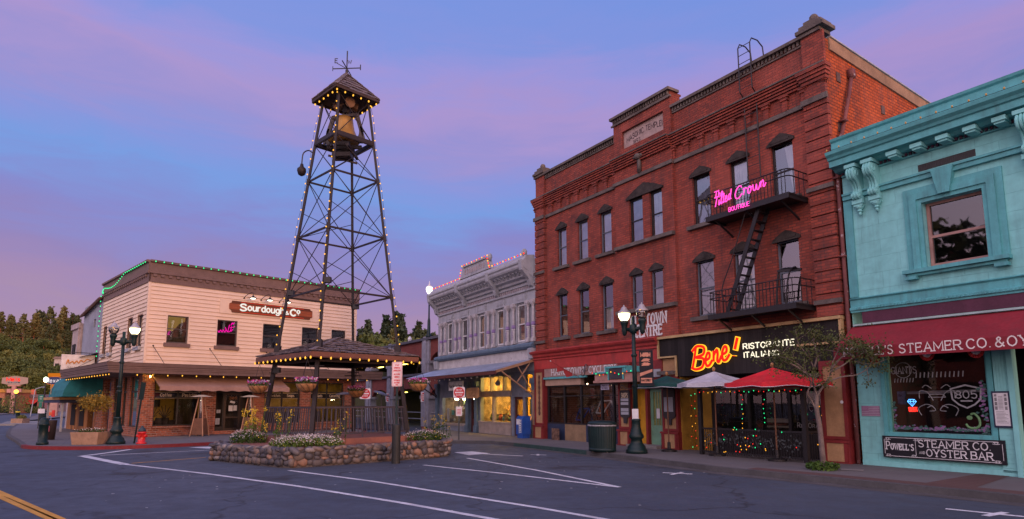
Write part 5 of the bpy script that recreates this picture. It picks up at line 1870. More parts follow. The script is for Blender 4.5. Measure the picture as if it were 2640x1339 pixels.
# parapet with dentil brackets
m = MB()
pr = [(0, 7.80), (-.06, 7.80), (-.06, 8.22), (-.14, 8.25), (-.14, 8.36), (-.10, 8.38), (-.10, 8.78), (-.20, 8.82), (-.20, 8.92), (0.1, 8.92)]
m.prismx(pr, -.06, Wd + .15)
part('parapet', m, TAUPE, T)
m = MB()
m.add([(y, -.06, z) for y, z in pr] + [(y, Dp, z) for y, z in pr], [tuple(range(len(pr) - 1, -1, -1))] + [(i, (i + 1) % len(pr), len(pr) + (i + 1) % len(pr), len(pr) + i) for i in range(len(pr))])
part('parapet', m, TAUPE, T)
m = MB()
for i in range(33):
    x = .1 + i * .36
    m.box(x, x + .16, -.135, -.061, 8.10, 8.22)
for i in range(24):
    y = .3 + i * .36
    m.box(-.135, -.061, y, y + .16, 8.10, 8.22)
part('dentils', m, TAUPE, T)
# upper windows
pinkw = None
for i, (a, b) in enumerate(LW):
    w = sash(T, 'window', a, b, 4.80, 6.2, .05, mat('brown window frame', (.06, .045, .045), .5) if i == 0 else bpy.data.materials['brown window frame'], GLASS if i == 0 else GRAYGLASS, .52, .05, .06)
    m = MB()
    m.box(a - .07, a, -.03, .05, 4.75, 6.27).box(b, b + .07, -.03, .05, 4.75, 6.27).box(a, b, -.03, .05, 6.2, 6.27)
    part('casing', m, SIDING, w)
    part('sill', MB().box(a - .12, b + .12, -.12, .02, 4.60, 4.79), TAUPE, w)
for i, (a, b) in enumerate(SW_):
    m = MB()
    m.box(.06, .12, a, a + .05, 4.62, 6.2).box(.06, .12, b - .05, b, 4.62, 6.2).box(.06, .12, a, b, 4.62, 4.68).box(.06, .12, a, b, 6.14, 6.2).box(.06, .11, a, b, 5.38, 5.43)
    w = part('window', m, bpy.data.materials['brown window frame'], T)
    part('pane', MB().quad((.10, a, 4.65), (.10, b, 4.65), (.10, b, 6.17), (.10, a, 6.17)), GRAYGLASS, w)
    part('sill', MB().box(-.16, .02, a - .1, b + .1, 4.42, 4.60), GREY, w)
    part('casing', MB().box(-.02, .05, a - .06, a, 4.6, 6.26).box(-.02, .05, b, b + .06, 4.6, 6.26).box(-.02, .05, a, b, 6.2, 6.26), WOOD, w)
m = MB()
m.quad((.3, .9, 4), (11.5, .9, 4), (11.5, .9, 7), (.3, .9, 7)).quad((.6, .3, 4), (.6, 9, 4), (.6, 9, 7), (.6, .3, 7))
part('rooms', m, DARK, T)
m = MB()
m.quad((.95, .45, 5.45), (1.9, .45, 5.45), (1.9, .45, 6.2), (.95, .45, 6.2))
part('lit_blind', m, glow_mat('lit yellow blind', (.85, .50, .12), .36), T)
m = MB()
m.add([(.93, .40, 4.8), (1.92, .40, 4.8), (1.92, .40, 6.0), (1.62, .40, 5.85), (1.25, .40, 5.35), (.93, .40, 5.15)], [(0, 1, 2, 3, 4, 5)])
part('inner_drape', m, mat('olive drape', (.10, .085, .05), .9, scale=7, var=.7, bump=0), T)
# tie rods holding the canopy
# canopy round the corner
CZ0, CZ1, CF, CS = 3.17, 3.66, -1.25, -1.75
m = MB()
poly = [(CS, CF), (13.0, CF), (13.0, 0), (0, 0), (0, 9.3), (CS, 9.3)]
def ring(d, z): return [(CS - d, CF - d, z), (13.0, CF - d, z), (13.0, 0, z), (0, 0, z), (0, 9.3, z), (CS - d, 9.3, z)]
levels = [(0, CZ0), (0, CZ0 + .14), (.03, CZ0 + .15), (.03, CZ0 + .22), (.05, CZ0 + .23), (.05, CZ0 + .30), (.08, CZ0 + .32), (.10, CZ1 - .03), (.12, CZ1)]
vs = []
for d, z in levels: vs += ring(d, z)
fs = []
for k in range(len(levels) - 1):
    for i in range(6):
        fs.append((k * 6 + i, k * 6 + (i + 1) % 6, (k + 1) * 6 + (i + 1) % 6, (k + 1) * 6 + i))
fs.append(tuple(range(5, -1, -1)))
kk = (len(levels) - 1) * 6
fs.append(tuple(kk + i for i in range(6)))
m.add(vs, fs)
part('canopy', m, mat('taupe canopy boards', (.155, .10, .085), .7, var=.15), T)
for x in (.35, 3.05, 6.1, 9.2):
    part('tie_rod', MB().tube([(x, -.02, 4.60), (x + .25, -1.1, 3.66)], .014, 6).ball((x, -.03, 4.6), .045, 6, 4), BLACK, T)
for y in (.7, 3.9, 7.2):
    part('tie_rod', MB().tube([(-.02, y, 4.65), (-1.55, y + .2, 3.66)], .014, 6).ball((-.03, y, 4.65), .045, 6, 4), BLACK, T)
# brick cafe front
m = MB()
fh = [(.56, 2.78, .62, 2.95), (3.52, 5.50, .1, 2.95), (6.12, 8.22, .62, 2.95), (8.90, 11.05, .62, 2.95)]
m.wall(0, 11.85, 0, 3.2, fh, 0, .3)
sh_ = [(.66, 2.05, .58, 3.1), (2.65, 3.4, .58, 3.1), (4.0, 5.2, .58, 3.1), (5.9, 7.4, .1, 3.1)]
m.wall(0, 9.2, 0, 3.2, sh_, 0, .3, 'y')
m.box(-.04, .52, -.04, -.001, 2.72, 2.80).box(-.04, -.001, -.04, .6, 2.72, 2.8)
part('brick_front', m, LBRICK, T)
m = MB()
m.box(.02, 11.8, -.14, -.001, .13, .30).box(.5, 3.4, -.12, -.002, .54, .618).box(6.1, 11.1, -.12, -.002, .54, .618)
m.box(-.12, -.002, -.14, 9.2, .13, .2)
part('brick_plinth', m, LBRICK, T)
FRB = mat('dark bronze frame', (.022, .018, .016), .5)
def cafe_window(a, b, z0, z1, words):
    fr = MB()
    xm = (a + b) / 2
    for x in (a, b):
        fr.box(x - .05 if x == b else x, x if x == b else x + .05, .06, .14, z0, z1)
    fr.box(xm - .035, xm + .035, .06, .14, z0, z1).box(a, b, .06, .14, z0, z0 + .06).box(a, b, .06, .14, z1 - .06, z1)
    fr.box(a + .05, b - .05, .07, .13, 2.34, 2.40)
    w = part('shop_window', fr, FRB, T)
    part('pane', MB().quad((a, .10, z0), (b, .10, z0), (b, .10, z1), (a, .10, z1)), SHOPGLASS, w)
    bl = MB()
    bl.box(a + .06, xm - .04, .115, .12, 2.0, 2.3).box(xm + .04, b - .06, .115, .12, 2.0, 2.3)
    part('lettered_band', bl, DARK, w)
    t = MB()
    for z in (2.0, 2.285):
        t.box(a + .06, xm - .04, .092, .096, z, z + .014).box(xm + .04, b - .06, .092, .096, z, z + .014)
    for k, s in enumerate(words):
        x0 = (a if k == 0 else xm) + .5 * (xm - a)
        wd = .085 * len(s)
        write(t, s, x0 - wd / 2, 2.09, .15, .093, wd, .2, serif=True, slab=.1)
    part('lettering', t, CREAM, w)
cafe_window(.56, 2.78, .62, 2.95, ("Coffee", "Pastries"))
cafe_window(6.12, 8.22, .62, 2.95, ("Sandwiches", "Soups"))
cafe_window(8.90, 11.05, .62, 2.95, ("Salads", "Catering"))
# side windows
for a, b, z0, z1 in sh_[:3]:
    fr = MB().box(.06, .14, a, a + .07, z0, z1).box(.06, .14, b - .07, b, z0, z1).box(.06, .14, a, b, z0, z0 + .06).box(.06, .14, a, b, 2.3, 2.38)
    w = part('shop_window', fr, FRB, T)
    part('pane', MB().quad((.1, a, z0), (.1, b, z0), (.1, b, z1), (.1, a, z1)), SHOPGLASS, w)
    if a < 1: part('notice', MB().box(.085, .09, .85, 1.15, 1.95, 2.5), GREY, w)
# door
m = MB()
m.box(3.52, 3.60, .2, .3, .13, 2.95).box(5.42, 5.5, .2, .3, .13, 2.95).box(3.95, 4.03, .22, .3, .13, 2.3).box(4.92, 5.0, .22, .3, .13, 2.3).box(3.6, 5.42, .2, .3, 2.28, 2.36)
m.box(3.6, 3.95, .22, .3, .13, .5).box(5.0, 5.42, .22, .3, .13, .5)
part('door_frame', m, FRB, T)
m = MB()
m.box(4.03, 4.14, .24, .29, .14, 2.28).box(4.81, 4.92, .24, .29, .14, 2.28).box(4.14, 4.81, .24, .29, .14, .42).box(4.14, 4.81, .24, .29, 2.18, 2.28).box(4.14, 4.81, .25, .285, .95, 1.02)
d = part('door', m, mat('dark wood door', (.05, .03, .02), .5), T)
part('pane', MB().quad((4.14, .265, .42), (4.81, .265, .42), (4.81, .265, 2.18), (4.14, .265, 2.18)), SHOPGLASS, d)
m = MB()
m.box(4.28, 4.50, .225, .23, 1.32, 1.62).box(4.53, 4.72, .225, .23, 1.34, 1.62)
m.add([(4.33, .226, 1.78), (4.58, .226, 1.72), (4.62, .226, 1.82), (4.37, .226, 1.88)], [(0, 1, 2, 3)])
part('notice', m, WHITE, d)
t = MB(); write(t, "385", 4.3, 1.95, .13, .236, .4, .16)
part('house_number', t, mat('brass numerals', (.36, .15, .05), .4, .3), d)
m = MB()
m.box(3.62, 3.84, .21, .215, .62, .95).box(3.66, 3.86, .21, .215, 1.22, 1.4)
part('window_sticker', m, GREY, d)
# cafe room, lit
m = MB()
m.quad((.32, 5, .1), (11.6, 5, .1), (11.6, 5, 3.15), (.32, 5, 3.15)).quad((.31, .32, .1), (.31, 5, .1), (.31, 5, 3.15), (.31, .32, 3.15)).quad((11.6, .32, .1), (11.6, 5, .1), (11.6, 5, 3.15), (11.6, .32, 3.15))
part('cafe_room', m, mat('mustard wall', (.40, .26, .06), .9, scale=.8, var=.35), T)
m = MB()
m.quad((.3, .3, .14), (11.6, .3, .14), (11.6, 5, .14), (.3, 5, .14)).quad((.3, .3, 3.16), (11.6, .3, 3.16), (11.6, 5, 3.16), (.3, 5, 3.16))
m.box(3.3, 5.9, 1.0, 1.1, .14, 2.6).box(6, 11, 2.6, 3.2, .14, 1.2).box(3.0, 3.3, 2, 4.9, .14, 3)  # first box is an added screen that keeps the doorway dark
m.box(1.0, 1.5, 2.0, 2.5, .14, .85).box(2.0, 2.5, 2.4, 2.9, .14, .85)
for x, y in ((.8, 1.7), (1.25, 1.5), (1.7, 1.9), (2.3, 1.6)):
    m.lathe([(.16, 0), (.19, .25), (.16, .5)], 10, (x, y, .5))
for x in (.9, 1.5, 2.2):
    for k in range(9):
        a = k * .7
        m.bar((x, 1.4, 1.0), (x + .3 * math.cos(a), 1.4 + .1 * math.sin(a), 1.35 + .3 * math.sin(a)), .03)
part('cafe_fittings_and_screen', m, mat('dark fittings and screen', (.03, .024, .02), .7), T)
m = MB()
for x in (1.3, 4.4, 7.2, 9.9):
    m.box(x - .4, x + .4, 3.0, 3.25, 3.08, 3.12)
part('ceiling_lamps', m, glow_mat('cafe lamp', (1, .66, .22), 22), T)
m = MB()
m.box(1.8, 2.25, 4.9, 4.95, 1.55, 1.95).box(.9, 1.35, 4.9, 4.95, 1.6, 2.0).box(7.0, 7.6, 4.9, 4.95, 1.6, 2.1)
part('wall_pictures', m, DARK, T)
# striped fabric awning below the canopy
m = MB()
m.quad((.42, -.02, 3.12), (6.95, -.02, 3.12), (6.95, -1.25, 2.56), (.42, -1.25, 2.56))
m.add([(.42, -.02, 3.12), (.42, -1.25, 2.56), (.42, -1.22, 2.52), (.42, -.02, 3.08)], [(0, 1, 2, 3)])
m.box(.40, 6.97, -1.28, -1.22, 2.54, 2.585)
n = 66
vs = []
for i in range(n + 1):
    x = .42 + 6.53 * i / n
    vs += [(x, -1.285, 2.545), (x, -1.285, 2.36 + .022 * math.sin(i * .95))]
m.add(vs, [(2 * i, 2 * i + 1, 2 * i + 3, 2 * i + 2) for i in range(n)])
part('fabric_awning', m, mat('peach awning cloth', (.36, .22, .17), .9, scale=1.2, var=.2), T)

# ---- signs and lamps on the clapboard wall
T = thing('cafe_sign', 'carved dark wood sign with white raised lettering on a pale backing board', 'sign', FL, (6.3, -.1, 6.5))
m = MB().box(3.42, 9.15, -.07, -.031, 6.57, 7.34)
part('backing_board', m, SIDING, T)
m = MB()
r = .12
P_ = [(4.05, 6.66), (8.58, 6.66), (8.62, 6.76), (8.74, 6.80), (8.74, 7.18), (8.62, 7.22), (8.58, 7.30), (4.05, 7.30), (4.02, 7.20), (3.90, 7.14), (3.90, 6.84), (4.02, 6.78)]
m.prism(P_, -.13, -.071)
part('carved_board', m, plank_mat('carved wood', (.24, .06, .022), .16, 2, .6, .5, .03), T)
m = MB()
ribbon(m, [(4.5, 7.25), (8.2, 7.25)], .025, -.134); ribbon(m, [(4.5, 6.71), (8.2, 6.71)], .025, -.134)
part('neon_rule', m, glow_mat('red edge light', (1, .05, .02), .8), T)
m = MB()
write(m, "S", 4.47, 6.80, .36, -.16, .34, .22, .03, True, slab=.10)
write(m, "ourdough", 4.90, 6.84, .34, -.16, 2.05, .19, .03, True, gap=2.2, slab=.06)
write(m, "&", 7.06, 6.83, .18, -.16, .20, .22, .03)
write(m, "C", 7.36, 6.80, .36, -.16, .32, .24, .03, True)
write(m, "o", 7.76, 6.96, .26, -.16, .17, .24, .03)
m.ball((7.85, -.145, 6.88), (.03, .02, .03), 6, 4)
for z in (6.82, 7.14):
    pass
part('lettering', m, glow_mat('backlit white letters', (1, .93, .85), .95), T)
for k, (x, lab) in enumerate(((4.98, 'above the left half of the carved cafe sign'), (5.93, 'above the middle of the carved cafe sign'), (7.0, 'behind the tower leg above the carved cafe sign'))):
    if k == 0:
        T = thing('sign_lamp', 'small gooseneck lamp with a dark shade ' + lab, 'lamp', FL, (x, 0, 7.5), 'gooseneck sign lamps')
        m = MB().tube(cat([(x - .28, -.03, 7.52), (x - .24, -.25, 7.66), (x - .08, -.5, 7.80), (x, -.55, 7.74), (x, -.55, 7.62)], 5), .014, 6).ball((x - .28, -.04, 7.52), .05, 6, 4)
        part('arm', m, BLACK, T)
        part('shade', MB().lathe([(.19, -.10), (.17, -.07), (.07, 0), (.035, .06), (.02, .08)], 14, (x, -.55, 7.58)), BLACK, T, True)
        part('lamp', MB().ball((x, -.55, 7.475), (.14, .14, .035), 10, 5), glow_mat('sign lamp glow', (1, .90, .72), 5), T)
        lamp0 = T
    else:
        dup(lamp0, FL.w(x, 0, 7.5), None, 'small gooseneck lamp with a dark shade ' + lab)
T = thing('neon_sign', 'magenta neon script hanging in the second upper window of the clapboard building', 'neon sign', FL, (3.9, .0, 5.6))
m = MB()
q = [(3.42, 5.62), (3.48, 5.52), (3.56, 5.66), (3.64, 5.54), (3.70, 5.68), (3.78, 5.55), (3.84, 5.70), (3.80, 5.82), (3.92, 5.58), (3.98, 5.80), (4.02, 5.98), (3.95, 5.6), (4.08, 5.66), (4.12, 5.9), (4.10, 5.62), (4.2, 5.75)]
m.tube([(p.x, .03, p.y) for p in cat(q, 4)], .018, 5)
m.tube([(p.x, .03, p.y) for p in cat([(4.05, 5.82), (4.22, 5.86), (4.3, 5.92)], 3)], .016, 5)
m.tube([(p.x, .03, p.y) for p in cat([(4.10, 5.95), (4.16, 6.1), (4.2, 6.02), (4.27, 6.12)], 3)], .022, 5)
part('neon_tube', m, glow_mat('magenta neon', (1, .01, .40), 1.1), T)

def light_string(label, F, pts, mt, size=.035, group=None, drop=.02, cat_='string lights', off=None, elong=1.4):
    T = thing('string_lights', label, cat_, F, off or pts[len(pts) // 2], group)
    part('wire', MB().tube(pts, .006, 4), WIRE, T)
    mts = mt if isinstance(mt, (list, tuple)) else [mt]
    o = OFF[T.name]
    for k, mm in enumerate(mts):
        b = part('bulb', MB().ball(o, (size, size, size * elong), 6, 4), mm, T)
        copies(b, [(p[0], p[1], p[2] - drop) for p in pts[k::len(mts)]], T)
    return T
light_string('row of green bulbs along the front parapet of the clapboard building', FL, [(.15 + i * .38, -.22, 8.86 + .01 * (i % 3)) for i in range(32)], GREENB, .028)
sp = [(-.23, .15 + i * .36, 8.82) for i in range(11)] + [(-.23, 4.1 + i * .30, 8.78 - .26 * math.sin(i / 13 * PI) - .02 * i) for i in range(14)] + [(-.23, 8.3 + .07 * (i % 4), 8.5 - .05 * i) for i in range(6)] + [(-.20, 8.9 + .05 * math.sin(i * 2), 8.15 - .30 * i) for i in range(13)]
light_string('sagging green bulbs along the side parapet and down the wall edge of the clapboard building', FL, sp, GREENB, .026)
light_string('amber bulbs under the front edge of the brown canopy', FL, [(-1.2 + i * .66, -1.12, 3.12 - .012 * (i % 2)) for i in range(21)], BULB, .028)
T = thing('canopy_lamp', 'bright amber lamp under the canopy at the top of the brick corner pillar', 'lamp', FL, (.25, -.3, 3.1))
part('bulb', MB().ball((.25, -.26, 3.06), .04, 8, 5), glow_mat('pillar lamp', (1, .60, .10), 60), T)
part('holder', MB().box(.2, .3, -.31, -.21, 3.10, 3.165), BLACK, T)
light_string('closely spaced amber bulbs under the side street edge of the brown canopy', FL, [(-1.6, -.7 + i * .55, 3.12) for i in range(18)], BULB, .024)

# neighbours down the side street
T = thing('stucco_building', 'grey blue stucco building with a tiled parapet beside the clapboard building', 'building', FL, (0, 11, 0))
m = MB()
hs = [(10.62, 11.1, 6.45, 6.95), (9.4, 13.0, 3.7, 4.75)]
m.wall(9.02, 13.9, 0, 8.0, hs, -.02, .25, 'y')
m.quad((-.02, 13.9, 0), (9, 13.9, 0), (9, 13.9, 7.6), (-.02, 13.9, 7.6)).quad((-.02, 9.02, 3), (9, 9.02, 3), (9, 9.02, 8.0), (-.02, 9.02, 8.0))
part('wall', m, mat('grey blue stucco', (.27, .29, .35), .9, scale=.8, bump=.4), T)
m = MB()
for i in range(25):
    y = 9.05 + i * .195
    zt = 8.18 - .135 * (y - 9.05)
    m.tube([(.15, y, zt + .1), (-.28, y, zt - .18)], .085, 6)
part('tile_parapet', m, mat('dark roof tiles', (.13, .075, .06), .9), T)
m = MB()
for k in range(6):
    m.box(-.05, .05, 9.4 + k * .68, 9.55 + k * .68, 3.7, 4.75)
m.quad((.2, 9.3, 3.7), (.2, 13.1, 3.7), (.2, 13.1, 4.8), (.2, 9.3, 4.8)).quad((.2, 10.5, 6.4), (.2, 11.2, 6.4), (.2, 11.2, 7), (.2, 10.5, 7))
m.add([(-.03, 9.2, 4.78), (-.9, 9.2, 4.5), (-.9, 13.2, 4.5), (-.03, 13.2, 4.78)], [(0, 1, 2, 3)])
part('timber_bay', m, mat('brown bay timber', (.12, .075, .055), .8), T)
T = thing('white_building', 'narrow pale building with cornice further down the side street', 'building', FL, (0, 18, 0))
m = MB()
m.box(-.1, 8, 14.2, 16.6, 0, 7.0)
m.box(-.22, -.101, 14.2, 16.6, 6.7, 7.05).box(-.18, -.101, 14.4, 14.7, 3.9, 6.69)
part('wall', m, mat('pale pink stucco', (.40, .33, .31), .9), T)
for y in (15.3,):
    part('window', MB().box(-.14, -.101, y, y + .9, 4.2, 5.7), DARK, T)
T = thing('projecting_sign', 'white gallery sign with orange script projecting above the brown canopy', 'sign', FL, (-.8, 9.7, 4.0))
S_ = Frame(FL.w(-1.55, 9.55, 0)[:2], (math.cos(FL.a) , math.sin(FL.a)))
m = MB().box(-1.75, -.1, 9.66, 9.72, 3.72, 4.62)
part('board', m, WHITE, T)
m = MB()
m.tube([(p.x, 9.645, p.y) for p in cat([(-1.5, 4.05), (-1.42, 4.32), (-1.36, 4.1), (-1.2, 4.22), (-1.12, 4.1), (-1.0, 4.26), (-.9, 4.12), (-.8, 4.3), (-.66, 4.2), (-.5, 4.36), (-.3, 4.3)], 4)], .03, 5)
part('script', m, mat('orange script paint', (.60, .22, .02), .6), T)
m = MB()
write(m, "GALLERY", -1.45, 3.82, .09, 9.655, .8, .12)
part('lettering', m, DARK, T)
m = MB().tube([(-.02, 9.69, 4.75), (-1.75, 9.69, 4.75)], .02, 5).tube([(-.4, 9.69, 4.75), (-.4, 9.69, 4.62)], .01, 4).tube([(-1.5, 9.69, 4.75), (-1.5, 9.69, 4.62)], .01, 4)
part('bracket', m, BLACK, T)
T = thing('shop_awning', 'rounded teal awning over the pavement beyond the brown canopy', 'awning', FL, (-.9, 10.5, 2.2))
m = MB()
pr = [(-.02, 3.42), (-1.2, 3.36), (-1.62, 3.0), (-1.85, 2.5), (-1.9, 2.14)]
m.add([(x, 7.6, z) for x, z in pr] + [(x, 11.6, z) for x, z in pr], [(i, i + 1, 6 + i, 5 + i) for i in range(4)])
m.add([(x, 7.6, z) for x, z in pr] + [(-.02, 7.6, 2.14)], [(0, 1, 2, 3, 4, 5)])
m.add([(x, 11.6, z) for x, z in pr] + [(-.02, 11.6, 2.14)], [(5, 4, 3, 2, 1, 0)])
part('canopy', m, mat('teal canvas', (.01, .16, .18), .75), T)
m = MB()
m.box(-1.90, -1.88, 11.0, 11.15, 2.3, 2.9)
part('emblem', m, mat('tan emblem', (.4, .3, .15), .8), T)
T = thing('shop_awning', 'flat ochre and navy shop canopy on posts under the teal awning', 'awning', FL, (-.9, 11.5, 1.8))
part('fascia', MB().box(-1.7, -.02, 9.6, 14.5, 1.98, 2.13), mat('ochre fascia', (.46, .26, .10), .7), T)
part('soffit', MB().box(-1.66, -.05, 9.65, 14.4, 1.80, 1.975), mat('navy soffit', (.02, .03, .07), .7), T)
m = MB()
for y in (9.9, 14.2):
    m.box(-1.5, -1.4, y, y + .1, .13, 1.8)
part('post', m, GREY, T)
T = thing('wooden_shopfront', 'orange timber shopfront in shade below the ochre canopy', 'shopfront', FL, (0, 12, .1))
m = MB()
m.box(-.3, -.03, 9.3, 15, .1, 1.8)
part('wall', m, plank_mat('orange timber', (.34, .14, .04), .3, 1, .5), T)
m = MB()
m.box(-.32, -.301, 10.2, 11.4, .4, 1.7).box(-.32, -.301, 12.6, 13.8, .4, 1.7)
part('window', m, DARK, T)

# ================================================================ grey Victorian shop (front y=0, x from -11.3 to 0)
T = thing('victorian_shop', 'two storey grey Victorian shop with ornate cornice, paired columns and a tin awning', 'building', FV, (-5.6, 0, 0))
VW = [(-9.84, -9.16), (-7.86, -7.13), (-5.77, -5.07), (-3.75, -3.03), (-1.71, -.98)]
XL, XR = -11.25, -.02
m = MB()
m.wall(XL, XR, 3.2, 8.5, [(a, b, 4.62, 6.45) for a, b in VW], 0, .25)
m.quad((XL, 0, 0), (XL, 14, 0), (XL, 14, 8), (XL, 0, 8.3)).quad((XR, 0, 6), (XR, 14, 6), (XR, 14, 8), (XR, 0, 8.3)).quad((XL, .4, 8.1), (XR, .4, 8.1), (XR, 14, 8), (XL, 14, 8))
part('wall', m, GREY, T)
m = MB()
m.prismx([(0, 7.46), (-.12, 7.5), (-.14, 7.62), (-.30, 7.70), (-.34, 7.86), (-.62, 8.02), (-.66, 8.10), (-.66, 8.20), (-.72, 8.26), (-.72, 8.34), (-.6, 8.40), (-.45, 8.62), (-.1, 8.66), (0, 8.66)], XL - .15, XR - .12)
m.box(XL, XR, -.08, -.001, 7.02, 7.12).box(XL, XR, -.06, -.001, 7.30, 7.36)
m.box(XL, XR, -.10, -.001, 6.52, 6.60)
part('cornice', m, GREY, T)
m = MB()
x = XL + .1
while x < XR - .3:
    m.prismx([(-.14, 7.63), (-.50, 7.90), (-.50, 8.0), (-.14, 8.0)], x, x + .14)
    x += .36
part('modillions', m, GREY, T)
m = MB()
x = XL + .1
while x < XR - .2:
    m.box(x, x + .10, -.035, -.0, 7.14, 7.28)
    x += .21
part('frieze_blocks', m, mat('faded pink frieze', (.30, .25, .27), .8), T)
for x in (XL - .12, -7.45, -3.75, XR - .40):
    part('console', MB().prismx([(-.02, 7.1), (-.20, 7.2), (-.30, 7.5), (-.70, 7.9), (-.76, 8.36), (-.02, 8.42)], x, x + .26), GREY, T)
for x in (XR - .36, XL):
    part('console', MB().prismx([(-.02, 3.7), (-.25, 3.75), (-.30, 4.2), (-.12, 4.3), (-.02, 4.3)], x, x + .34), GREY, T)
m = MB()
m.prism([(-7.25, 8.64), (-3.55, 8.64), (-3.72, 8.72), (-3.98, 9.16), (-4.2, 9.22), (-6.65, 9.22), (-6.85, 9.16), (-7.08, 8.72)], -.50, -.2)
m.box(-6.7, -4.1, -.58, -.15, 9.221, 9.30)
for x in (-6.95, -3.9):
    m.ball((x, -.35, 9.30), (.13, .13, .20), 8, 5)
part('pediment', m, GREY, T)
part('finial', MB().ball((-.42, -.4, 8.78), (.15, .15, .2), 8, 5), GREY, T)
m = MB()
for k in range(9):
    m.box(-6.55 + k * .27, -6.40 + k * .27, -.515, -.501, 8.80, 9.05)
part('pediment_relief', m, mat('pinkish relief', (.34, .28, .28), .8), T)
# columns: two beside every window
cols = []
for i in range(6):
    c = [-10.26, -8.25, -6.28, -4.25, -2.22, -.30][i]
    cols += [c - .29, c + (.29 if i < 5 else .17)]
for j, x in enumerate(cols):
    if j == 0:
        m = MB()
        m.lathe([(.085, 4.72), (.085, 5.22), (.105, 5.24), (.105, 5.30)], 10, (x, -.10, 0)).lathe([(.07, 5.48), (.06, 6.2), (.09, 6.26), (.09, 6.31)], 10, (x, -.10, 0))
        m.box(x - .11, x + .11, -.21, -.002, 6.31, 6.37).box(x - .14, x + .14, -.23, -.002, 6.371, 6.52).box(x - .10, x + .10, -.20, -.002, 4.55, 4.72)
        col0 = part('column', m, mat('pale grey column', (.46, .44, .45), .7), T)
        b = part('collar', MB().lathe([(.09, 5.30), (.12, 5.36), (.09, 5.48)], 10, (x, -.10, 0)), LAV, col0)
        fl_ = MB()
        for k in range(5):
            fl_.box(x - .05, x + .05, -.195, -.185, 4.78 + k * .085, 4.82 + k * .085)
        part('ornament', fl_, LAV, col0)
    else:
        c = col0.copy(); COL.objects.link(c); c.parent = T
        c.location = (x - cols[0], 0, 0)
        for g_ in col0.children:
            d = g_.copy(); COL.objects.link(d); d.parent = c
for a, b in VW:
    w = sash(T, 'window', a, b, 4.64, 6.44, .02, WHITE, GLASS, .47, .06, .07, [(.04, .96, .97, .04, .04, .96)] if a > -2 else None, cm=BLIND)
    m = MB()
    m.box(a - .1, a, -.05, .04, 4.6, 6.5).box(b, b + .1, -.05, .04, 4.6, 6.5).box(a - .12, b + .12, -.07, -.001, 6.60, 6.92)
    m.box(a - .04, b + .04, -.085, -.071, 6.66, 6.86)
    part('casing', m, GREY, w)
m = MB()
m.quad((-11, .9, 4.3), (-.2, .9, 4.3), (-.2, .9, 7), (-11, .9, 7))
part('rooms', m, DARK, T)
m = MB()
m.prismx([(0, 4.22), (-.2, 4.24), (-.28, 4.32), (-.28, 4.42), (-.18, 4.5), (-.02, 4.54)], XL, XR)
part('sill_cornice', m, BLUEG, T)
m = MB().box(XL + .3, XR - .36, -.05, -.001, 3.72, 4.21)
part('peeling_fascia', m, mat('peeling paint', (.50, .49, .49), .8, scale=2, wear=(.12, .09, .08)), T)
# tin awning
TIN = mat('tin sheet', (.30, .35, .44), .45, .25, scale=.9, var=.3, wear=(.20, .24, .32), spec=.6)
m = MB()
n = 130
x0, x1 = -11.2, -.15
vs = []
for i in range(n + 1):
    x = x0 + (x1 - x0) * i / n
    dz = .018 if i % 2 else 0
    vs += [(x, -.03, 3.72 + dz), (x, -2.1, 3.14 + dz)]
m.add(vs, [(2 * i, 2 * i + 1, 2 * i + 3, 2 * i + 2) for i in range(n)])
part('tin_awning', m, TIN, T)
m = MB()
m.box(x0, x1, -2.12, -2.06, 2.98, 3.13)
part('awning_fascia', m, mat('oxblood board', (.10, .025, .02), .7), T)
m = MB()
for k in range(12):
    x = x0 + .1 + (x1 - x0 - .2) * k / 11
    m.bar((x, -.05, 3.66), (x, -2.06, 3.09), .06, .09)
TIMB = mat('peach timber', (.36, .21, .12), .75, scale=3)
part('rafters', m, mat('dark rafters', (.06, .04, .035), .8), T)
m = MB()
x = -.17
m.bar((x, -.02, 3.68), (x, -2.08, 3.11), .07, .12)
m.bar((x, -1.8, 3.12), (x, -.12, 2.05), .05, .06).bar((x, -.95, 3.38), (x, -.12, 2.12), .045, .05).bar((x, -.32, 3.5), (x, -.98, 2.65), .045, .05)
m.box(x - .05, x + .05, -.14, -.04, .13, 2.3)
part('awning_brace', m, TIMB, T)
x = -11.1
m = MB()
m.bar((x, -1.8, 3.08), (x, -.12, 2.05), .05, .06).bar((x, -.95, 3.3), (x, -.12, 2.12), .045, .05).bar((x, -.32, 3.5), (x, -.98, 2.65), .045, .05)
part('awning_brace', m, mat('dark iron brace', (.03, .025, .03), .6), T)
# shopfront below
m = MB()
holes = [(-10.62, -7.2, .55, 2.02), (-6.92, -6.12, .13, 2.5), (-5.68, -2.48, .75, 2.02), (-5.66, -2.46, 2.32, 3.05), (-2.22, -1.36, .13, 2.0), (-1.2, -.48, .86, 1.98), (-1.2, -.48, 2.2, 3.05)]
m.wall(XL, XR, 0, 3.7, holes, .05, .2)
part('shopfront', m, mat('grey blue shopfront', (.20, .23, .29), .7), T)
m = MB()
for x in (-11.2, -7.05, -5.98, -.22):
    m.box(x - .16, x + .16, -.10, .049, .13, 2.85).box(x - .2, x + .2, -.14, .05, .13, .5).box(x - .22, x + .22, -.16, .05, 2.6, 2.86)
part('cast_pilasters', m, BLUEG, T)
m = MB()
m.box(-5.8, -2.4, .0, .048, .13, .70).box(-5.8, -2.4, -.03, .049, .68, .76).box(-10.7, -7.2, -.02, .049, .42, .56).box(-5.72, -2.4, -.02, .048, 2.03, 2.30)
m.box(-4.28, -4.16, .0, .2, .75, 2.02).box(-4.5, -4.42, .0, .2, 2.3, 3.05).box(-3.2, -3.12, .0, .2, 2.3, 3.05)
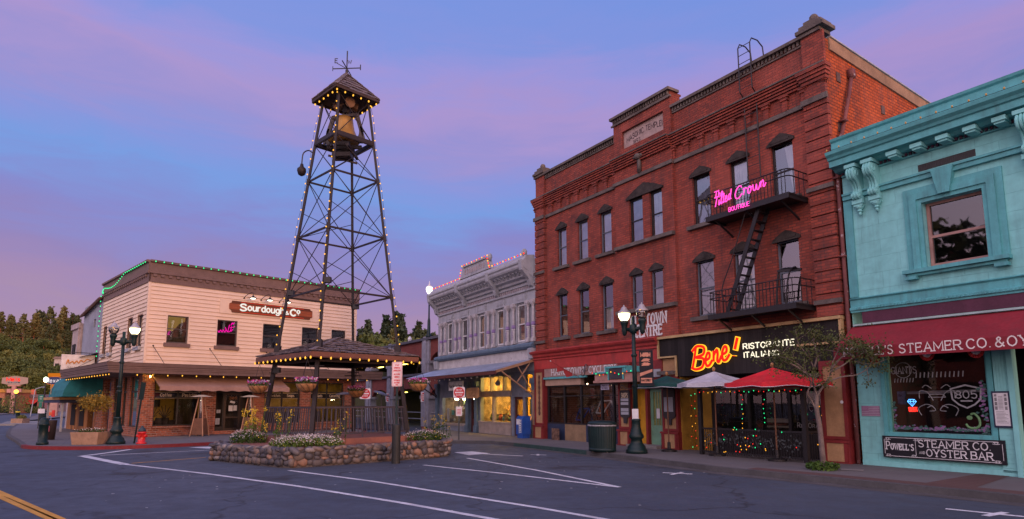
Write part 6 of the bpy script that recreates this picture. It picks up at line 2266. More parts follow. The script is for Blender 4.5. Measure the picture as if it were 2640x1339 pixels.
part('shop_trim', m, mat('greyish trim', (.33, .28, .25), .7), T)
for a, b, c, d in holes:
    if b - a > 1 or c > .5:
        part('pane', MB().quad((a, .15, c), (b, .15, c), (b, .15, d), (a, .15, d)), SHOPGLASS, T)
def vdoor(a, b, zt, lab=None):
    m = MB()
    m.box(a, b, .14, .2, .13, .85).box(a, a + .14, .14, .2, .85, zt).box(b - .14, b, .14, .2, .85, zt).box(a + .14, b - .14, .14, .2, zt - .14, zt)
    d = part('door', m, mat('dark red door', (.085, .02, .016), .45) if 'dark red door' not in bpy.data.materials else bpy.data.materials['dark red door'], T)
    part('pane', MB().quad((a + .14, .17, .85), (b - .14, .17, .85), (b - .14, .17, zt - .14), (a + .14, .17, zt - .14)), GRAYGLASS, d)
    part('knob', MB().ball((b - .08, .12, 1.05), .03, 6, 4), CREAM, d)
vdoor(-6.92, -6.12, 2.2)
vdoor(-2.22, -1.36, 2.0)
# lit shop rooms
m = MB()
m.quad((-11, 2.6, .1), (-6.0, 2.6, .1), (-6.0, 2.6, 3.3), (-11, 2.6, 3.3)).quad((-5.96, .26, .1), (-5.96, 3, .1), (-5.96, 3, 3.3), (-5.96, .26, 3.3))
m.quad((-11, .26, .1), (-11, 2.6, .1), (-11, 2.6, 3.3), (-11, .26, 3.3))
part('gift_shop_room', m, mat('brown shop wall', (.30, .22, .14), .9, scale=4, var=.7), T)
m = MB()
m.quad((-5.94, 2.6, .1), (-.2, 2.6, .1), (-.2, 2.6, 3.3), (-5.94, 2.6, 3.3)).quad((-.2, .26, .1), (-.2, 2.6, .1), (-.2, 2.6, 3.3), (-.2, .26, 3.3))
part('lit_shop_room', m, plank_mat('golden boards', (.62, .36, .07), .1, 2, .12, .8, .04), T)
m = MB()
m.quad((-11, .26, 3.31), (-.2, .26, 3.31), (-.2, 2.6, 3.31), (-11, 2.6, 3.31)).quad((-11, .26, .12), (-.2, .26, .12), (-.2, 2.6, .12), (-11, 2.6, .12))
m.box(-4.3, -2.6, 2.3, 2.58, 1.1, 1.9).box(-3.9, -2.9, 2.3, 2.58, 2.3, 3.0).box(-2.3, -1.3, 2.4, 2.58, .2, 2.9)
part('shop_fittings', m, DARK, T)
m = MB()
for x in (-5.2, -4.0, -2.8):
    m.box(x - .3, x + .3, .9, 1.1, 3.2, 3.26)
for x in (-5.1, -3.4):
    m.box(x - .25, x + .25, 1.2, 1.4, 2.1, 2.13)
part('shop_lamps', m, glow_mat('golden shop lamp', (1, .60, .13), 120), T)
m = MB()
for x in (-10.1, -9.0, -7.8):
    m.box(x - .12, x + .12, .7, .9, 1.90, 1.96)
part('gift_shop_lamps', m, glow_mat('gift lamp', (1, .78, .48), 70), T)
# goods in the windows
RG = random.Random(5)
for nm, c in (('goods', (.30, .20, .12)), ('goods', (.55, .55, .5)), ('goods', (.06, .25, .27)), ('goods', (.40, .08, .05)), ('goods', (.08, .13, .06))):
    m = MB()
    for k in range(13):
        x = RG.uniform(-10.5, -7.3); z = RG.choice([.62, 1.0, 1.35, 1.65]); w_ = RG.uniform(.06, .2); h_ = RG.uniform(.1, .3)
        y = RG.uniform(.5, 1.6)
        if k % 2: m.box(x, x + w_, y, y + .15, z, z + h_)
        else: m.ball((x, y, z + h_ / 2), (w_ / 1.6, w_ / 1.6, h_ / 2), 7, 5)
    for k in range(5):
        x = RG.uniform(-5.5, -2.7); h_ = RG.uniform(.15, .38)
        y = RG.uniform(.5, .9)
        m.lathe([(.10, 0), (.13, h_ * .5), (.06, h_ * .8), (.08, h_)], 8, (x, y, .80))
    part('window_goods', m, mat('shop goods', c, .6), T)
m = MB().box(-10.45, -10.2, .3, .33, .62, 1.4)
part('paper_notice', m, WHITE, T)
m = MB().tube([(p.x, .7, p.y) for p in cat([(-4.1, .85), (-4.0, 1.2), (-3.7, 1.4), (-3.4, 1.45)], 5)], .03, 5)
for k in range(40):
    m.ball((-3.75 + RG.gauss(0, .25), .7 + RG.gauss(0, .1), 1.35 + RG.gauss(0, .12)), RG.uniform(.02, .05), 5, 3)
part('dried_flowers', m, mat('golden flowers', (.65, .38, .14), .8), T)

T = thing('hanging_sign', 'white hanging sign with black script and scalloped edge below the tin awning', 'sign', FV, (-6.2, -1.2, 2.3))
m = MB()
sc = [(-7.0 + i * .145, 2.36 + (.03 if i % 2 else 0)) for i in range(13)]
m.prism(sc + [(-5.26, 2.86), (-7.0, 2.86)], -1.22, -1.18)
part('board', m, WHITE, T)
m = MB()
for s_, x in (("Placerville", -6.9), ("News", -6.15), ("Company", -5.82)):
    write(m, s_, x, 2.52, .16, -1.224, {'Placerville': .66, 'News': .28, 'Company': .46}[s_], .16)
part('script', m, DARK, T)
T = thing('hanging_sign', 'peach hanging sign with notched corners in front of the golden lit window', 'sign', FV, (-5.2, -.9, 1.9))
part('board', MB().prism([(-5.45, 2.02), (-5.35, 1.95), (-4.15, 1.95), (-4.05, 2.02), (-4.05, 2.42), (-4.15, 2.49), (-5.35, 2.49), (-5.45, 2.42)], -.92, -.88), mat('peach sign board', (.46, .26, .13), .7), T)
m = MB()
for z, s_ in ((2.31, "ANTIQUES"), (2.17, "& GIFTS"), (2.04, "UPSTAIRS")):
    write(m, s_, -5.15, z, .085, -.924, .8, .16)
part('lettering', m, mat('brown lettering', (.10, .05, .03), .7), T)
m = MB().lathe([(.02, .34), (.03, .26), (.13, .2), (.14, .1), (.10, 0)][::-1], 10, (-2.6, -.6, 2.55)).tube([(-2.6, -.6, 2.86), (-2.6, -.6, 3.4)], .01, 4)
solo('pendant_lantern', m, mat('frosted lantern', (.16, .15, .16), .4), 'unlit frosted lantern hanging under the tin awning', 'lantern', FV, (-2.6, -.6, 2.55), smooth=True)
light_string('red and amber bulbs along the cornice and pediment of the grey Victorian shop', FV,
             [(-11.2 + i * .28, -.6, 8.66) for i in range(15)] + [(-7.2 + .06 * i, -.52, 8.7 + .15 * i) for i in range(4)] + [(-6.9 + i * .3, -.52, 9.36) for i in range(11)] + [(-3.9 + .06 * i, -.52, 9.2 - .14 * i) for i in range(4)] + [(-3.5 + i * .28, -.6, 8.66) for i in range(13)],
             [REDB, AMBERB], .034, drop=0)
light_string('row of tiny pale bulbs under the tin awning edge', FV, [(-10.8 + i * .62, -2.0, 2.95 - .03 * (i % 2)) for i in range(17)], mat('unlit white bulb', (.6, .55, .5), .3), .03)
# newspaper box
T = thing('newspaper_box', 'blue metal newspaper box by the timber awning brace', 'newspaper box', FM, (-.35, -.55, .13))
m = MB()
m.box(-.62, -.08, -.80, -.36, .30, 1.0)
m.prismx([(-.80, 1.001), (-.36, 1.001), (-.36, 1.12), (-.70, 1.12)], -.62, -.08)
m.box(-.58, -.12, -.76, -.40, .13, .30)
part('cabinet', m, mat('newspaper blue', (.012, .08, .34), .35, spec=.6), T)
part('window', MB().box(-.57, -.33, -.815, -.801, .74, .98), WHITE, T)
m = MB()
m2 = MB()
write(m2, "TRIBUNE", 0, 0, .20, 0, .62, .16, serif=True)
m.add([(-.20 - z * .9, -.804 + y * .0, .36 + x) for x, y, z in m2.v], m2.f)
part('lettering', m, WHITE, T)

# ================================================================ brick arcade at the back
T = thing('brick_arcade', 'two level brick arcade with grey columns and yellow green ceilings behind the bell tower', 'building', FG, (-6, 0, 0))
def arch_band(mb, x0, x1, zt, zspring, zcrown, y0, y1):
    n = 10
    pts = [(x0 + (x1 - x0) * i / n, zspring + (zcrown - zspring) * (1 - (2 * i / n - 1) ** 2) ** .6) for i in range(n + 1)]
    mb.prism([(p[0], p[1]) for p in pts] + [(x1, zt), (x0, zt)], y0, y1)
CLM = mat('grey column paint', (.30, .30, .34), .7, wear=(.22, .2, .2))
CX = [0, -6.4, -11.1, -17.5, -24]
bm = MB(); cp = MB(); cl = MB()
spans = [(0.6, 4.0)] + [(CX[i + 1] + .6, CX[i] - .6) for i in range(4)]
for a, b in spans:
    arch_band(bm, a, b, 6.05, 4.6, 5.2, 0, .3)
    arch_band(bm, a, b, 3.62, 2.2, 2.75, 0, .3)
bm.box(3.99, 4.3, 0, .3, 0, 6.05)
part('brick_spandrels', bm, GARBRICK, T)
for c in CX[:-1]:
    cl = MB().box(c - .6, c + .6, -.12, .4, .1, 6.05).box(c - .75, c + .75, -.16, .5, 2.0, 2.22).box(c - .75, c + .75, -.16, .5, 4.4, 4.6)
    cl.box(c - .25, c + .25, -.2, -.121, 0.1, 6.3)
    part('column', cl, CLM, T)
cp.box(-24, 4.2, -.22, .45, 6.05, 6.22).box(-24, 4.2, -.2, .4, 3.62, 3.78)
part('coping', cp, mat('dark coping', (.10, .10, .12), .7), T)
m = MB()
m.box(-24, 4.2, .3, 16, 5.3, 6.04).box(-24, 4.2, .3, 16, 3.0, 3.61)
part('rear_wall', MB().quad((-44, 6.5, 0), (4.2, 6.5, 0), (4.2, 6.5, 6), (-44, 6.5, 6)), mat('dark olive wall', (.05, .05, .012), .9), T)
part('deck', m, mat('olive ceiling', (.26, .24, .03), .9, scale=.6, var=.4), T)
m = MB()
for x in (-23, -19, -15, -9, -5, -2, 2):
    m.box(x - .15, x + .15, .4, 14, 4.95, 5.29).box(x - .15, x + .15, .4, 14, 2.62, 2.99)
part('beams', m, mat('dark olive beams', (.09, .08, .02), .9), T)
m = MB()
m.tube([(-24, .1, 1.05), (4, .1, 1.05)], .03, 5).tube([(-24, .1, .6), (4, .1, .6)], .03, 5)
part('guard_rail', m, GREY, T)
m = MB()
for x in (-14, -8.6, -3):
    m.box(x - .5, x + .5, 2.0, 2.15, 4.88, 4.93).box(x - .5, x + .5, 2.0, 2.15, 2.56, 2.6)
part('ceiling_lamps', m, glow_mat('yellow deck lamp', (1, .80, .15), 9), T)
for c in (-6.4, 0):
    m = MB().lathe([(.02, .42), (.10, .34), (.16, .2), (.12, .02), (.08, 0)][::-1], 10, (c + 3.2, .1, 6.22))
    part('lamp_globe', m, WHITE, T)

# ---- do-not-enter signs
SIGNRED = mat('sign red', (.55, .012, .022), .5, bump=0, var=.08)
SIGNWHITE = mat('sign white', (.72, .68, .68), .5, bump=0, var=.06)
POSTM = mat('dark sign post', (.05, .06, .06), .5)
def dne(label, x, y, zc, s, rz, post=True, oval=False, extra=False):
    F = Frame((x, y), (math.cos(rz), math.sin(rz)))
    T = thing('road_sign', label, 'road sign', F, (0, 0, .13), 'do not enter signs')
    if oval:
        m = MB().prism([(-.17, zc - .33), (.17, zc - .33), (.17, zc + .33), (-.17, zc + .33)], -.012, .0)
    else:
        c = s * .5
        e = .05
        m = MB().prism([(-c + e, zc - c), (c - e, zc - c), (c, zc - c + e), (c, zc + c - e), (c - e, zc + c), (-c + e, zc + c), (-c, zc + c - e), (-c, zc - c + e)], -.012, 0)
    pl = part('plate', m, SIGNWHITE, T)
    rx, rzz = (.14, .29) if oval else (s * .46, s * .46)
    m = MB().prism([(rx * math.cos(2 * PI * i / 28), zc + rzz * math.sin(2 * PI * i / 28)) for i in range(28)], -.015, -.0125)
    part('disc', m, SIGNRED, pl)
    m = MB()
    bx = rx * .78
    m.box(-bx, bx, -.0185, -.016, zc - rzz * .13, zc + rzz * .13)
    write(m, "DO NOT", -bx * .72, zc + rzz * .32, rzz * .32, -.018, bx * 1.44, .17)
    write(m, "ENTER", -bx * .72, zc - rzz * .64, rzz * .32, -.018, bx * 1.44, .17)
    part('lettering', m, SIGNWHITE, pl)
    if post:
        part('post', MB().box(-.03, .03, .001, .05, .13, zc + s * .4), POSTM, T)
    if extra:
        p = part('small_plate', MB().box(-.13, .13, -.010, 0, 1.16, 1.56), SIGNWHITE, T)
        m = MB()
        for k in range(4):
            m.box(-.08, .08, -.013, -.0105, 1.24 + k * .06, 1.265 + k * .06)
        part('print', m, SIGNRED, p)
    return T
dne('square red and white DO NOT ENTER sign on a post before the grey Victorian shop', -2.31, 27.0, 2.17, .50, .10, extra=True)
dne('square red and white DO NOT ENTER sign behind the bell tower railing', -8.30, 35.0, 2.25, .60, .2)
dne('narrow oval DO NOT ENTER sign on the arcade column next to the Victorian shop', *FG.w(.0, -.22, 0)[:2], 2.12, .6, .1, post=False, oval=True)
dne('narrow oval DO NOT ENTER sign on the arcade column behind the parking sign', *FG.w(-6.4, -.22, 0)[:2], 2.12, .6, .1, post=False, oval=True)

# ================================================================ bell tower on its stone island
TX, TY = -5.96, 21.02
DIRS = {'L': (-1, 0), 'F': (0, -1), 'R': (1, 0), 'B': (0, 1)}
ZB, ZT, RB, RT = .68, 12.55, 2.45, .81
def leg(k, z):
    r = RB + (RT - RB) * (z - ZB) / (ZT - ZB)
    return Vector((TX + DIRS[k][0] * r, TY + DIRS[k][1] * r, z))
T = thing('bell_tower', 'tall tapering steel bell tower with a brass bell and shingled roofs at top and foot', 'bell tower', WORLD, (TX, TY, .66))
for k in DIRS:
    m = MB()
    a, b = leg(k, ZB), leg(k, ZT)
    m.bar(a, leg(k, 3.2), .12, .12).bar(leg(k, 3.2), b, .078, .078)
    for z in (3.55,):
        m.bar(leg(k, z - .1), leg(k, z + .14), .18, .18)
    for z in (5.35, 7.45, 9.5):
        m.bar(leg(k, z - .10), leg(k, z + .10), .105, .105)
    part('leg', m, DARKMETAL, T)
LV = [5.35, 7.45, 9.50, 10.83]
order = ['L', 'F', 'R', 'B']
mx = MB()
for z in LV:
    for i in range(4):
        part('girt', MB().bar(leg(order[i], z), leg(order[(i + 1) % 4], z), .045, .06), DARKMETAL, T)
for z0, z1 in ((LV[0], LV[1]), (LV[1], LV[2]), (LV[2], LV[3]), (LV[3], 12.45)):
    for i in range(4):
        a, b = order[i], order[(i + 1) % 4]
        mx.tube([leg(a, z0), leg(b, z1)], .015, 5).tube([leg(b, z0), leg(a, z1)], .015, 5)
for z0, z1 in ((LV[0], LV[1]), (LV[1], LV[2])):
    for i in range(4):
        a, b = order[i], order[(i + 1) % 4]
        mx.tube([leg(a, z0 + .9), leg(b, z0)], .012, 4)
part('cross_braces', mx, DARKMETAL, T)
# belfry deck
m = MB()
r = .98
for s in (-.34, 0, .34):
    m.bar((TX - .62 + abs(s), TY + s, 10.78), (TX + .62 - abs(s), TY + s, 10.78), .09, .12)
for s in (-.3, .3):
    m.bar((TX + s, TY - .66, 10.62), (TX + s, TY + .66, 10.62), .08, .1)
for i in range(4):
    m.bar(leg(order[i], 10.9), leg(order[(i + 1) % 4], 10.9), .09, .15)
m.box(TX - .35, TX + .30, TY - .3, TY + .2, 10.35, 10.5).bar((TX - .5, TY - .2, 10.4), (TX + .4, TY + .3, 10.3), .06)
part('belfry_beams', m, DARKMETAL, T)
bell = MB().lathe([(.56, 11.02), (.53, 11.08), (.44, 11.22), (.36, 11.42), (.32, 11.62), (.30, 11.78), (.25, 11.88), (.12, 11.93), (.06, 11.95)], 24, (TX - .02, TY, 0))
bl = part('bell', bell, mat('brass bell', (.42, .235, .06), .42, .3, scale=2.5, var=.35), T, True)
part('clapper', MB().ball((TX, TY, 11.0), .1).tube([(TX, TY, 11.0), (TX, TY, 11.5)], .025, 5), BLACK, bl)
m = MB()
for s in (-1, 1):
    q = [(TX + s * .60, TY - s * .1, 10.9), (TX + s * .62, TY - s * .1, 11.35), (TX + s * .50, TY - s * .1, 11.75), (TX + s * .44, TY - s * .1, 11.98)]
    for a, b in zip(q, q[1:]):
        m.bar(a, b, .14, .10)
    m.bar((TX + s * .76, TY - s * .1, 10.9), (TX + s * .60, TY - s * .1, 11.5), .07, .1)
    m.ball((TX + s * .44, TY - s * .1, 11.92), .1, 8, 5)
m.bar((TX - .45, TY + .1, 11.95), (TX + .45, TY - .1, 11.95), .12, .1)
m.tube([(TX - .1, TY, 11.95), (TX - .05, TY, 12.12), (TX + .03, TY, 12.12), (TX + .06, TY, 11.95)], .03, 6)
part('bell_yoke', m, mat('dark yoke iron', (.05, .04, .04), .6), T)
m = MB()
for (dx, dy, s) in ((.22, -.28, 1), (-.30, .05, 1), (.35, .18, 1)):
    d = Vector((dx, dy, -.08)).normalized()
    c = Vector((TX, TY, 12.42))
    vs = []
    m.tube([c, c + d * .18, c + d * .3, c + d * .42], .03, 10, r1=.19)
part('siren_horns', m, mat('old copper horn', (.14, .075, .045), .5, .3), T)
m = MB()
m.lathe([(.10, 0), (.16, .12), (.13, .3), (.05, .42)], 10, (TX + .05, TY, 12.05))
part('siren_motor', m, DARKMETAL, T)

def shingle_roof(mb, cx, cy, R, z0, z1, courses, per, seed, lift=.018):
    """hip roof whose four corners point along the axes, laid with overlapping shingles"""
    rg = random.Random(seed)
    C4 = [Vector((cx - R, cy, z0)), Vector((cx, cy - R, z0)), Vector((cx + R, cy, z0)), Vector((cx, cy + R, z0))]
    ap = Vector((cx, cy, z1))
    for i in range(4):
        a, b = C4[i], C4[(i + 1) % 4]
        nrm = (b - a).cross(ap - a).normalized()
        if nrm.z < 0: nrm = -nrm
        for c in range(courses):
            t0, t1 = c / courses, min(1.0, (c + 1.35) / courses)
            l0, r0 = a.lerp(ap, t0), b.lerp(ap, t0)
            l1, r1 = a.lerp(ap, t1), b.lerp(ap, t1)
            n = max(1, int(round(per * (1 - t0 * .92))))
            cuts = sorted([0, 1] + [min(.97, max(.03, (k + rg.uniform(-.25, .25)) / n)) for k in range(1, n)])
            for k in range(len(cuts) - 1):
                u, v = cuts[k] + .004, cuts[k + 1] - .004
                up = nrm * (lift * 1.5 + rg.uniform(0, lift * 1.6))
                th = nrm * (lift * 1.1)
                sl = rg.uniform(-.035, .03)
                dn = (l0 - l1) * sl
                p0, p1 = l0.lerp(r0, u) + up + dn, l0.lerp(r0, v) + up + dn
                q0, q1 = l1.lerp(r1, u) + nrm * .004, l1.lerp(r1, v) + nrm * .004
                mb.add([p0, p1, q1, q0, p0 - th, p1 - th], [(0, 1, 2, 3), (4, 5, 1, 0), (4, 0, 3), (5, 2, 1)])
        mb.add([a - nrm * .01, b - nrm * .01, ap - nrm * .01], [(0, 1, 2)])
    # ridge caps
    for i in range(4):
        a = C4[i]
        n = courses
        for k in range(n):
            p, q = a.lerp(ap, k / n), a.lerp(ap, min(1, (k + 1.2) / n))
            mb.bar(p + Vector((0, 0, .055)), q + Vector((0, 0, .035)), .15, .02)
    return mb
rf = part('cap_roof', shingle_roof(MB(), TX, TY, 1.22, 12.52, 13.55, 6, 7, 3, .02), SHINGLE, T)
m = MB()
for i in range(4):
    a = [Vector((TX - 1.2, TY, 12.5)), Vector((TX, TY - 1.2, 12.5)), Vector((TX + 1.2, TY, 12.5)), Vector((TX, TY + 1.2, 12.5))]
    m.bar(a[i], a[(i + 1) % 4], .05, .10)
    m.bar(a[i], (TX, TY, 13.5), .05, .06)
part('eave_board', m, mat('dark eave board', (.045, .028, .024), .8), rf)
m = MB()
m.tube([(TX, TY, 13.45), (TX, TY, 14.45)], .022, 6).tube([(TX, TY, 13.4), (TX, TY, 13.72)], .05, 6)
for a in (-.05, PI / 2 - .05):
    d = Vector((math.cos(a), math.sin(a), 0))
    m.bar(Vector((TX, TY, 13.78)) - d * .52, Vector((TX, TY, 13.78)) + d * .50, .028)
v = part('weather_vane', m, BLACK, T)
m = MB()
lt_ = MB(); write(lt_, "E", TX - .44, 14.0, .16, TY - .0, .10, .18, .01)
m.tube([(TX - .02, TY, 13.78), (TX - .36, TY - .0, 13.98)], .014, 5)
m.v, m.f = m.v, m.f
m.add(lt_.v, lt_.f)
lt2 = MB(); write(lt2, "W", 0, 0, .13, 0, .13, .18, .01)
m.add([(TX + .16 + x, TY - .46 + y, 13.70 + z) for x, y, z in lt2.v], lt2.f)
m.bar((TX - .52, TY + .03, 13.70), (TX - .52, TY + .03, 13.88), .02).bar((TX + .5, TY - .03, 13.70), (TX + .5, TY - .03, 13.90), .03)
part('compass_letters', m, BLACK, v)
# hanging lamp on the left leg
p = leg('L', 10.55)
m = MB().tube(cat([p, p + Vector((-.18, 0, .12)), p + Vector((-.36, 0, .02)), p + Vector((-.40, 0, -.25)), p + Vector((-.40, 0, -.42))], 5), .022, 6)
a = part('lamp_arm', m, BLACK, T)
q = p + Vector((-.40, 0, -.62))
part('lamp_head', MB().lathe([(.05, -.2), (.12, -.15), (.16, -.02), (.15, .06), (.07, .14), (.05, .24)], 12, q), DARKMETAL, a, True)
# floodlights
m = MB()
for k, z in (('L', 5.5), ('F', 5.6), ('L', 2.85), ('B', 5.3)):
    b = leg(k, z) + Vector((.12, -.06, 0))
    m.box(b.x - .08, b.x + .12, b.y - .1, b.y + .06, b.z - .09, b.z + .09)
part('floodlights', m, BLACK, T)
# pavilion roof round the legs
rf = part('pavilion_roof', shingle_roof(MB(), TX, TY, 2.78, 3.27, 3.92, 7, 20, 8, .022), SHINGLE, T)
m = MB()
cs = [Vector((TX - 2.76, TY, 3.185)), Vector((TX, TY - 2.76, 3.185)), Vector((TX + 2.76, TY, 3.185)), Vector((TX, TY + 2.76, 3.185))]
for i in range(4):
    m.bar(cs[i], cs[(i + 1) % 4], .05, .17)
part('fascia', m, mat('reddish fascia board', (.15, .06, .04), .7, scale=2), rf)
m = MB()
m.add([c + Vector((0, 0, -.03)) for c in cs], [(0, 1, 2, 3)])
for i in range(4):
    m.bar(leg(order[i], 3.08), leg(order[(i + 1) % 4], 3.08), .08, .14)
    m.bar(cs[i] + Vector((0, 0, -.08)), cs[(i + 2) % 4] + Vector((0, 0, -.08)), .07, .1)
part('soffit', m, mat('dark soffit', (.05, .035, .03), .8), rf)
# railing between the legs
m = MB()
for i in range(4):
    a, b = leg(order[i], ZB + .92), leg(order[(i + 1) % 4], ZB + .92)
    a0, b0 = leg(order[i], ZB + .12), leg(order[(i + 1) % 4], ZB + .12)
    m.bar(a, b, .06, .045).bar(a0, b0, .04, .04)
    n = 22
    for k in range(1, n):
        t = k / n
        w = .05 if k % 11 == 0 else .026
        m.bar(a0.lerp(b0, t) + Vector((0, 0, -.12 if k % 11 == 0 else 0)), a.lerp(b, t), w, w)
part('railing', m, mat('dark purple grey iron', (.05, .042, .055), .55), T)
m = MB()
for k in 'LFRB':
    d = DIRS[k]
    b = leg(k, 2.75)
    t = Vector((-d[1], d[0], 0))
    m.bar(b - t * .32, b + t * .32, .03).bar(b - t * .22 + Vector((0, 0, .12)), b + t * .22 + Vector((0, 0, .12)), .025)
part('leg_hooks', m, BLACK, T)

# bulbs
def bulbline(k, n, z0, z1, off):
    out = []
    for i in range(n):
        z = z0 + (z1 - z0) * i / (n - 1)
        b = leg(k, z)
        j = RND.uniform(-.02, .02)
        out.append((b.x + off[0] + j, b.y + off[1] + j, z + RND.uniform(-.04, .04)))
    return out
light_string('amber bulbs running up the outside of the left tower leg', WORLD, bulbline('L', 28, 3.75, 12.3, (-.085, -.03)), BULB, .022, 'bulb strings up the bell tower legs', elong=1.2)
light_string('amber bulbs running up the front tower leg nearest the road', WORLD, bulbline('F', 29, 3.7, 12.4, (-.03, -.085)), BULB, .022, 'bulb strings up the bell tower legs', elong=1.2)
light_string('amber bulbs running up the outside of the right tower leg', WORLD, bulbline('R', 28, 3.75, 12.3, (.085, -.03)), BULB, .022, 'bulb strings up the bell tower legs', elong=1.2)
def eave(R, z, n):
    c = [Vector((TX - R, TY, z)), Vector((TX, TY - R, z)), Vector((TX + R, TY, z)), Vector((TX, TY + R, z))]
    return [tuple(c[i].lerp(c[(i + 1) % 4], t / n)) for i in range(4) for t in range(n)]
light_string('amber bulbs round the eave of the small cap roof on top of the tower', WORLD, eave(1.1, 12.42, 5), BULB, .028)
light_string('amber bulbs round the eave of the low pavilion roof', WORLD, eave(2.80, 3.12, 12), BULB, .026, drop=.03, elong=1.7)

# ---- island: rubble wall, slab, kerb, planting
OUT = [(-9.35, 20.2), (-9.25, 19.4), (-8.5, 18.75), (-7.4, 17.95), (-6.5, 17.25), (-6.0, 17.0), (-5.5, 17.3), (-4.55, 18.15), (-3.45, 19.1), (-2.55, 19.9), (-2.12, 20.6), (-2.3, 21.4), (-3.3, 23.2), (-5.2, 25.2), (-6.2, 25.6), (-7.4, 24.6), (-8.7, 22.4)]
WH = .50
T = thing('stone_planter', 'low round cornered island wall of rounded river stones in pale mortar under the bell tower', 'planter wall', WORLD, (TX, TY, 0))
m = MB()
m.slab(OUT, 0, WH - .05)
part('mortar_core', m, mat('mortar', (.10, .085, .08), .95, scale=8, bump=.5), T)
m = MB()
inn = offset(OUT + [OUT[0]], .32)[:-1]
m.slab(inn, WH - .049, WH - .01)
part('paved_top', m, PATCHRED, T)
def stonemat():
    m_, nt, out = _mat('river stone')
    p = _pb(nt, out)
    g_ = nt.nodes.new('ShaderNodeNewGeometry')
    rp = nt.nodes.new('ShaderNodeValToRGB')
    cr_ = rp.color_ramp
    cs_ = [(0, (.06, .056, .06)), (.2, (.15, .115, .095)), (.36, (.045, .042, .046)), (.52, (.22, .15, .11)), (.64, (.085, .075, .078)), (.78, (.115, .10, .095)), (.86, (.29, .16, .10)), (.94, (.25, .22, .20))]
    while len(cr_.elements) < len(cs_): cr_.elements.new(.5)
    cr_.interpolation = 'CONSTANT'
    for e, (q_, c_) in zip(cr_.elements, cs_):
        e.position = q_; e.color = c_ + (1,)
    nt.links.new(g_.outputs['Random Per Island'], rp.inputs[0])
    n_ = _noise(nt, _obj(nt), 9, 5, .6)
    nt.links.new(_mix(nt, _range(nt, n_, .35, .7, 0, .6), rp.outputs[0], (.06, .055, .06)), p.inputs['Base Color'])
    p.inputs['Roughness'].default_value = .6
    nt.links.new(_bump(nt, n_, .25), p.inputs['Normal'])
    return m_
m = MB()
rg = random.Random(21)
def stone(c, t, w, h, d):
    ux = Vector((t.x, t.y, 0)); un = Vector((t.y, -t.x, 0)); uz = Vector((0, 0, 1))
    tl = rg.uniform(-.5, .5)
    b = MB().ball((0, 0, 0), 1, 9, 6)
    k = [rg.uniform(.85, 1.12) for _ in range(6)]
    vs = []
    for x, y, z in b.v:
        sx = math.copysign(abs(x) ** .8, x) * (k[0] if x > 0 else k[1]); sz = math.copysign(abs(z) ** .8, z) * (k[2] if z > 0 else k[3])
        xx, zz2 = sx * w, sz * h
        xr, zr = xx * math.cos(tl) - zz2 * math.sin(tl), xx * math.sin(tl) + zz2 * math.cos(tl)
        vs.append(c + ux * xr + uz * zr + un * (y * d * -1))
    m.add(vs, b.f)
for i in range(len(OUT)):
    a, b = Vector(OUT[i]), Vector(OUT[(i + 1) % len(OUT)])
    if a.y > 21.6 and b.y > 21.6: continue
    L = (b - a).length
    t = (b - a).normalized()
    z = .04
    row = 0
    while z < WH - .02:
        h = rg.uniform(.055, .11)
        s = rg.uniform(-.05, .05)
        while s < L:
            w = rg.choice([rg.uniform(.06, .10), rg.uniform(.09, .15), rg.uniform(.12, .21)])
            hh = h * rg.uniform(.8, 1.25)
            p2 = a + t * (s + w)
            stone(Vector((p2.x, p2.y, min(WH - .05, z + h * .9 + rg.uniform(-.02, .02)))), t, w, hh, rg.uniform(.05, .10))
            s += w * 1.82
        z += h * 1.62
        row += 1
    # cap stones
    s = 0
    while s < L:
        w = rg.uniform(.11, .19)
        p2 = a + t * (s + w) + Vector((-t.y, t.x)) * rg.uniform(.02, .12)
        stone(Vector((p2.x, p2.y, WH - .02)), t, w, rg.uniform(.05, .065), rg.uniform(.10, .15))
        s += w * 1.75
part('river_stones', m, stonemat(), T, True)
m = MB()
P4 = [(TX - 2.75, TY), (TX, TY - 2.75), (TX + 2.75, TY), (TX, TY + 2.75)]
m.slab(P4, WH - .05, .66)
solo('tower_platform', m, PATCHRED, 'square red concrete platform under the bell tower legs', 'platform', WORLD, (TX, TY, .45))

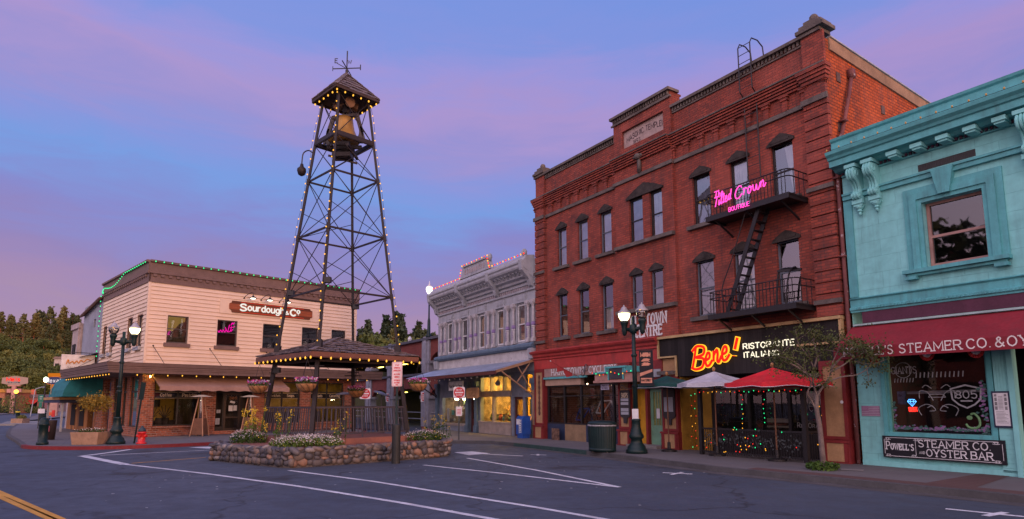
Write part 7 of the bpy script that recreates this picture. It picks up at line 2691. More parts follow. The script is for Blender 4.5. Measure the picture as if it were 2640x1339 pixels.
# planting
LEAFG = leaf_mat('flower leaf green', (.035, .085, .015), (.07, .13, .025))
PETW = mat('white petals', (.66, .62, .62), .8, bump=0)
PETY = mat('yellow petals', (.62, .46, .03), .8, bump=0)
PETP = mat('pink petals', (.55, .07, .28), .8, bump=0)
PETV = mat('lilac petals', (.34, .18, .48), .8, bump=0)
def leafq(mb, c, r, rg, flat=.0):
    d = Vector((rg.gauss(0, 1), rg.gauss(0, 1), rg.gauss(0, 1) + flat)).normalized()
    a = d.orthogonal().normalized()
    a.rotate(Matrix.Rotation(rg.uniform(0, 6.3), 3, d))
    b = d.cross(a)
    mb.add([c - a * r, c - b * r * .55, c + a * r, c + b * r * .55], [(0, 1, 2, 3)])
def flowerbed(label, poly_c, rx, ry, rot, h, nl, nw, seed, tall):
    rg = random.Random(seed)
    T = thing('flower_bed', label, 'flower bed', WORLD, (poly_c[0], poly_c[1], WH - .02), 'flower beds on the stone island')
    g1, g2, g3, st = MB(), MB(), MB(), MB()
    def pt():
        while True:
            u, v = rg.uniform(-1, 1), rg.uniform(-1, 1)
            if u * u + v * v < 1: break
        e = (1 - (u * u + v * v)) ** .5
        x, y = u * rx, v * ry
        return Vector((poly_c[0] + x * math.cos(rot) - y * math.sin(rot), poly_c[1] + x * math.sin(rot) + y * math.cos(rot), WH)), e
    for _ in range(nl):
        p, e = pt()
        leafq(g1, p + Vector((0, 0, rg.random() * h * (.3 + .7 * e))), rg.uniform(.025, .05), rg)
    for _ in range(nw):
        p, e = pt()
        leafq(g2, p + Vector((0, 0, h * (.3 + .75 * e) + rg.gauss(0, .03))), rg.uniform(.014, .025), rg, 1.5)
    for _ in range(nw // 16):
        p, e = pt()
        leafq(g3, p + Vector((0, 0, h * (.15 + .5 * e))), rg.uniform(.018, .03), rg, 1.5)
    part('leaves', g1, LEAFG, T, kind='stuff')
    part('white_blossoms', g2, PETW, T, kind='stuff')
    part('yellow_blossoms', g3, PETY, T, kind='stuff')
    return T
def mustard(label, x, y, n, hmin, hmax, seed, yel=1.0, spread=.2):
    rg = random.Random(seed)
    T = thing('flowering_plant', label, 'plant', WORLD, (x, y, WH), 'tall yellow flowering plants on the stone island')
    st, fl = MB(), MB()
    for k in range(n):
        bx, by = x + rg.gauss(0, spread), y + rg.gauss(0, spread)
        h = rg.uniform(hmin, hmax)
        tp = Vector((bx + rg.gauss(0, .08), by + rg.gauss(0, .08), WH + h))
        st.tube(cat([(bx, by, WH), ((bx + tp.x) / 2 + rg.gauss(0, .03), by, WH + h * .5), tp], 3), .007, 4)
        for j in range(7):
            t = rg.uniform(.15, .75)
            leafq(st, Vector((bx, by, WH)).lerp(tp, t) + Vector((rg.gauss(0, .05), rg.gauss(0, .05), 0)), rg.uniform(.03, .06), rg)
        for j in range(int(16 * yel)):
            leafq(fl, tp + Vector((rg.gauss(0, .04), rg.gauss(0, .04), rg.gauss(-.03, .06))), rg.uniform(.018, .032), rg)
    part('stems', st, LEAFG, T)
    part('blossoms', fl, PETY, T, kind='stuff')
flowerbed('white flower mound at the front of the stone island below the front tower leg', (-5.95, 18.15), 1.05, .62, .25, .30, 1900, 1500, 1, 0)
flowerbed('white flower mound at the left end of the stone island', (-8.45, 20.0), .55, .42, .2, .38, 800, 420, 2, 0)
flowerbed('white flower mound at the right end of the stone island behind the parking sign post', (-2.95, 21.1), .75, .5, .5, .30, 900, 600, 3, 0)
mustard('tall yellow flowering plants on the left end of the stone island', -8.35, 20.0, 12, .45, 1.1, 4, 2.0)
mustard('loose yellow flowering stems left of the front tower leg', -6.7, 18.35, 7, .55, 1.0, 5, .9, .18)
mustard('sparse flowering stems right of the front tower leg', -5.15, 18.5, 6, .5, 1.0, 6, .5, .16)
mustard('thin yellow flowering stems at the right end of the stone island', -2.75, 21.2, 12, .4, .95, 7, .7, .3)

# hanging baskets
def basket(label, x, y, z, hang, seed, pink=.5):
    rg = random.Random(seed)
    T = thing('hanging_basket', label, 'hanging basket', WORLD, (x, y, z), 'flower baskets hung round the pavilion roof')
    m = MB()
    m.lathe([(.02, -.22), (.16, -.19), (.25, -.10), (.30, .0), (.29, .03)], 16, (x, y, z))
    b = part('liner', m, mat('coir liner', (.36, .18, .075), .95, scale=6, var=.4, bump=.8) if 'coir liner' not in bpy.data.materials else bpy.data.materials['coir liner'], T, True)
    m = MB()
    for k in range(10):
        a = 2 * PI * k / 10
        m.tube([(x + r * math.cos(a + .3 * i), y + r * math.sin(a + .3 * i), z + q) for i, (r, q) in enumerate(((.31, .02), (.27, -.10), (.18, -.19), (.03, -.23)))], .006, 4)
    part('wire_frame', m, BLACK, b)
    m = MB()
    for k in range(3):
        a = 2 * PI * k / 3 + .4
        m.tube([(x + .29 * math.cos(a), y + .29 * math.sin(a), z + .02), (x, y, z + hang)], .006, 4)
    m.tube([(x, y, z + hang), (x, y, z + hang + .1)], .01, 4)
    part('chains', m, BLACK, T)
    g1, g2, g3, g4 = MB(), MB(), MB(), MB()
    for k in range(260):
        a, r = rg.uniform(0, 6.3), .33 * rg.random() ** .5
        p = Vector((x + r * math.cos(a), y + r * math.sin(a), z + .03 + rg.random() * .16 * (1 - r)))
        leafq(g1, p, rg.uniform(.02, .04), rg)
    for k in range(210):
        a, r = rg.uniform(0, 6.3), .35 * rg.random() ** .5
        p = Vector((x + r * math.cos(a), y + r * math.sin(a), z + .10 + rg.random() * .13 * (1.2 - r)))
        leafq((g2 if rg.random() < pink else (g3 if rg.random() < .6 else g4)), p, rg.uniform(.025, .042), rg, .6)
    part('leaves', g1, LEAFG, T, kind='stuff')
    part('pink_blossoms', g2, PETP, T, kind='stuff')
    part('lilac_blossoms', g3, PETV, T, kind='stuff')
    part('white_blossoms', g4, PETW, T, kind='stuff')
basket('flower basket hanging at the left corner of the pavilion roof', -8.32, 20.3, 2.27, .75, 1, .4)
basket('flower basket hanging beside the front tower leg under the pavilion roof', -6.12, 18.42, 2.28, .75, 2, .45)
basket('flower basket hanging at the rear of the pavilion next to a road sign', -5.80, 23.1, 2.15, .85, 3, .6)
basket('flower basket hanging at the right corner of the pavilion roof', -3.15, 20.75, 2.33, .72, 4, .6)

# parking sign post and the round bollard in front
F = Frame((-3.42, 18.35), (math.cos(-.06), math.sin(-.06)))
T = thing('parking_sign', 'pale parking sign with red lettering on a dark green post rising from a round bollard', 'parking sign', F, (0, 0, 0))
part('post', MB().box(-.03, .03, .03, .07, .0, 2.95), DKGREEN, T)
m = MB().prism([(-.135, 2.22), (.135, 2.22), (.155, 2.24), (.155, 2.93), (.135, 2.95), (-.135, 2.95), (-.155, 2.93), (-.155, 2.24)], .005, .025)
pl = part('plate', m, mat('pinkish sign white', (.66, .55, .55), .5, bump=0), T)
m = MB()
for z, s in ((2.83, "12 MIN"), (2.75, "COMMERCIAL"), (2.67, "LOADING ZONE"), (2.56, "7AM TO 6PM"), (2.48, "WEEKDAYS"), (2.38, "NO PARKING"), (2.31, "ANY OTHER"), (2.25, "TIME")):
    w = .018 * len(s)
    write(m, s, -w / 2 - .0, z, .042, .003, w, .2)
for a, b, c, d in ((-.14, .14, 2.235, 2.239), (-.14, .14, 2.931, 2.935), (-.142, -.138, 2.235, 2.935), (.138, .142, 2.235, 2.935)):
    m.box(a, b, .002, .0045, c, d)
part('lettering', m, SIGNRED, pl)
m = MB().lathe([(.125, 0), (.125, 1.05), (.12, 1.10), (.10, 1.12), (.001, 1.125)], 18, (-3.38, 18.22, 0))
solo('bollard', m, mat('charcoal bollard', (.018, .02, .02), .6), 'round charcoal bollard in front of the stone island by the parking sign', 'bollard', WORLD, (-3.38, 18.22, 0), smooth=False)

# ================================================================ street lamps, bins, hydrant, planters
def twin_lamp(label, x, y, rz, hz, spread, lit, tilt=0.0, base=.13):
    F = Frame((x, y), (math.cos(rz), math.sin(rz)))
    T = thing('street_lamp', label, 'street lamp', F, (0, 0, base), 'twin headed street lamps')
    part('base', MB().lathe([(.34, 0), (.34, .10), (.30, .13), (.28, .22), (.20, .30), (.17, .42), (.23, .48), (.24, .54), (.19, .62), (.14, .82), (.13, 1.0), (.15, 1.03), (.13, 1.08)], 16, (0, 0, base)), DKGREEN, T, True)
    m = MB().tube([(0, 0, base + 1.0), (0, 0, hz + .40)], .085, 12, r1=.055)
    for z in (hz - .9, hz - 1.9, 2.2):
        m.lathe([(.09, 0), (.10, .02), (.10, .06), (.09, .08)], 12, (0, 0, z))
    part('pole', m, DKGREEN, T, True)
    m = MB()
    m.bar((-spread, 0, hz), (spread, 0, hz), .06, .11)
    m.lathe([(.10, -.15), (.12, -.05), (.12, .12), (.08, .16)], 12, (0, 0, hz))
    for s in (-1, 1):
        m.lathe([(.03, -.20), (.07, -.15), (.09, -.05), (.09, .08), (.12, .19), (.135, .22), (.135, .28), (.10, .30)], 12, (s * spread, 0, hz))
        m.bar((s * spread * .3, 0, hz - .08), (s * spread * .8, 0, hz + .0), .04, .05)
    part('crossarm', m, DKGREEN, T, True)
    for s in (-1, 1):
        g_ = MB().lathe([(.10, 0), (.155, .07), (.19, .15), (.20, .23), (.19, .245)], 14, (s * spread, 0, hz + .30))
        gl_ = part('globe', g_, LAMPGLOW if lit == s else LAMPGLASS, T, True)
        part('lid', MB().lathe([(.205, 0), (.21, .02), (.185, .06), (.13, .10), (.10, .16), (.07, .21), (.025, .23), (.017, .27), (.005, .29)], 14, (s * spread, 0, hz + .546)), mat('lamp lid', (.42, .40, .40), .45, .3) if 'lamp lid' not in bpy.data.materials else bpy.data.materials['lamp lid'], gl_, True)
        part('rim_light', MB().ball((s * spread + .08, -.20, hz + .56), .018, 6, 4), BULB, gl_)
        if lit != s:
            part('burner', MB().tube([(s * spread, 0, hz + .30), (s * spread, 0, hz + .46)], .035, 6), WHITE, gl_)
    return T
twin_lamp('twin globe street lamp near the red hydrant at the clapboard corner, its right globe lit', -16.0, 25.28, .05, 4.28, .42, 1)
twin_lamp('twin globe street lamp with a hanging street banner in front of the cycle shop', 3.95, 19.95, -.85, 4.10, .36, -1)
# the tall single lamp on the arcade
T = thing('street_lamp', 'tall slim single globe lamp standing on the arcade column by the Victorian shop', 'street lamp', WORLD, (-5.8, 42.7, 6.2))
part('pole', MB().lathe([(.2, 0), (.2, .15), (.12, .3), (.10, 1.2), (.06, 1.4), (.05, 3.1)], 10, (-5.8, 42.7, 6.2)), DKGREEN, T, True)
part('globe', MB().lathe([(.09, 0), (.20, .16), (.24, .34), (.22, .48)], 12, (-5.8, 42.7, 9.3)), glow_mat('white lamp glow', (1, .95, .85), 2.5), T, True)
part('finial', MB().lathe([(.24, 0), (.12, .12), (.05, .2), (.01, .45)], 10, (-5.8, 42.7, 9.78)), WHITE, T, True)

# banner on the right-hand lamp
F = Frame((3.95, 19.95), (math.cos(-.35), math.sin(-.35)))
T = thing('street_banner', 'black and peach street banner hanging from the twin lamp in front of the cycle shop', 'banner', F, (.4, 0, 2.2))
m = MB()
part('cloth', MB().box(.16, .60, -.012, .0, 2.28, 3.38), mat('black banner cloth', (.016, .016, .02), .9), T)
m = MB()
PE = mat('peach banner print', (.58, .26, .17), .8, bump=0)
rg = random.Random(9)
for (z, h) in ((3.22, .10), (3.05, .08), (2.93, .07)):
    for k in range(6):
        x = .2 + rg.random() * .12
        m.add([(x, -.0145 - .0005 * k, z + rg.uniform(-.04, .05)), (x + .22, -.0145 - .0005 * k, z + rg.uniform(-.04, .06)), (x + .1, -.0145 - .0005 * k, z + h)], [(0, 1, 2)])
m.quad((.17, -.0135, 2.66), (.57, -.0135, 2.78), (.57, -.0135, 2.70), (.17, -.0135, 2.55))
m.box(.20, .55, -.0148, -.0135, 2.34, 2.50)
write(m, "MAIN", .21, 3.18, .13, -.019, .3, .2)
part('print', m, PE, T)
m = MB()
write(m, "MAIN STREET", .22, 2.39, .07, -.017, .3, .2)
part('dark_print', m, DARK, T)
part('arm', MB().tube([(0, 0, 3.40), (.64, 0, 3.40)], .015, 6).tube([(0, 0, 2.26), (.64, 0, 2.26)], .015, 6), BLACK, T)
part('scroll_bracket', MB().tube(cat([(0, -.02, 2.20), (-.25, -.02, 2.16), (-.42, -.02, 2.28), (-.46, -.02, 2.2), (-.4, -.02, 2.18)], 5), .012, 5), BLACK, T)
m = MB().box(-.10, .10, -.10, -.095, 1.20, 1.52)
solo('notice', m, WHITE, 'white paper notice taped to the twin lamp pole in front of the cycle shop', 'notice', F, (0, -.1, 1.2))

def big_bin(label, x, y, rz, rx, ry, h, base):
    F = Frame((x, y), (math.cos(rz), math.sin(rz)))
    T = thing('litter_bin', label, 'litter bin', F, (0, 0, base))
    def ov(sx, sy, z, n=40, ridge=0.0):
        return [(sx * math.cos(2 * PI * i / n) * (1 + (ridge if i % 2 else 0)), sy * math.sin(2 * PI * i / n) * (1 + (ridge if i % 2 else 0)), z) for i in range(n)]
    def stackrings(rs, n):
        m = MB()
        vs = []
        for r in rs: vs += r
        fs = [(k * n + i, k * n + (i + 1) % n, (k + 1) * n + (i + 1) % n, (k + 1) * n + i) for k in range(len(rs) - 1) for i in range(n)]
        fs.append(tuple(range(n - 1, -1, -1))); fs.append(tuple((len(rs) - 1) * n + i for i in range(n)))
        return m.add(vs, fs)
    n = 72
    part('body', stackrings([ov(rx * .93, ry * .93, base + .06, n, .02), ov(rx * .98, ry * .98, base + h * .5, n, .02), ov(rx, ry, base + h * .84, n, .02)], n), DKGREEN, T)
    part('base_ring', stackrings([ov(rx * .97, ry * .97, base + .03, n), ov(rx * .97, ry * .97, base + .13, n)], n), DKGREEN, T, True)
    part('band', stackrings([ov(rx * 1.02, ry * 1.02, base + h * .845, n), ov(rx * 1.02, ry * 1.02, base + h * .90, n)], n), mat('pale band', (.36, .36, .38), .6, scale=14, var=.6) if 'pale band' not in bpy.data.materials else bpy.data.materials['pale band'], T, True)
    part('lid', stackrings([ov(rx * 1.03, ry * 1.03, base + h * .90, n), ov(rx * 1.05, ry * 1.05, base + h * .94, n), ov(rx * .9, ry * .9, base + h, n), ov(rx * .5, ry * .5, base + h * 1.03, n)], n), DKGREEN, T, True)
    m = MB()
    for a in (.6, 2.2, 4.0, 5.4):
        m.ball((rx * .8 * math.cos(a), ry * .8 * math.sin(a), base + .025), .035, 6, 4)
    part('feet', m, CONC, T)
    return T
big_bin('wide oval dark green litter bin with a pale band in front of the cycle shop', 2.93, 20.45, -.5, .47, .36, .98, .13)

m = MB()
T = thing('fire_hydrant', 'bright red fire hydrant with a dark cap at the clapboard corner kerb', 'fire hydrant', WORLD, (-14.98, 25.3, .13))
HX, HY = -14.98, 25.3
part('barrel', MB().lathe([(.19, 0), (.19, .05), (.14, .06), (.13, .40), (.17, .42), (.17, .47), (.13, .49)], 14, (HX, HY, .13)), mat('hydrant red', (.62, .02, .015), .35, spec=.6), T, True)
m = MB()
for d in ((1, 0), (-1, 0), (0, -1)):
    m.tube([(HX + d[0] * .1, HY + d[1] * .1, .45), (HX + d[0] * .2, HY + d[1] * .2, .45)], .06, 10)
part('nozzle', m, bpy.data.materials['hydrant red'], T)
part('cap', MB().lathe([(.145, .49), (.14, .54), (.10, .62), (.05, .66), (.04, .72)], 14, (HX, HY, .13)), mat('hydrant cap', (.03, .05, .06), .5), T, True)
solo('sign_post', MB().bar((-15.45, 25.6, .13), (-15.22, 25.6, 2.62), .06, .03).bar((-15.29, 25.58, 1.9), (-15.22, 25.58, 2.62), .20, .02), DKGREEN, 'leaning green sign post with its sign seen edge on beside the red hydrant', 'sign post', WORLD, (-15.4, 25.6, .13))

# trough planter with a clipped yellow bush
T = thing('tree_planter', 'tan concrete trough planter with a small yellowish round topped tree', 'planter', WORLD, (-17.0, 25.25, .13))
px, py = -17.0, 25.25
m = MB()
bb, tt = .50, .56
n4 = [(-1, -1), (1, -1), (1, 1), (-1, 1)]
m.add([(px + a * bb, py + b * .36, .13) for a, b in n4] + [(px + a * tt, py + b * .42, .62) for a, b in n4] + [(px + a * .48, py + b * .34, .62) for a, b in n4] + [(px + a * .48, py + b * .34, .55) for a, b in n4],
      [(0, 1, 2, 3)] + [(i, (i + 1) % 4, 4 + (i + 1) % 4, 4 + i) for i in range(4)] + [(4 + i, 4 + (i + 1) % 4, 8 + (i + 1) % 4, 8 + i) for i in range(4)] + [(8 + i, 8 + (i + 1) % 4, 12 + (i + 1) % 4, 12 + i) for i in range(4)] + [(12, 13, 14, 15)])
part('trough', m, mat('tan aggregate', (.36, .23, .15), .9, scale=6, bump=.6), T)
part('trunk', MB().tube([(px + .08, py, .55), (px + .06, py, 1.0), (px + .12, py, 1.55)], .035, 6), WOOD, T)
rg = random.Random(31)
g1, g2, g3 = MB(), MB(), MB()
for k in range(1500):
    u = Vector((rg.gauss(0, 1), rg.gauss(0, 1), rg.gauss(0, 1))).normalized() * rg.random() ** .4
    p = Vector((px + .1 + u.x * .62, py + u.y * .62, 1.78 + u.z * .36))
    if rg.random() < .12: p += u * .2
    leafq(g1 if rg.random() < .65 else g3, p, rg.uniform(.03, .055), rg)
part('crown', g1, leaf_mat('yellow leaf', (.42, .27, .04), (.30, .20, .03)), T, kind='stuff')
part('olive_leaves', g3, leaf_mat('olive leaf', (.14, .12, .02), (.20, .15, .03)), T, kind='stuff')  # olive leaves mixed at random through the yellow crown
for k in range(260):
    p = Vector((px + rg.uniform(-.48, .48), py + rg.uniform(-.34, .34), .58 + rg.random() * .14))
    leafq(g2, p, rg.uniform(.03, .05), rg)
part('underplanting', g2, LEAFG, T, kind='stuff')
g2 = MB()
for k in range(90):
    leafq(g2, Vector((px + rg.uniform(-.5, .5), py + rg.uniform(-.36, .36), .68 + rg.random() * .1)), .025, rg, 1)
part('white_blossoms', g2, PETW, T, kind='stuff')

def post_bollard(label, x, y, s=1.0):
    m = MB().lathe([(.21, 0), (.21, .10), (.17, .12), (.165, .75), (.19, .77), (.19, .82), (.165, .84), (.16, .95), (.10, 1.05), (.001, 1.08)], 14, (x, y, .13))
    solo('bollard', m, DKGREEN, label, 'bollard', WORLD, (x, y, .13), smooth=True)
post_bollard('dark green domed bollard on the corner pavement left of the tan trough planter', -18.75, 25.0)
T = thing('litter_bin', 'small dark litter bin with a pink label behind the domed bollard', 'litter bin', WORLD, (-21.0, 28.4, .13))
part('body', MB().lathe([(.20, 0), (.24, .82), (.25, .86), (.22, .88)], 14, (-21.0, 28.4, .13)), mat('dark brown bin', (.035, .025, .025), .6), T, True)
part('label_plate', MB().box(-21.1, -20.85, 28.13, 28.155, .5, .75), mat('pink label', (.45, .12, .16), .7), T)
T = big_bin('dark green litter bin standing by the side street kerb beyond the domed bollard', -43.5, 57.8, .3, .36, .34, .95, .13)
T = thing('road_sign', 'small pale sign on a thin post beside the side street litter bin', 'road sign', WORLD, (-31.3, 41.2, .13))
part('post', MB().tube([(-31.3, 41.2, .13), (-31.3, 41.2, 1.4)], .03, 6), POSTM, T)
part('plate', MB().box(-31.35, -30.9, 41.15, 41.17, 1.12, 1.42), SIGNWHITE, T)
# patio heaters by the cafe
def heater(label, x, y):
    T = thing('patio_heater', label, 'patio heater', WORLD, (x, y, .13), 'folded patio heaters by the cafe door')
    m = MB()
    b, t_, h = .32, .09, 2.05
    for a in n4:
        m.bar((x + a[0] * b, y + a[1] * b, .13), (x + a[0] * t_, y + a[1] * t_, h), .045)
    part('frame', m, mat('wood legs', (.42, .22, .12), .6) if 'wood legs' not in bpy.data.materials else bpy.data.materials['wood legs'], T)
    part('gas_cabinet', MB().add([(x + a * (.29 if z < .5 else .22), y + c * (.29 if z < .5 else .22), z) for z in (.2, 1.0) for a, c in n4], [(0, 1, 5, 4), (1, 2, 6, 5), (2, 3, 7, 6), (3, 0, 4, 7), (4, 5, 6, 7)]), WOOD, T)
    part('glass_tube', MB().tube([(x, y, 1.0), (x, y, 2.05)], .06, 8), GRAYGLASS, T)
    part('hood', MB().add([(x + a * .40, y + c * .40, 2.06) for a, c in n4] + [(x + a * .1, y + c * .1, 2.16) for a, c in n4], [(3, 2, 1, 0), (4, 5, 6, 7), (0, 1, 5, 4), (1, 2, 6, 5), (2, 3, 7, 6), (3, 0, 4, 7)]), CREAM, T)
heater('pyramid patio heater between the cafe window and the cafe door', -15.6, 31.2)
heater('pyramid patio heater at the right of the cafe door behind the left tower leg', -13.9, 33.0)
def mush(label, x, y, tilt):
    T = thing('patio_heater', label, 'patio heater', WORLD, (x, y, .13), 'mushroom patio heaters behind the bell tower')
    part('pole', MB().tube([(x, y, .8), (x, y, 2.15)], .035, 8).lathe([(.2, 0), (.18, .75), (.08, .8)], 12, (x, y, .13)), BLACK, T)
    d = MB()
    vs = []
    n = 20
    for r, z in ((.45, 0), (.40, .06), (.05, .14)):
        vs += [(x + r * math.cos(2 * PI * i / n), y + r * math.sin(2 * PI * i / n), 2.18 + z + tilt * r * math.cos(2 * PI * i / n)) for i in range(n)]
    d.add(vs, [(k * n + i, k * n + (i + 1) % n, (k + 1) * n + (i + 1) % n, (k + 1) * n + i) for k in range(2) for i in range(n)] + [tuple(range(n - 1, -1, -1)), tuple(2 * n + i for i in range(n))])
    part('hood', d, mat('dull metal hood', (.10, .10, .11), .4, .5) if 'dull metal hood' not in bpy.data.materials else bpy.data.materials['dull metal hood'], T)
mush('mushroom patio heater behind the front tower leg', -9.0, 33.2, .05)
mush('mushroom patio heater with a tilted hood near the rear flower basket', -6.9, 32.8, -.35)

# ================================================================ street tree by the turquoise awning
rg = random.Random(77)
SX, SY = 7.38, 14.98
T = thing('street_tree', 'small pale barked street tree with sparse dark leaves in front of the restaurant pilaster', 'tree', WORLD, (SX, SY, .13))
BARK = mat('pale bark', (.15, .115, .10), .85, scale=5, var=.4, bump=.6, wear=(.18, .13, .11))
# picture-right is roughly +x, depth +y
def V3(x, y, z): return Vector((SX + x, SY + y, z))
trunk = cat([V3(.02, 0, .13), V3(.0, 0, .7), V3(-.02, .0, 1.2), V3(-.06, 0, 1.55), V3(-.03, .02, 1.9)], 5)
tb = MB()
tb.tube(trunk, .068, 9, r1=.048)
limbs = [
 [(-.05, 0, 1.5), (-.17, .0, 1.75), (-.28, -.05, 1.95), (-.20, -.1, 2.2), (-.40, -.1, 2.55), (-.60, -.05, 2.72), (-.8, 0, 2.85)],
 [(-.03, 0, 1.85), (-.08, .05, 2.2), (-.05, .05, 2.55), (-.18, .05, 2.85), (-.35, .1, 3.15), (-.40, .1, 3.45)],
 [(-.03, 0, 1.85), (.10, -.05, 2.1), (.26, -.1, 2.35), (.36, -.1, 2.7), (.50, -.15, 3.0), (.55, -.15, 3.35)],
 [(.0, 0, 1.95), (.22, -.1, 2.2), (.50, -.2, 2.32), (.80, -.25, 2.36), (1.05, -.3, 2.5), (1.2, -.3, 2.7)],
 [(-.08, .05, 2.3), (-.3, .15, 2.55), (-.55, .2, 2.65), (-.75, .2, 2.9), (-.85, .2, 3.15)],
 [(-.05, .05, 2.5), (.08, .1, 2.85), (.05, .15, 3.2), (.12, .15, 3.5)],
 [(.3, -.1, 2.5), (.6, -.05, 2.8), (.9, .0, 2.95), (1.05, .05, 3.2)],
 [(.3, -.1, 2.45), (.55, -.2, 2.6), (.85, -.2, 2.8), (1.2, -.2, 2.95)],
 [(-.3, -.08, 2.4), (-.6, -.15, 2.6), (-.85, -.15, 2.7), (-1.0, -.1, 2.85)],
]
tips = []
for L_ in limbs:
    c = cat([V3(*p) for p in L_], 4)
    tb.tube(c, .027, 6, r1=.006)
    for _ in range(7):
        i = rg.randrange(len(c) // 3, len(c))
        d = Vector((rg.gauss(0, 1), rg.gauss(0, .8), rg.gauss(.3, .7))).normalized() * rg.uniform(.2, .5)
        e = c[i] + d
        tb.tube([c[i], c[i] + d * .5 + Vector((rg.gauss(0, .03), rg.gauss(0, .03), rg.gauss(0, .03))), e], .010, 4, r1=.004)
        tips += [c[i] + d * .6, e]
    tips += c[-3:]
part('trunk', tb, BARK, T, True)
cr_ = MB()
for p in tips:
    for _ in range(25):
        q = p + Vector((rg.gauss(0, .085), rg.gauss(0, .085), rg.gauss(0, .07)))
        leafq(cr_, q, rg.uniform(.022, .042), rg)
for _ in range(220):
    u = Vector((rg.uniform(-1.15, 1.25), rg.uniform(-.5, .5), rg.uniform(2.3, 3.6)))
    if u.x < .1 and u.z < 2.65: continue
    leafq(cr_, Vector((SX, SY, 0)) + u, rg.uniform(.02, .04), rg)
part('crown', cr_, leaf_mat('dark olive leaf', (.035, .065, .02), (.055, .075, .028)), T, kind='stuff')
g2 = MB()
for k in range(420):
    a, r = rg.uniform(0, 6.3), .36 * rg.random() ** .6
    leafq(g2, Vector((SX + r * math.cos(a), SY + r * math.sin(a), .14 + rg.random() * .2 * (1 - r))), rg.uniform(.03, .06), rg)
solo('weeds', g2, LEAFG, 'tuft of green weeds round the foot of the pale barked street tree', 'weeds', WORLD, (SX, SY, .13))
m = MB().quad((SX + .35, SY - .1, .136), (SX + .75, SY - .35, .136), (SX + .95, SY - .05, .136), (SX + .55, SY + .2, .136))
struct('utility_cover', m, CONC)

# ================================================================ wooded hill
def hz(x, y):
    d = math.hypot(x, y)
    a = math.atan2(x, y)
    left = max(0.0, min(1.0, (-a - .30) / .35))
    t = max(0, min(1, (d - 150) / 170))
    t = t * t * (3 - 2 * t)
    e = max(0, min(1, (d - 120) / 90))
    return t * (3.0 + 16 * left) + 1.2 * math.sin(x * .05) * math.sin(y * .06) * t + .5 * e * math.sin(x * .2 + y * .13) * t
hm = MB()
nx, ny = 70, 34
vs = []
for j in range(ny + 1):
    for i in range(nx + 1):
        a = -1.05 + 1.35 * i / nx
        d = 150 + 330 * (j / ny) ** 1.3
        x, y = d * math.sin(a), d * math.cos(a)
        vs.append((x, y, hz(x, y) - .05))
hm.add(vs, [(j * (nx + 1) + i, j * (nx + 1) + i + 1, (j + 1) * (nx + 1) + i + 1, (j + 1) * (nx + 1) + i) for j in range(ny) for i in range(nx)])
struct('hill', hm, mat('hill scrub', (.09, .10, .04), .95, scale=.08, var=.5, wear=(.26, .13, .08)), smooth=True)

def conifer_mesh(seed, h, w, pine):
    rg = random.Random(seed)
    tr, lv = MB(), MB()
    tr.tube([(0, 0, -1), (rg.gauss(0, .1), 0, h * .5), (rg.gauss(0, .15), 0, h * .97)], .32, 6, r1=.05)
    z = h * (.46 if pine else .12)
    while z < h * .98:
        f = (h - z) / h
        R_ = w * (min(1, f * (1.5 if pine else 1.25)) ** (.75 if pine else .9)) * rg.uniform(.65, 1.1)
        nb = rg.randint(4, 6) if pine else 7
        for b in range(nb):
            a = 2 * PI * b / nb + rg.uniform(-.4, .4)
            L_ = R_ * rg.uniform(.55, 1.1)
            dz = rg.uniform(-.05, .28) * L_ if pine else -rg.uniform(.12, .35) * L_
            e = Vector((L_ * math.cos(a), L_ * math.sin(a), z + dz))
            o = Vector((0, 0, z))
            if pine and rg.random() < .6: tr.tube([o, e], .06, 4, r1=.02)
            n = int(14 + 9 * L_)
            for k in range(n):
                t = rg.uniform(.25 if not pine else .45, 1.02)
                p = o.lerp(e, t) + Vector((rg.gauss(0, .16), rg.gauss(0, .16), rg.gauss(0, .14 if not pine else .24)))
                leafq(lv, p, rg.uniform(.20, .42) * (1.15 if pine else 1), rg, .4)
        z += h * (.052 if pine else .036) * rg.uniform(.8, 1.25)
    return tr, lv
def broad_mesh(seed, h, w):
    rg = random.Random(seed)
    tr, lv = MB(), MB()
    tr.tube([(0, 0, -1), (.1, 0, h * .4)], .3, 6, r1=.2)
    cl = []
    for k in range(15):
        a, r = rg.uniform(0, 6.3), w * rg.uniform(.15, .75)
        c = Vector((r * math.cos(a), r * math.sin(a), h * rg.uniform(.35, .82)))
        cl.append((c, w * rg.uniform(.25, .42)))
        tr.tube([(.1, 0, h * .35), c], .12, 5, r1=.04)
    for c, r in cl:
        for k in range(int(150 * r)):
            u = Vector((rg.gauss(0, 1), rg.gauss(0, 1), rg.gauss(0, 1))).normalized()
            p = c + Vector((u.x * r, u.y * r, u.z * r * .8)) * (rg.random() ** .3) * rg.uniform(.8, 1.15)
            leafq(lv, p, rg.uniform(.18, .38), rg, .5)
    return tr, lv
PINEM = leaf_mat('pine needles', (.075, .10, .042), (.14, .135, .052))
FIRM = leaf_mat('fir needles', (.035, .060, .035), (.060, .085, .045))
OAKM = leaf_mat('oak leaves', (.07, .105, .028), (.14, .16, .045))
OAK2 = leaf_mat('pale oak leaves', (.11, .145, .04), (.16, .18, .055))
TRUNKM = mat('pine trunk', (.34, .14, .08), .9, scale=2)
protos = {}
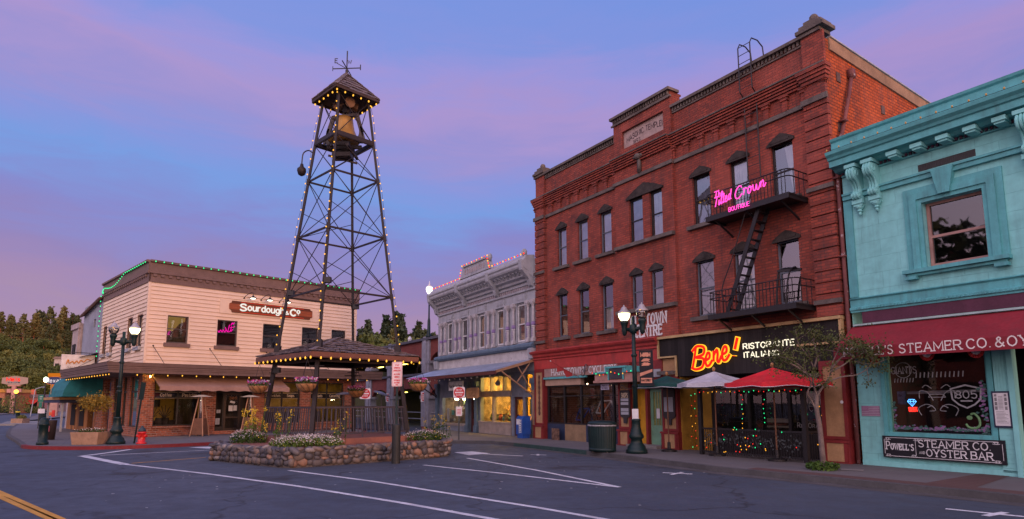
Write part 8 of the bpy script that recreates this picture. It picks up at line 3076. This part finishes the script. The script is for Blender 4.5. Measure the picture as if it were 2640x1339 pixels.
def tree(kind, x, y, z, s, rz):
    if kind not in protos:
        sd = {'pine0': 1, 'pine1': 2, 'pine2': 3, 'fir0': 4, 'fir1': 5, 'oak0': 6, 'oak1': 7, 'oak2': 8}[kind]
        if kind.startswith('pine'): tr, lv = conifer_mesh(sd, 15, 3.7, True)
        elif kind.startswith('fir'): tr, lv = conifer_mesh(sd, 14, 4.6, False)
        else: tr, lv = broad_mesh(sd, 8.5, 4.2)
        name = {'p': 'pine_tree', 'f': 'fir_tree', 'o': 'oak_tree'}[kind[0]]
        lab = {'p': 'tall open crowned pine on the wooded hillside', 'f': 'dark pointed conifer rising behind the arcade roof', 'o': 'round crowned broadleaf tree on the lower wooded hillside'}[kind[0]]
        T = thing(name, lab, 'tree', WORLD, (0, 0, 0), {'p': 'pines on the wooded hillside', 'f': 'conifers behind the arcade', 'o': 'broadleaf trees on the wooded hillside'}[kind[0]])
        part('trunk', tr, TRUNKM, T)
        part('crown', lv, {'p': PINEM, 'f': FIRM, 'o': OAK2 if kind == 'oak2' else OAKM}[kind[0]], T, kind='stuff')
        protos[kind] = T
        T.location = (x, y, z); T.rotation_euler = (0, 0, rz); T.scale = (s, s, s)
        return T
    return dup(protos[kind], (x, y, z), rz, None, s)
rg = random.Random(5)
def polar(px, d):
    """ground point at distance d (measured along the view axis) in the direction seen at photo column px"""
    return ((px - 1320) / 1603.0 * d, d)
# skyline pines on the left hill
for px, d, s in ((-25, 262, 1.0), (5, 255, .95), (28, 262, 1.0), (52, 268, .95), (78, 255, 1.18), (88, 258, 1.12), (108, 252, 1.12), (124, 262, .9), (142, 250, 1.15), (150, 256, 1.0), (166, 250, 1.0), (180, 246, 1.0), (196, 250, .95), (205, 240, .9), (214, 236, .95), (65, 250, .8), (132, 244, .85), (160, 240, .8), (230, 240, 1), (250, 236, 1)):
    x, y = polar(px, d)
    tree('pine%d' % rg.randrange(3), x, y, hz(x, y) - .6, s * 1.32 * rg.uniform(.85, 1.1), rg.uniform(0, 6))
for px, d, s in ((10, 232, .9), (40, 228, .95), (70, 232, .9), (98, 226, .9), (120, 230, .95), (150, 224, .9), (175, 226, .85), (30, 240, .8), (84, 238, .8), (110, 214, .75), (136, 216, .8), (195, 222, .8), (-20, 235, .9)):
    x, y = polar(px, d)
    tree('pine%d' % rg.randrange(3), x, y, hz(x, y) - .6, s * 1.3 * rg.uniform(.8, 1.1), rg.uniform(0, 6))
for i in range(70):
    px = -40 + 265 * rg.random()
    d = rg.choice([150, 156, 162, 170, 178, 188])
    x, y = polar(px, d)
    tree('oak%d' % rg.randrange(3), x, y, hz(x, y) - .4, rg.uniform(.75, 1.15), rg.uniform(0, 6))
for i in range(34):
    px = -40 + 265 * rg.random()
    d = rg.uniform(202, 238)
    x, y = polar(px, d)
    tree('oak%d' % rg.randrange(3), x, y, hz(x, y) - .4, rg.uniform(.9, 1.3), rg.uniform(0, 6))
# trees behind the arcade
for i in range(24):
    px = 915 + 9.5 * i + rg.uniform(-3, 3)
    x, y = polar(px, rg.uniform(140, 165))
    t = tree('fir%d' % (i % 2) if i % 5 else 'pine1', x, y, 0, rg.uniform(1.25, 1.65) * (1 if i % 5 else .85), rg.uniform(0, 6))
    if i % 5 == 0:
        t['label'] = 'open crowned pine rising among conifers behind the arcade roof'
        t['group'] = 'pines behind the arcade'
for i in range(16):
    px = 918 + 14 * i
    x, y = polar(px, rg.choice([118, 126, 134]))
    t = tree('oak%d' % rg.randrange(3), x, y, 0, rg.uniform(1.6, 1.95), rg.uniform(0, 6))
    t['label'] = 'round broadleaf tree below the conifers behind the arcade roof'
    t['group'] = 'broadleaf trees behind the arcade'

# ================================================================ far end of the side street
def at(px, d): return polar(px, d)
x, y = at(32, 110)
T = thing('diner_sign', 'tall white and red diner pole sign reading Mels beyond the end of the side street', 'sign', WORLD, (x, y, 0))
SGL = glow_mat('pale backlit panel', (1.0, .50, .42), .45)
m = MB().prism([(x - 2.2, 5.35), (x - .6, 5.05), (x + .6, 5.05), (x + 2.2, 5.35), (x + 2.15, 6.35), (x, 6.65), (x - 2.15, 6.35)], y - .2, y + .2)
part('panel', m, SGL, T)
m = MB()
write(m, "M", x - 1.3, 5.75, .62, y - .23, .75, .26)
write(m, "els", x - .45, 5.75, .62, y - .23, 1.5, .24)
part('red_lettering', m, glow_mat('red backlit letters', (1, .02, .01), 1.3), T)
m = MB().box(x - 1.05, x + 1.05, y - .225, y - .205, 5.38, 5.58)
pp = part('strip', m, DARK, T)
m = MB(); write(m, "THE ORIGINAL", x - .9, 5.41, .14, y - .24, 1.8, .16)
part('strip_lettering', m, WHITE, pp)
m = MB().box(x - 1.1, x + 1.1, y - .15, y + .15, 4.85, 5.04).box(x - .35, x + .35, y - .15, y + .15, 0, 4.84).box(x - 1.2, x - .5, y - .1, y + .1, 3.7, 4.4).box(x + .5, x + 1.3, y - .1, y + .1, 3.8, 4.4)
part('pole', m, mat('salmon metal', (.50, .24, .19), .6), T)
x, y = at(136, 84)
T = thing('drugstore_sign', 'orange and navy oval drugstore sign reading REXALL half hidden by the teal awning', 'sign', WORLD, (x, y, 0))
m = MB().prism([(x + 1.45 * math.cos(t) , 4.85 + .52 * math.sin(t)) for t in [2 * PI * k / 24 for k in range(24)]], y - .15, y + .15)
part('oval', m, mat('navy sign', (.015, .025, .10), .5), T)
m = MB().tube([(x + 1.47 * math.cos(t), y - .16, 4.85 + .54 * math.sin(t)) for t in [2 * PI * k / 24 for k in range(24)]], .05, 5, True)
part('oval_rim', m, mat('orange rim', (.60, .20, .02), .5), T)
m = MB(); write(m, "R", x - 1.1, 4.6, .55, y - .17, .42, .2); write(m, "exall", x - .6, 4.6, .5, y - .17, 1.6, .18)
part('lettering', m, glow_mat('pale sign letters', (1, .85, .9), .8), T)
m = MB().box(x - .95, x + 1.3, y - .12, y + .12, 5.42, 5.85).box(x - .5, x + .9, y - .1, y + .1, 3.7, 4.35)
part('orange_cap', m, glow_mat('orange panel', (1.0, .26, .02), .62), T)
part('post', MB().box(x - .35, x + .7, y - .15, y + .15, 0, 3.7), mat('pinkish column', (.42, .25, .20), .8), T)
x, y = at(104, 90)
T = thing('guide_sign', 'green road guide sign on a pole at the far crossing', 'road sign', WORLD, (x, y, 0))
part('plate', MB().box(x - .42, x + .42, y - .03, y, 2.0, 3.0).box(x - .22, x + .22, y - .03, y, 1.2, 1.95), mat('sign green', (.01, .16, .09), .5), T)
part('arrows', MB().box(x - .2, x + .2, y - .05, y - .031, 2.7, 2.78).box(x - .15, x + .2, y - .05, y - .031, 2.4, 2.46), SIGNWHITE, T)
part('pole', MB().tube([(x, y + .05, 0), (x, y + .05, 3.0)], .05, 6), GREY, T)
x, y = at(85, 86)
T = thing('street_lamp', 'grey curved arm street lamp at the far crossing', 'street lamp', WORLD, (x, y, 0))
part('pole', MB().tube(cat([(x - .25, y, 0), (x - .05, y, 2.0), (x + .1, y, 3.6), (x + .4, y, 3.85), (x + 1.1, y, 4.05)], 4), .06, 6), GREY, T)
part('head', MB().ball((x + 1.25, y, 4.02), (.25, .1, .07)), GREY, T)
T = thing('street_lamp', 'bright greenish globe lamp on a dark pole beside the drugstore sign', 'street lamp', WORLD, (*at(112, 70), 0))
x, y = at(112, 70)
part('pole', MB().tube([(x, y, 0), (x, y, 4.3)], .07, 6), BLACK, T)
part('globe', MB().ball((x, y, 4.45), (.24, .24, .3), 8, 6), glow_mat('greenish lamp', (.85, 1, .6), 9), T)
x, y = at(38, 95)
T = thing('street_lamp', 'orange glowing lamp among the bushes at the far end of the street', 'street lamp', WORLD, (x, y, 0))
part('pole', MB().tube([(x, y, 0), (x, y, 3.5)], .05, 6), BLACK, T)
part('globe', MB().ball((x, y, 3.6), .28, 8, 6), glow_mat('orange lamp', (1, .36, .03), 9), T)
def far_house(name, label, px, d, w, h, dep, m, roofm, awnm=None, cat_='building'):
    x, y = at(px, d)
    T = thing(name, label, cat_, WORLD, (x, y, 0))
    part('wall', MB().box(x - w / 2, x + w / 2, y, y + dep, 0, h), m, T)
    part('roof', MB().prism([(x - w / 2 - .3, h), (x + w / 2 + .3, h), (x + w / 2 - .2, h + .6), (x - w / 2 + .2, h + .6)], y - .3, y + dep), roofm, T)
    m_ = MB()
    n = max(1, int(w / 1.6))
    for k in range(n):
        a = x - w / 2 + w * (k + .2) / n
        m_.box(a, a + w / n * .6, y - .04, y - .005, .9, h * .75)
    part('windows', m_, DARK, T)
    if awnm:
        m_ = MB()
        m_.quad((x - w / 2, y - .1, h * .85), (x + w / 2, y - .1, h * .85), (x + w / 2, y - 1.4, h * .6), (x - w / 2, y - 1.4, h * .6))
        part('awning', m_, awnm, T)
    return T
far_house('small_shop', 'low shop with a bright red awning at the far end of the side street', 71, 118, 4.4, 2.9, 5, mat('far pink wall', (.42, .22, .2), .8), mat('far roof', (.18, .13, .13), .8), mat('far red awning', (.62, .05, .03), .8))
far_house('corner_house', 'orange gabled corner building at the left end of the far street', -6, 112, 2.2, 3.8, 6, mat('far orange wall', (.40, .16, .08), .8), mat('far orange roof', (.5, .24, .04), .8))
far_house('roadside_building', 'long low grey roofed building beyond the crossing at the far end', 108, 128, 8, 2.0, 6, mat('far grey wall', (.25, .2, .2), .8), mat('far tan roof', (.34, .26, .22), .8))
far_house('hill_house', 'small pale house among the trees on the lower hillside', 162, 170, 7, 5, 5, mat('far pale wall', (.45, .38, .34), .8), mat('far roof brown', (.2, .14, .12), .8))
for o in bpy.data.objects:
    if o.get('label', '').startswith('small pale house among'):
        o.location.z += 9
x, y = at(82, 120)
T = thing('gas_sign', 'orange red rounded pole sign beyond the far street crossing', 'sign', WORLD, (x, y, 0))
part('panel', MB().prism([(x - .5, 2.9), (x + .5, 2.9), (x + .55, 3.4), (x + .5, 4.2), (x + .25, 4.5), (x - .25, 4.5), (x - .5, 4.2), (x - .55, 3.4)], y - .1, y + .1), mat('orange red sign', (.60, .13, .06), .6), T)
part('pole', MB().box(x - .3, x + .3, y - .1, y + .1, 0, 2.9), mat('pale post', (.4, .3, .28), .8), T)
# bushes and the planter on the crossing island
rg = random.Random(6)
def bush(label, px, d, w, h, m, seed):
    x, y = at(px, d)
    rg = random.Random(seed)
    mb = MB()
    for k in range(900):
        u = Vector((rg.gauss(0, 1), rg.gauss(0, 1), rg.gauss(0, 1))).normalized() * rg.random() ** .3
        leafq(mb, Vector((x + u.x * w, y + u.y * w * .7, max(.05, h * .5 + u.z * h * .5))), .14, rg, .3)
    T = thing('shrub', label, 'shrub', WORLD, (x, y, 0))
    part('foliage', mb, m, T, kind='stuff')
bush('big rounded shrub below the diner pole sign', 36, 106, 2.6, 3.4, OAKM, 1)
bush('low dark shrub left of the diner pole sign', 12, 112, 1.8, 1.4, FIRM, 2)
bush('low shrub right of the red awning shop', 92, 112, 1.8, 1.3, OAKM, 3)
x, y = -41.4, 52.5
T = thing('tree_planter', 'tan round backed planter with a clipped shrub on the crossing island', 'planter', WORLD, (x, y, .13))
part('trough', MB().box(x - .48, x + .48, y - .4, y + .4, .14, .52), bpy.data.materials['tan aggregate'], T)
mb = MB()
for k in range(500):
    u = Vector((rg.gauss(0, 1), rg.gauss(0, 1), rg.gauss(0, 1))).normalized() * rg.random() ** .3
    leafq(mb, Vector((x + .12 + u.x * .32, y + u.y * .3, .58 + u.z * .25)), .06, rg, .3)
part('foliage', mb, OAKM, T, kind='stuff')
post_bollard('dark bollard with a yellow band on the crossing island', -46.1, 58.1)
for o in bpy.data.objects:
    if o.get('label', '').startswith('dark bollard with a yellow'):
        b = part('reflective_band', MB().lathe([(.20, 0), (.20, .12)], 12, (-46.1, 58.1, .95)), mat('reflective yellow', (.6, .5, .03), .5), o)
T = thing('road_barrier', 'small orange and red barrier by the side street litter bin', 'barrier', WORLD, (-46.1, 62.0, .13))
part('board', MB().box(-46.7, -45.8, 61.95, 62.02, .6, .9), mat('barrier orange', (.6, .12, .03), .6), T)
part('flag', MB().box(-45.8, -45.5, 61.95, 62.0, .45, 1.1), mat('barrier red', (.6, .03, .02), .6), T)
part('legs', MB().tube([(-46.6, 62.05, .13), (-46.6, 62.05, .9)], .03, 5).tube([(-45.9, 62.05, .13), (-45.9, 62.05, .9)], .03, 5), GREY, T)

# trees on the bank across the street: the upper pane of the turquoise building mirrors them
for (x, y, s_, k) in ((-33, -8, 2.0, 'oak0'), (-40, -17, 2.3, 'oak1'), (-47, -3, 2.5, 'oak0')):
    t = tree(k, x, y, 0, s_, rg.uniform(0, 6))
    t['label'] = 'broadleaf tree across the street that the turquoise building window mirrors'
    t['group'] = 'trees mirrored in the window'

# the brick shop across the street, outside the picture: the dark shop windows mirror its front
T = thing('facing_shop', 'brick shop with pale columns across the street, mirrored in the dark shop windows', 'building', WORLD, (-19.5, -3, 0))
part('wall', MB().box(-27, -19.5, -19, 12, 0, 7.4), GARBRICK, T)
m = MB()
for k in range(9):
    y = -17.5 + k * 3.4
    part('column', MB().box(-19.49, -19.2, y - .2, y + .2, 0, 6.2), CREAM, T)
    if k < 8:
        part('window', MB().box(-19.49, -19.44, y + .6, y + 2.8, .7, 2.9), DARK, T)
        part('window', MB().box(-19.49, -19.44, y + 1.0, y + 2.4, 4.2, 5.9), DARK, T)
part('cornice', MB().box(-19.6, -19.0, -19.2, 12.2, 6.3, 6.7), CREAM, T)
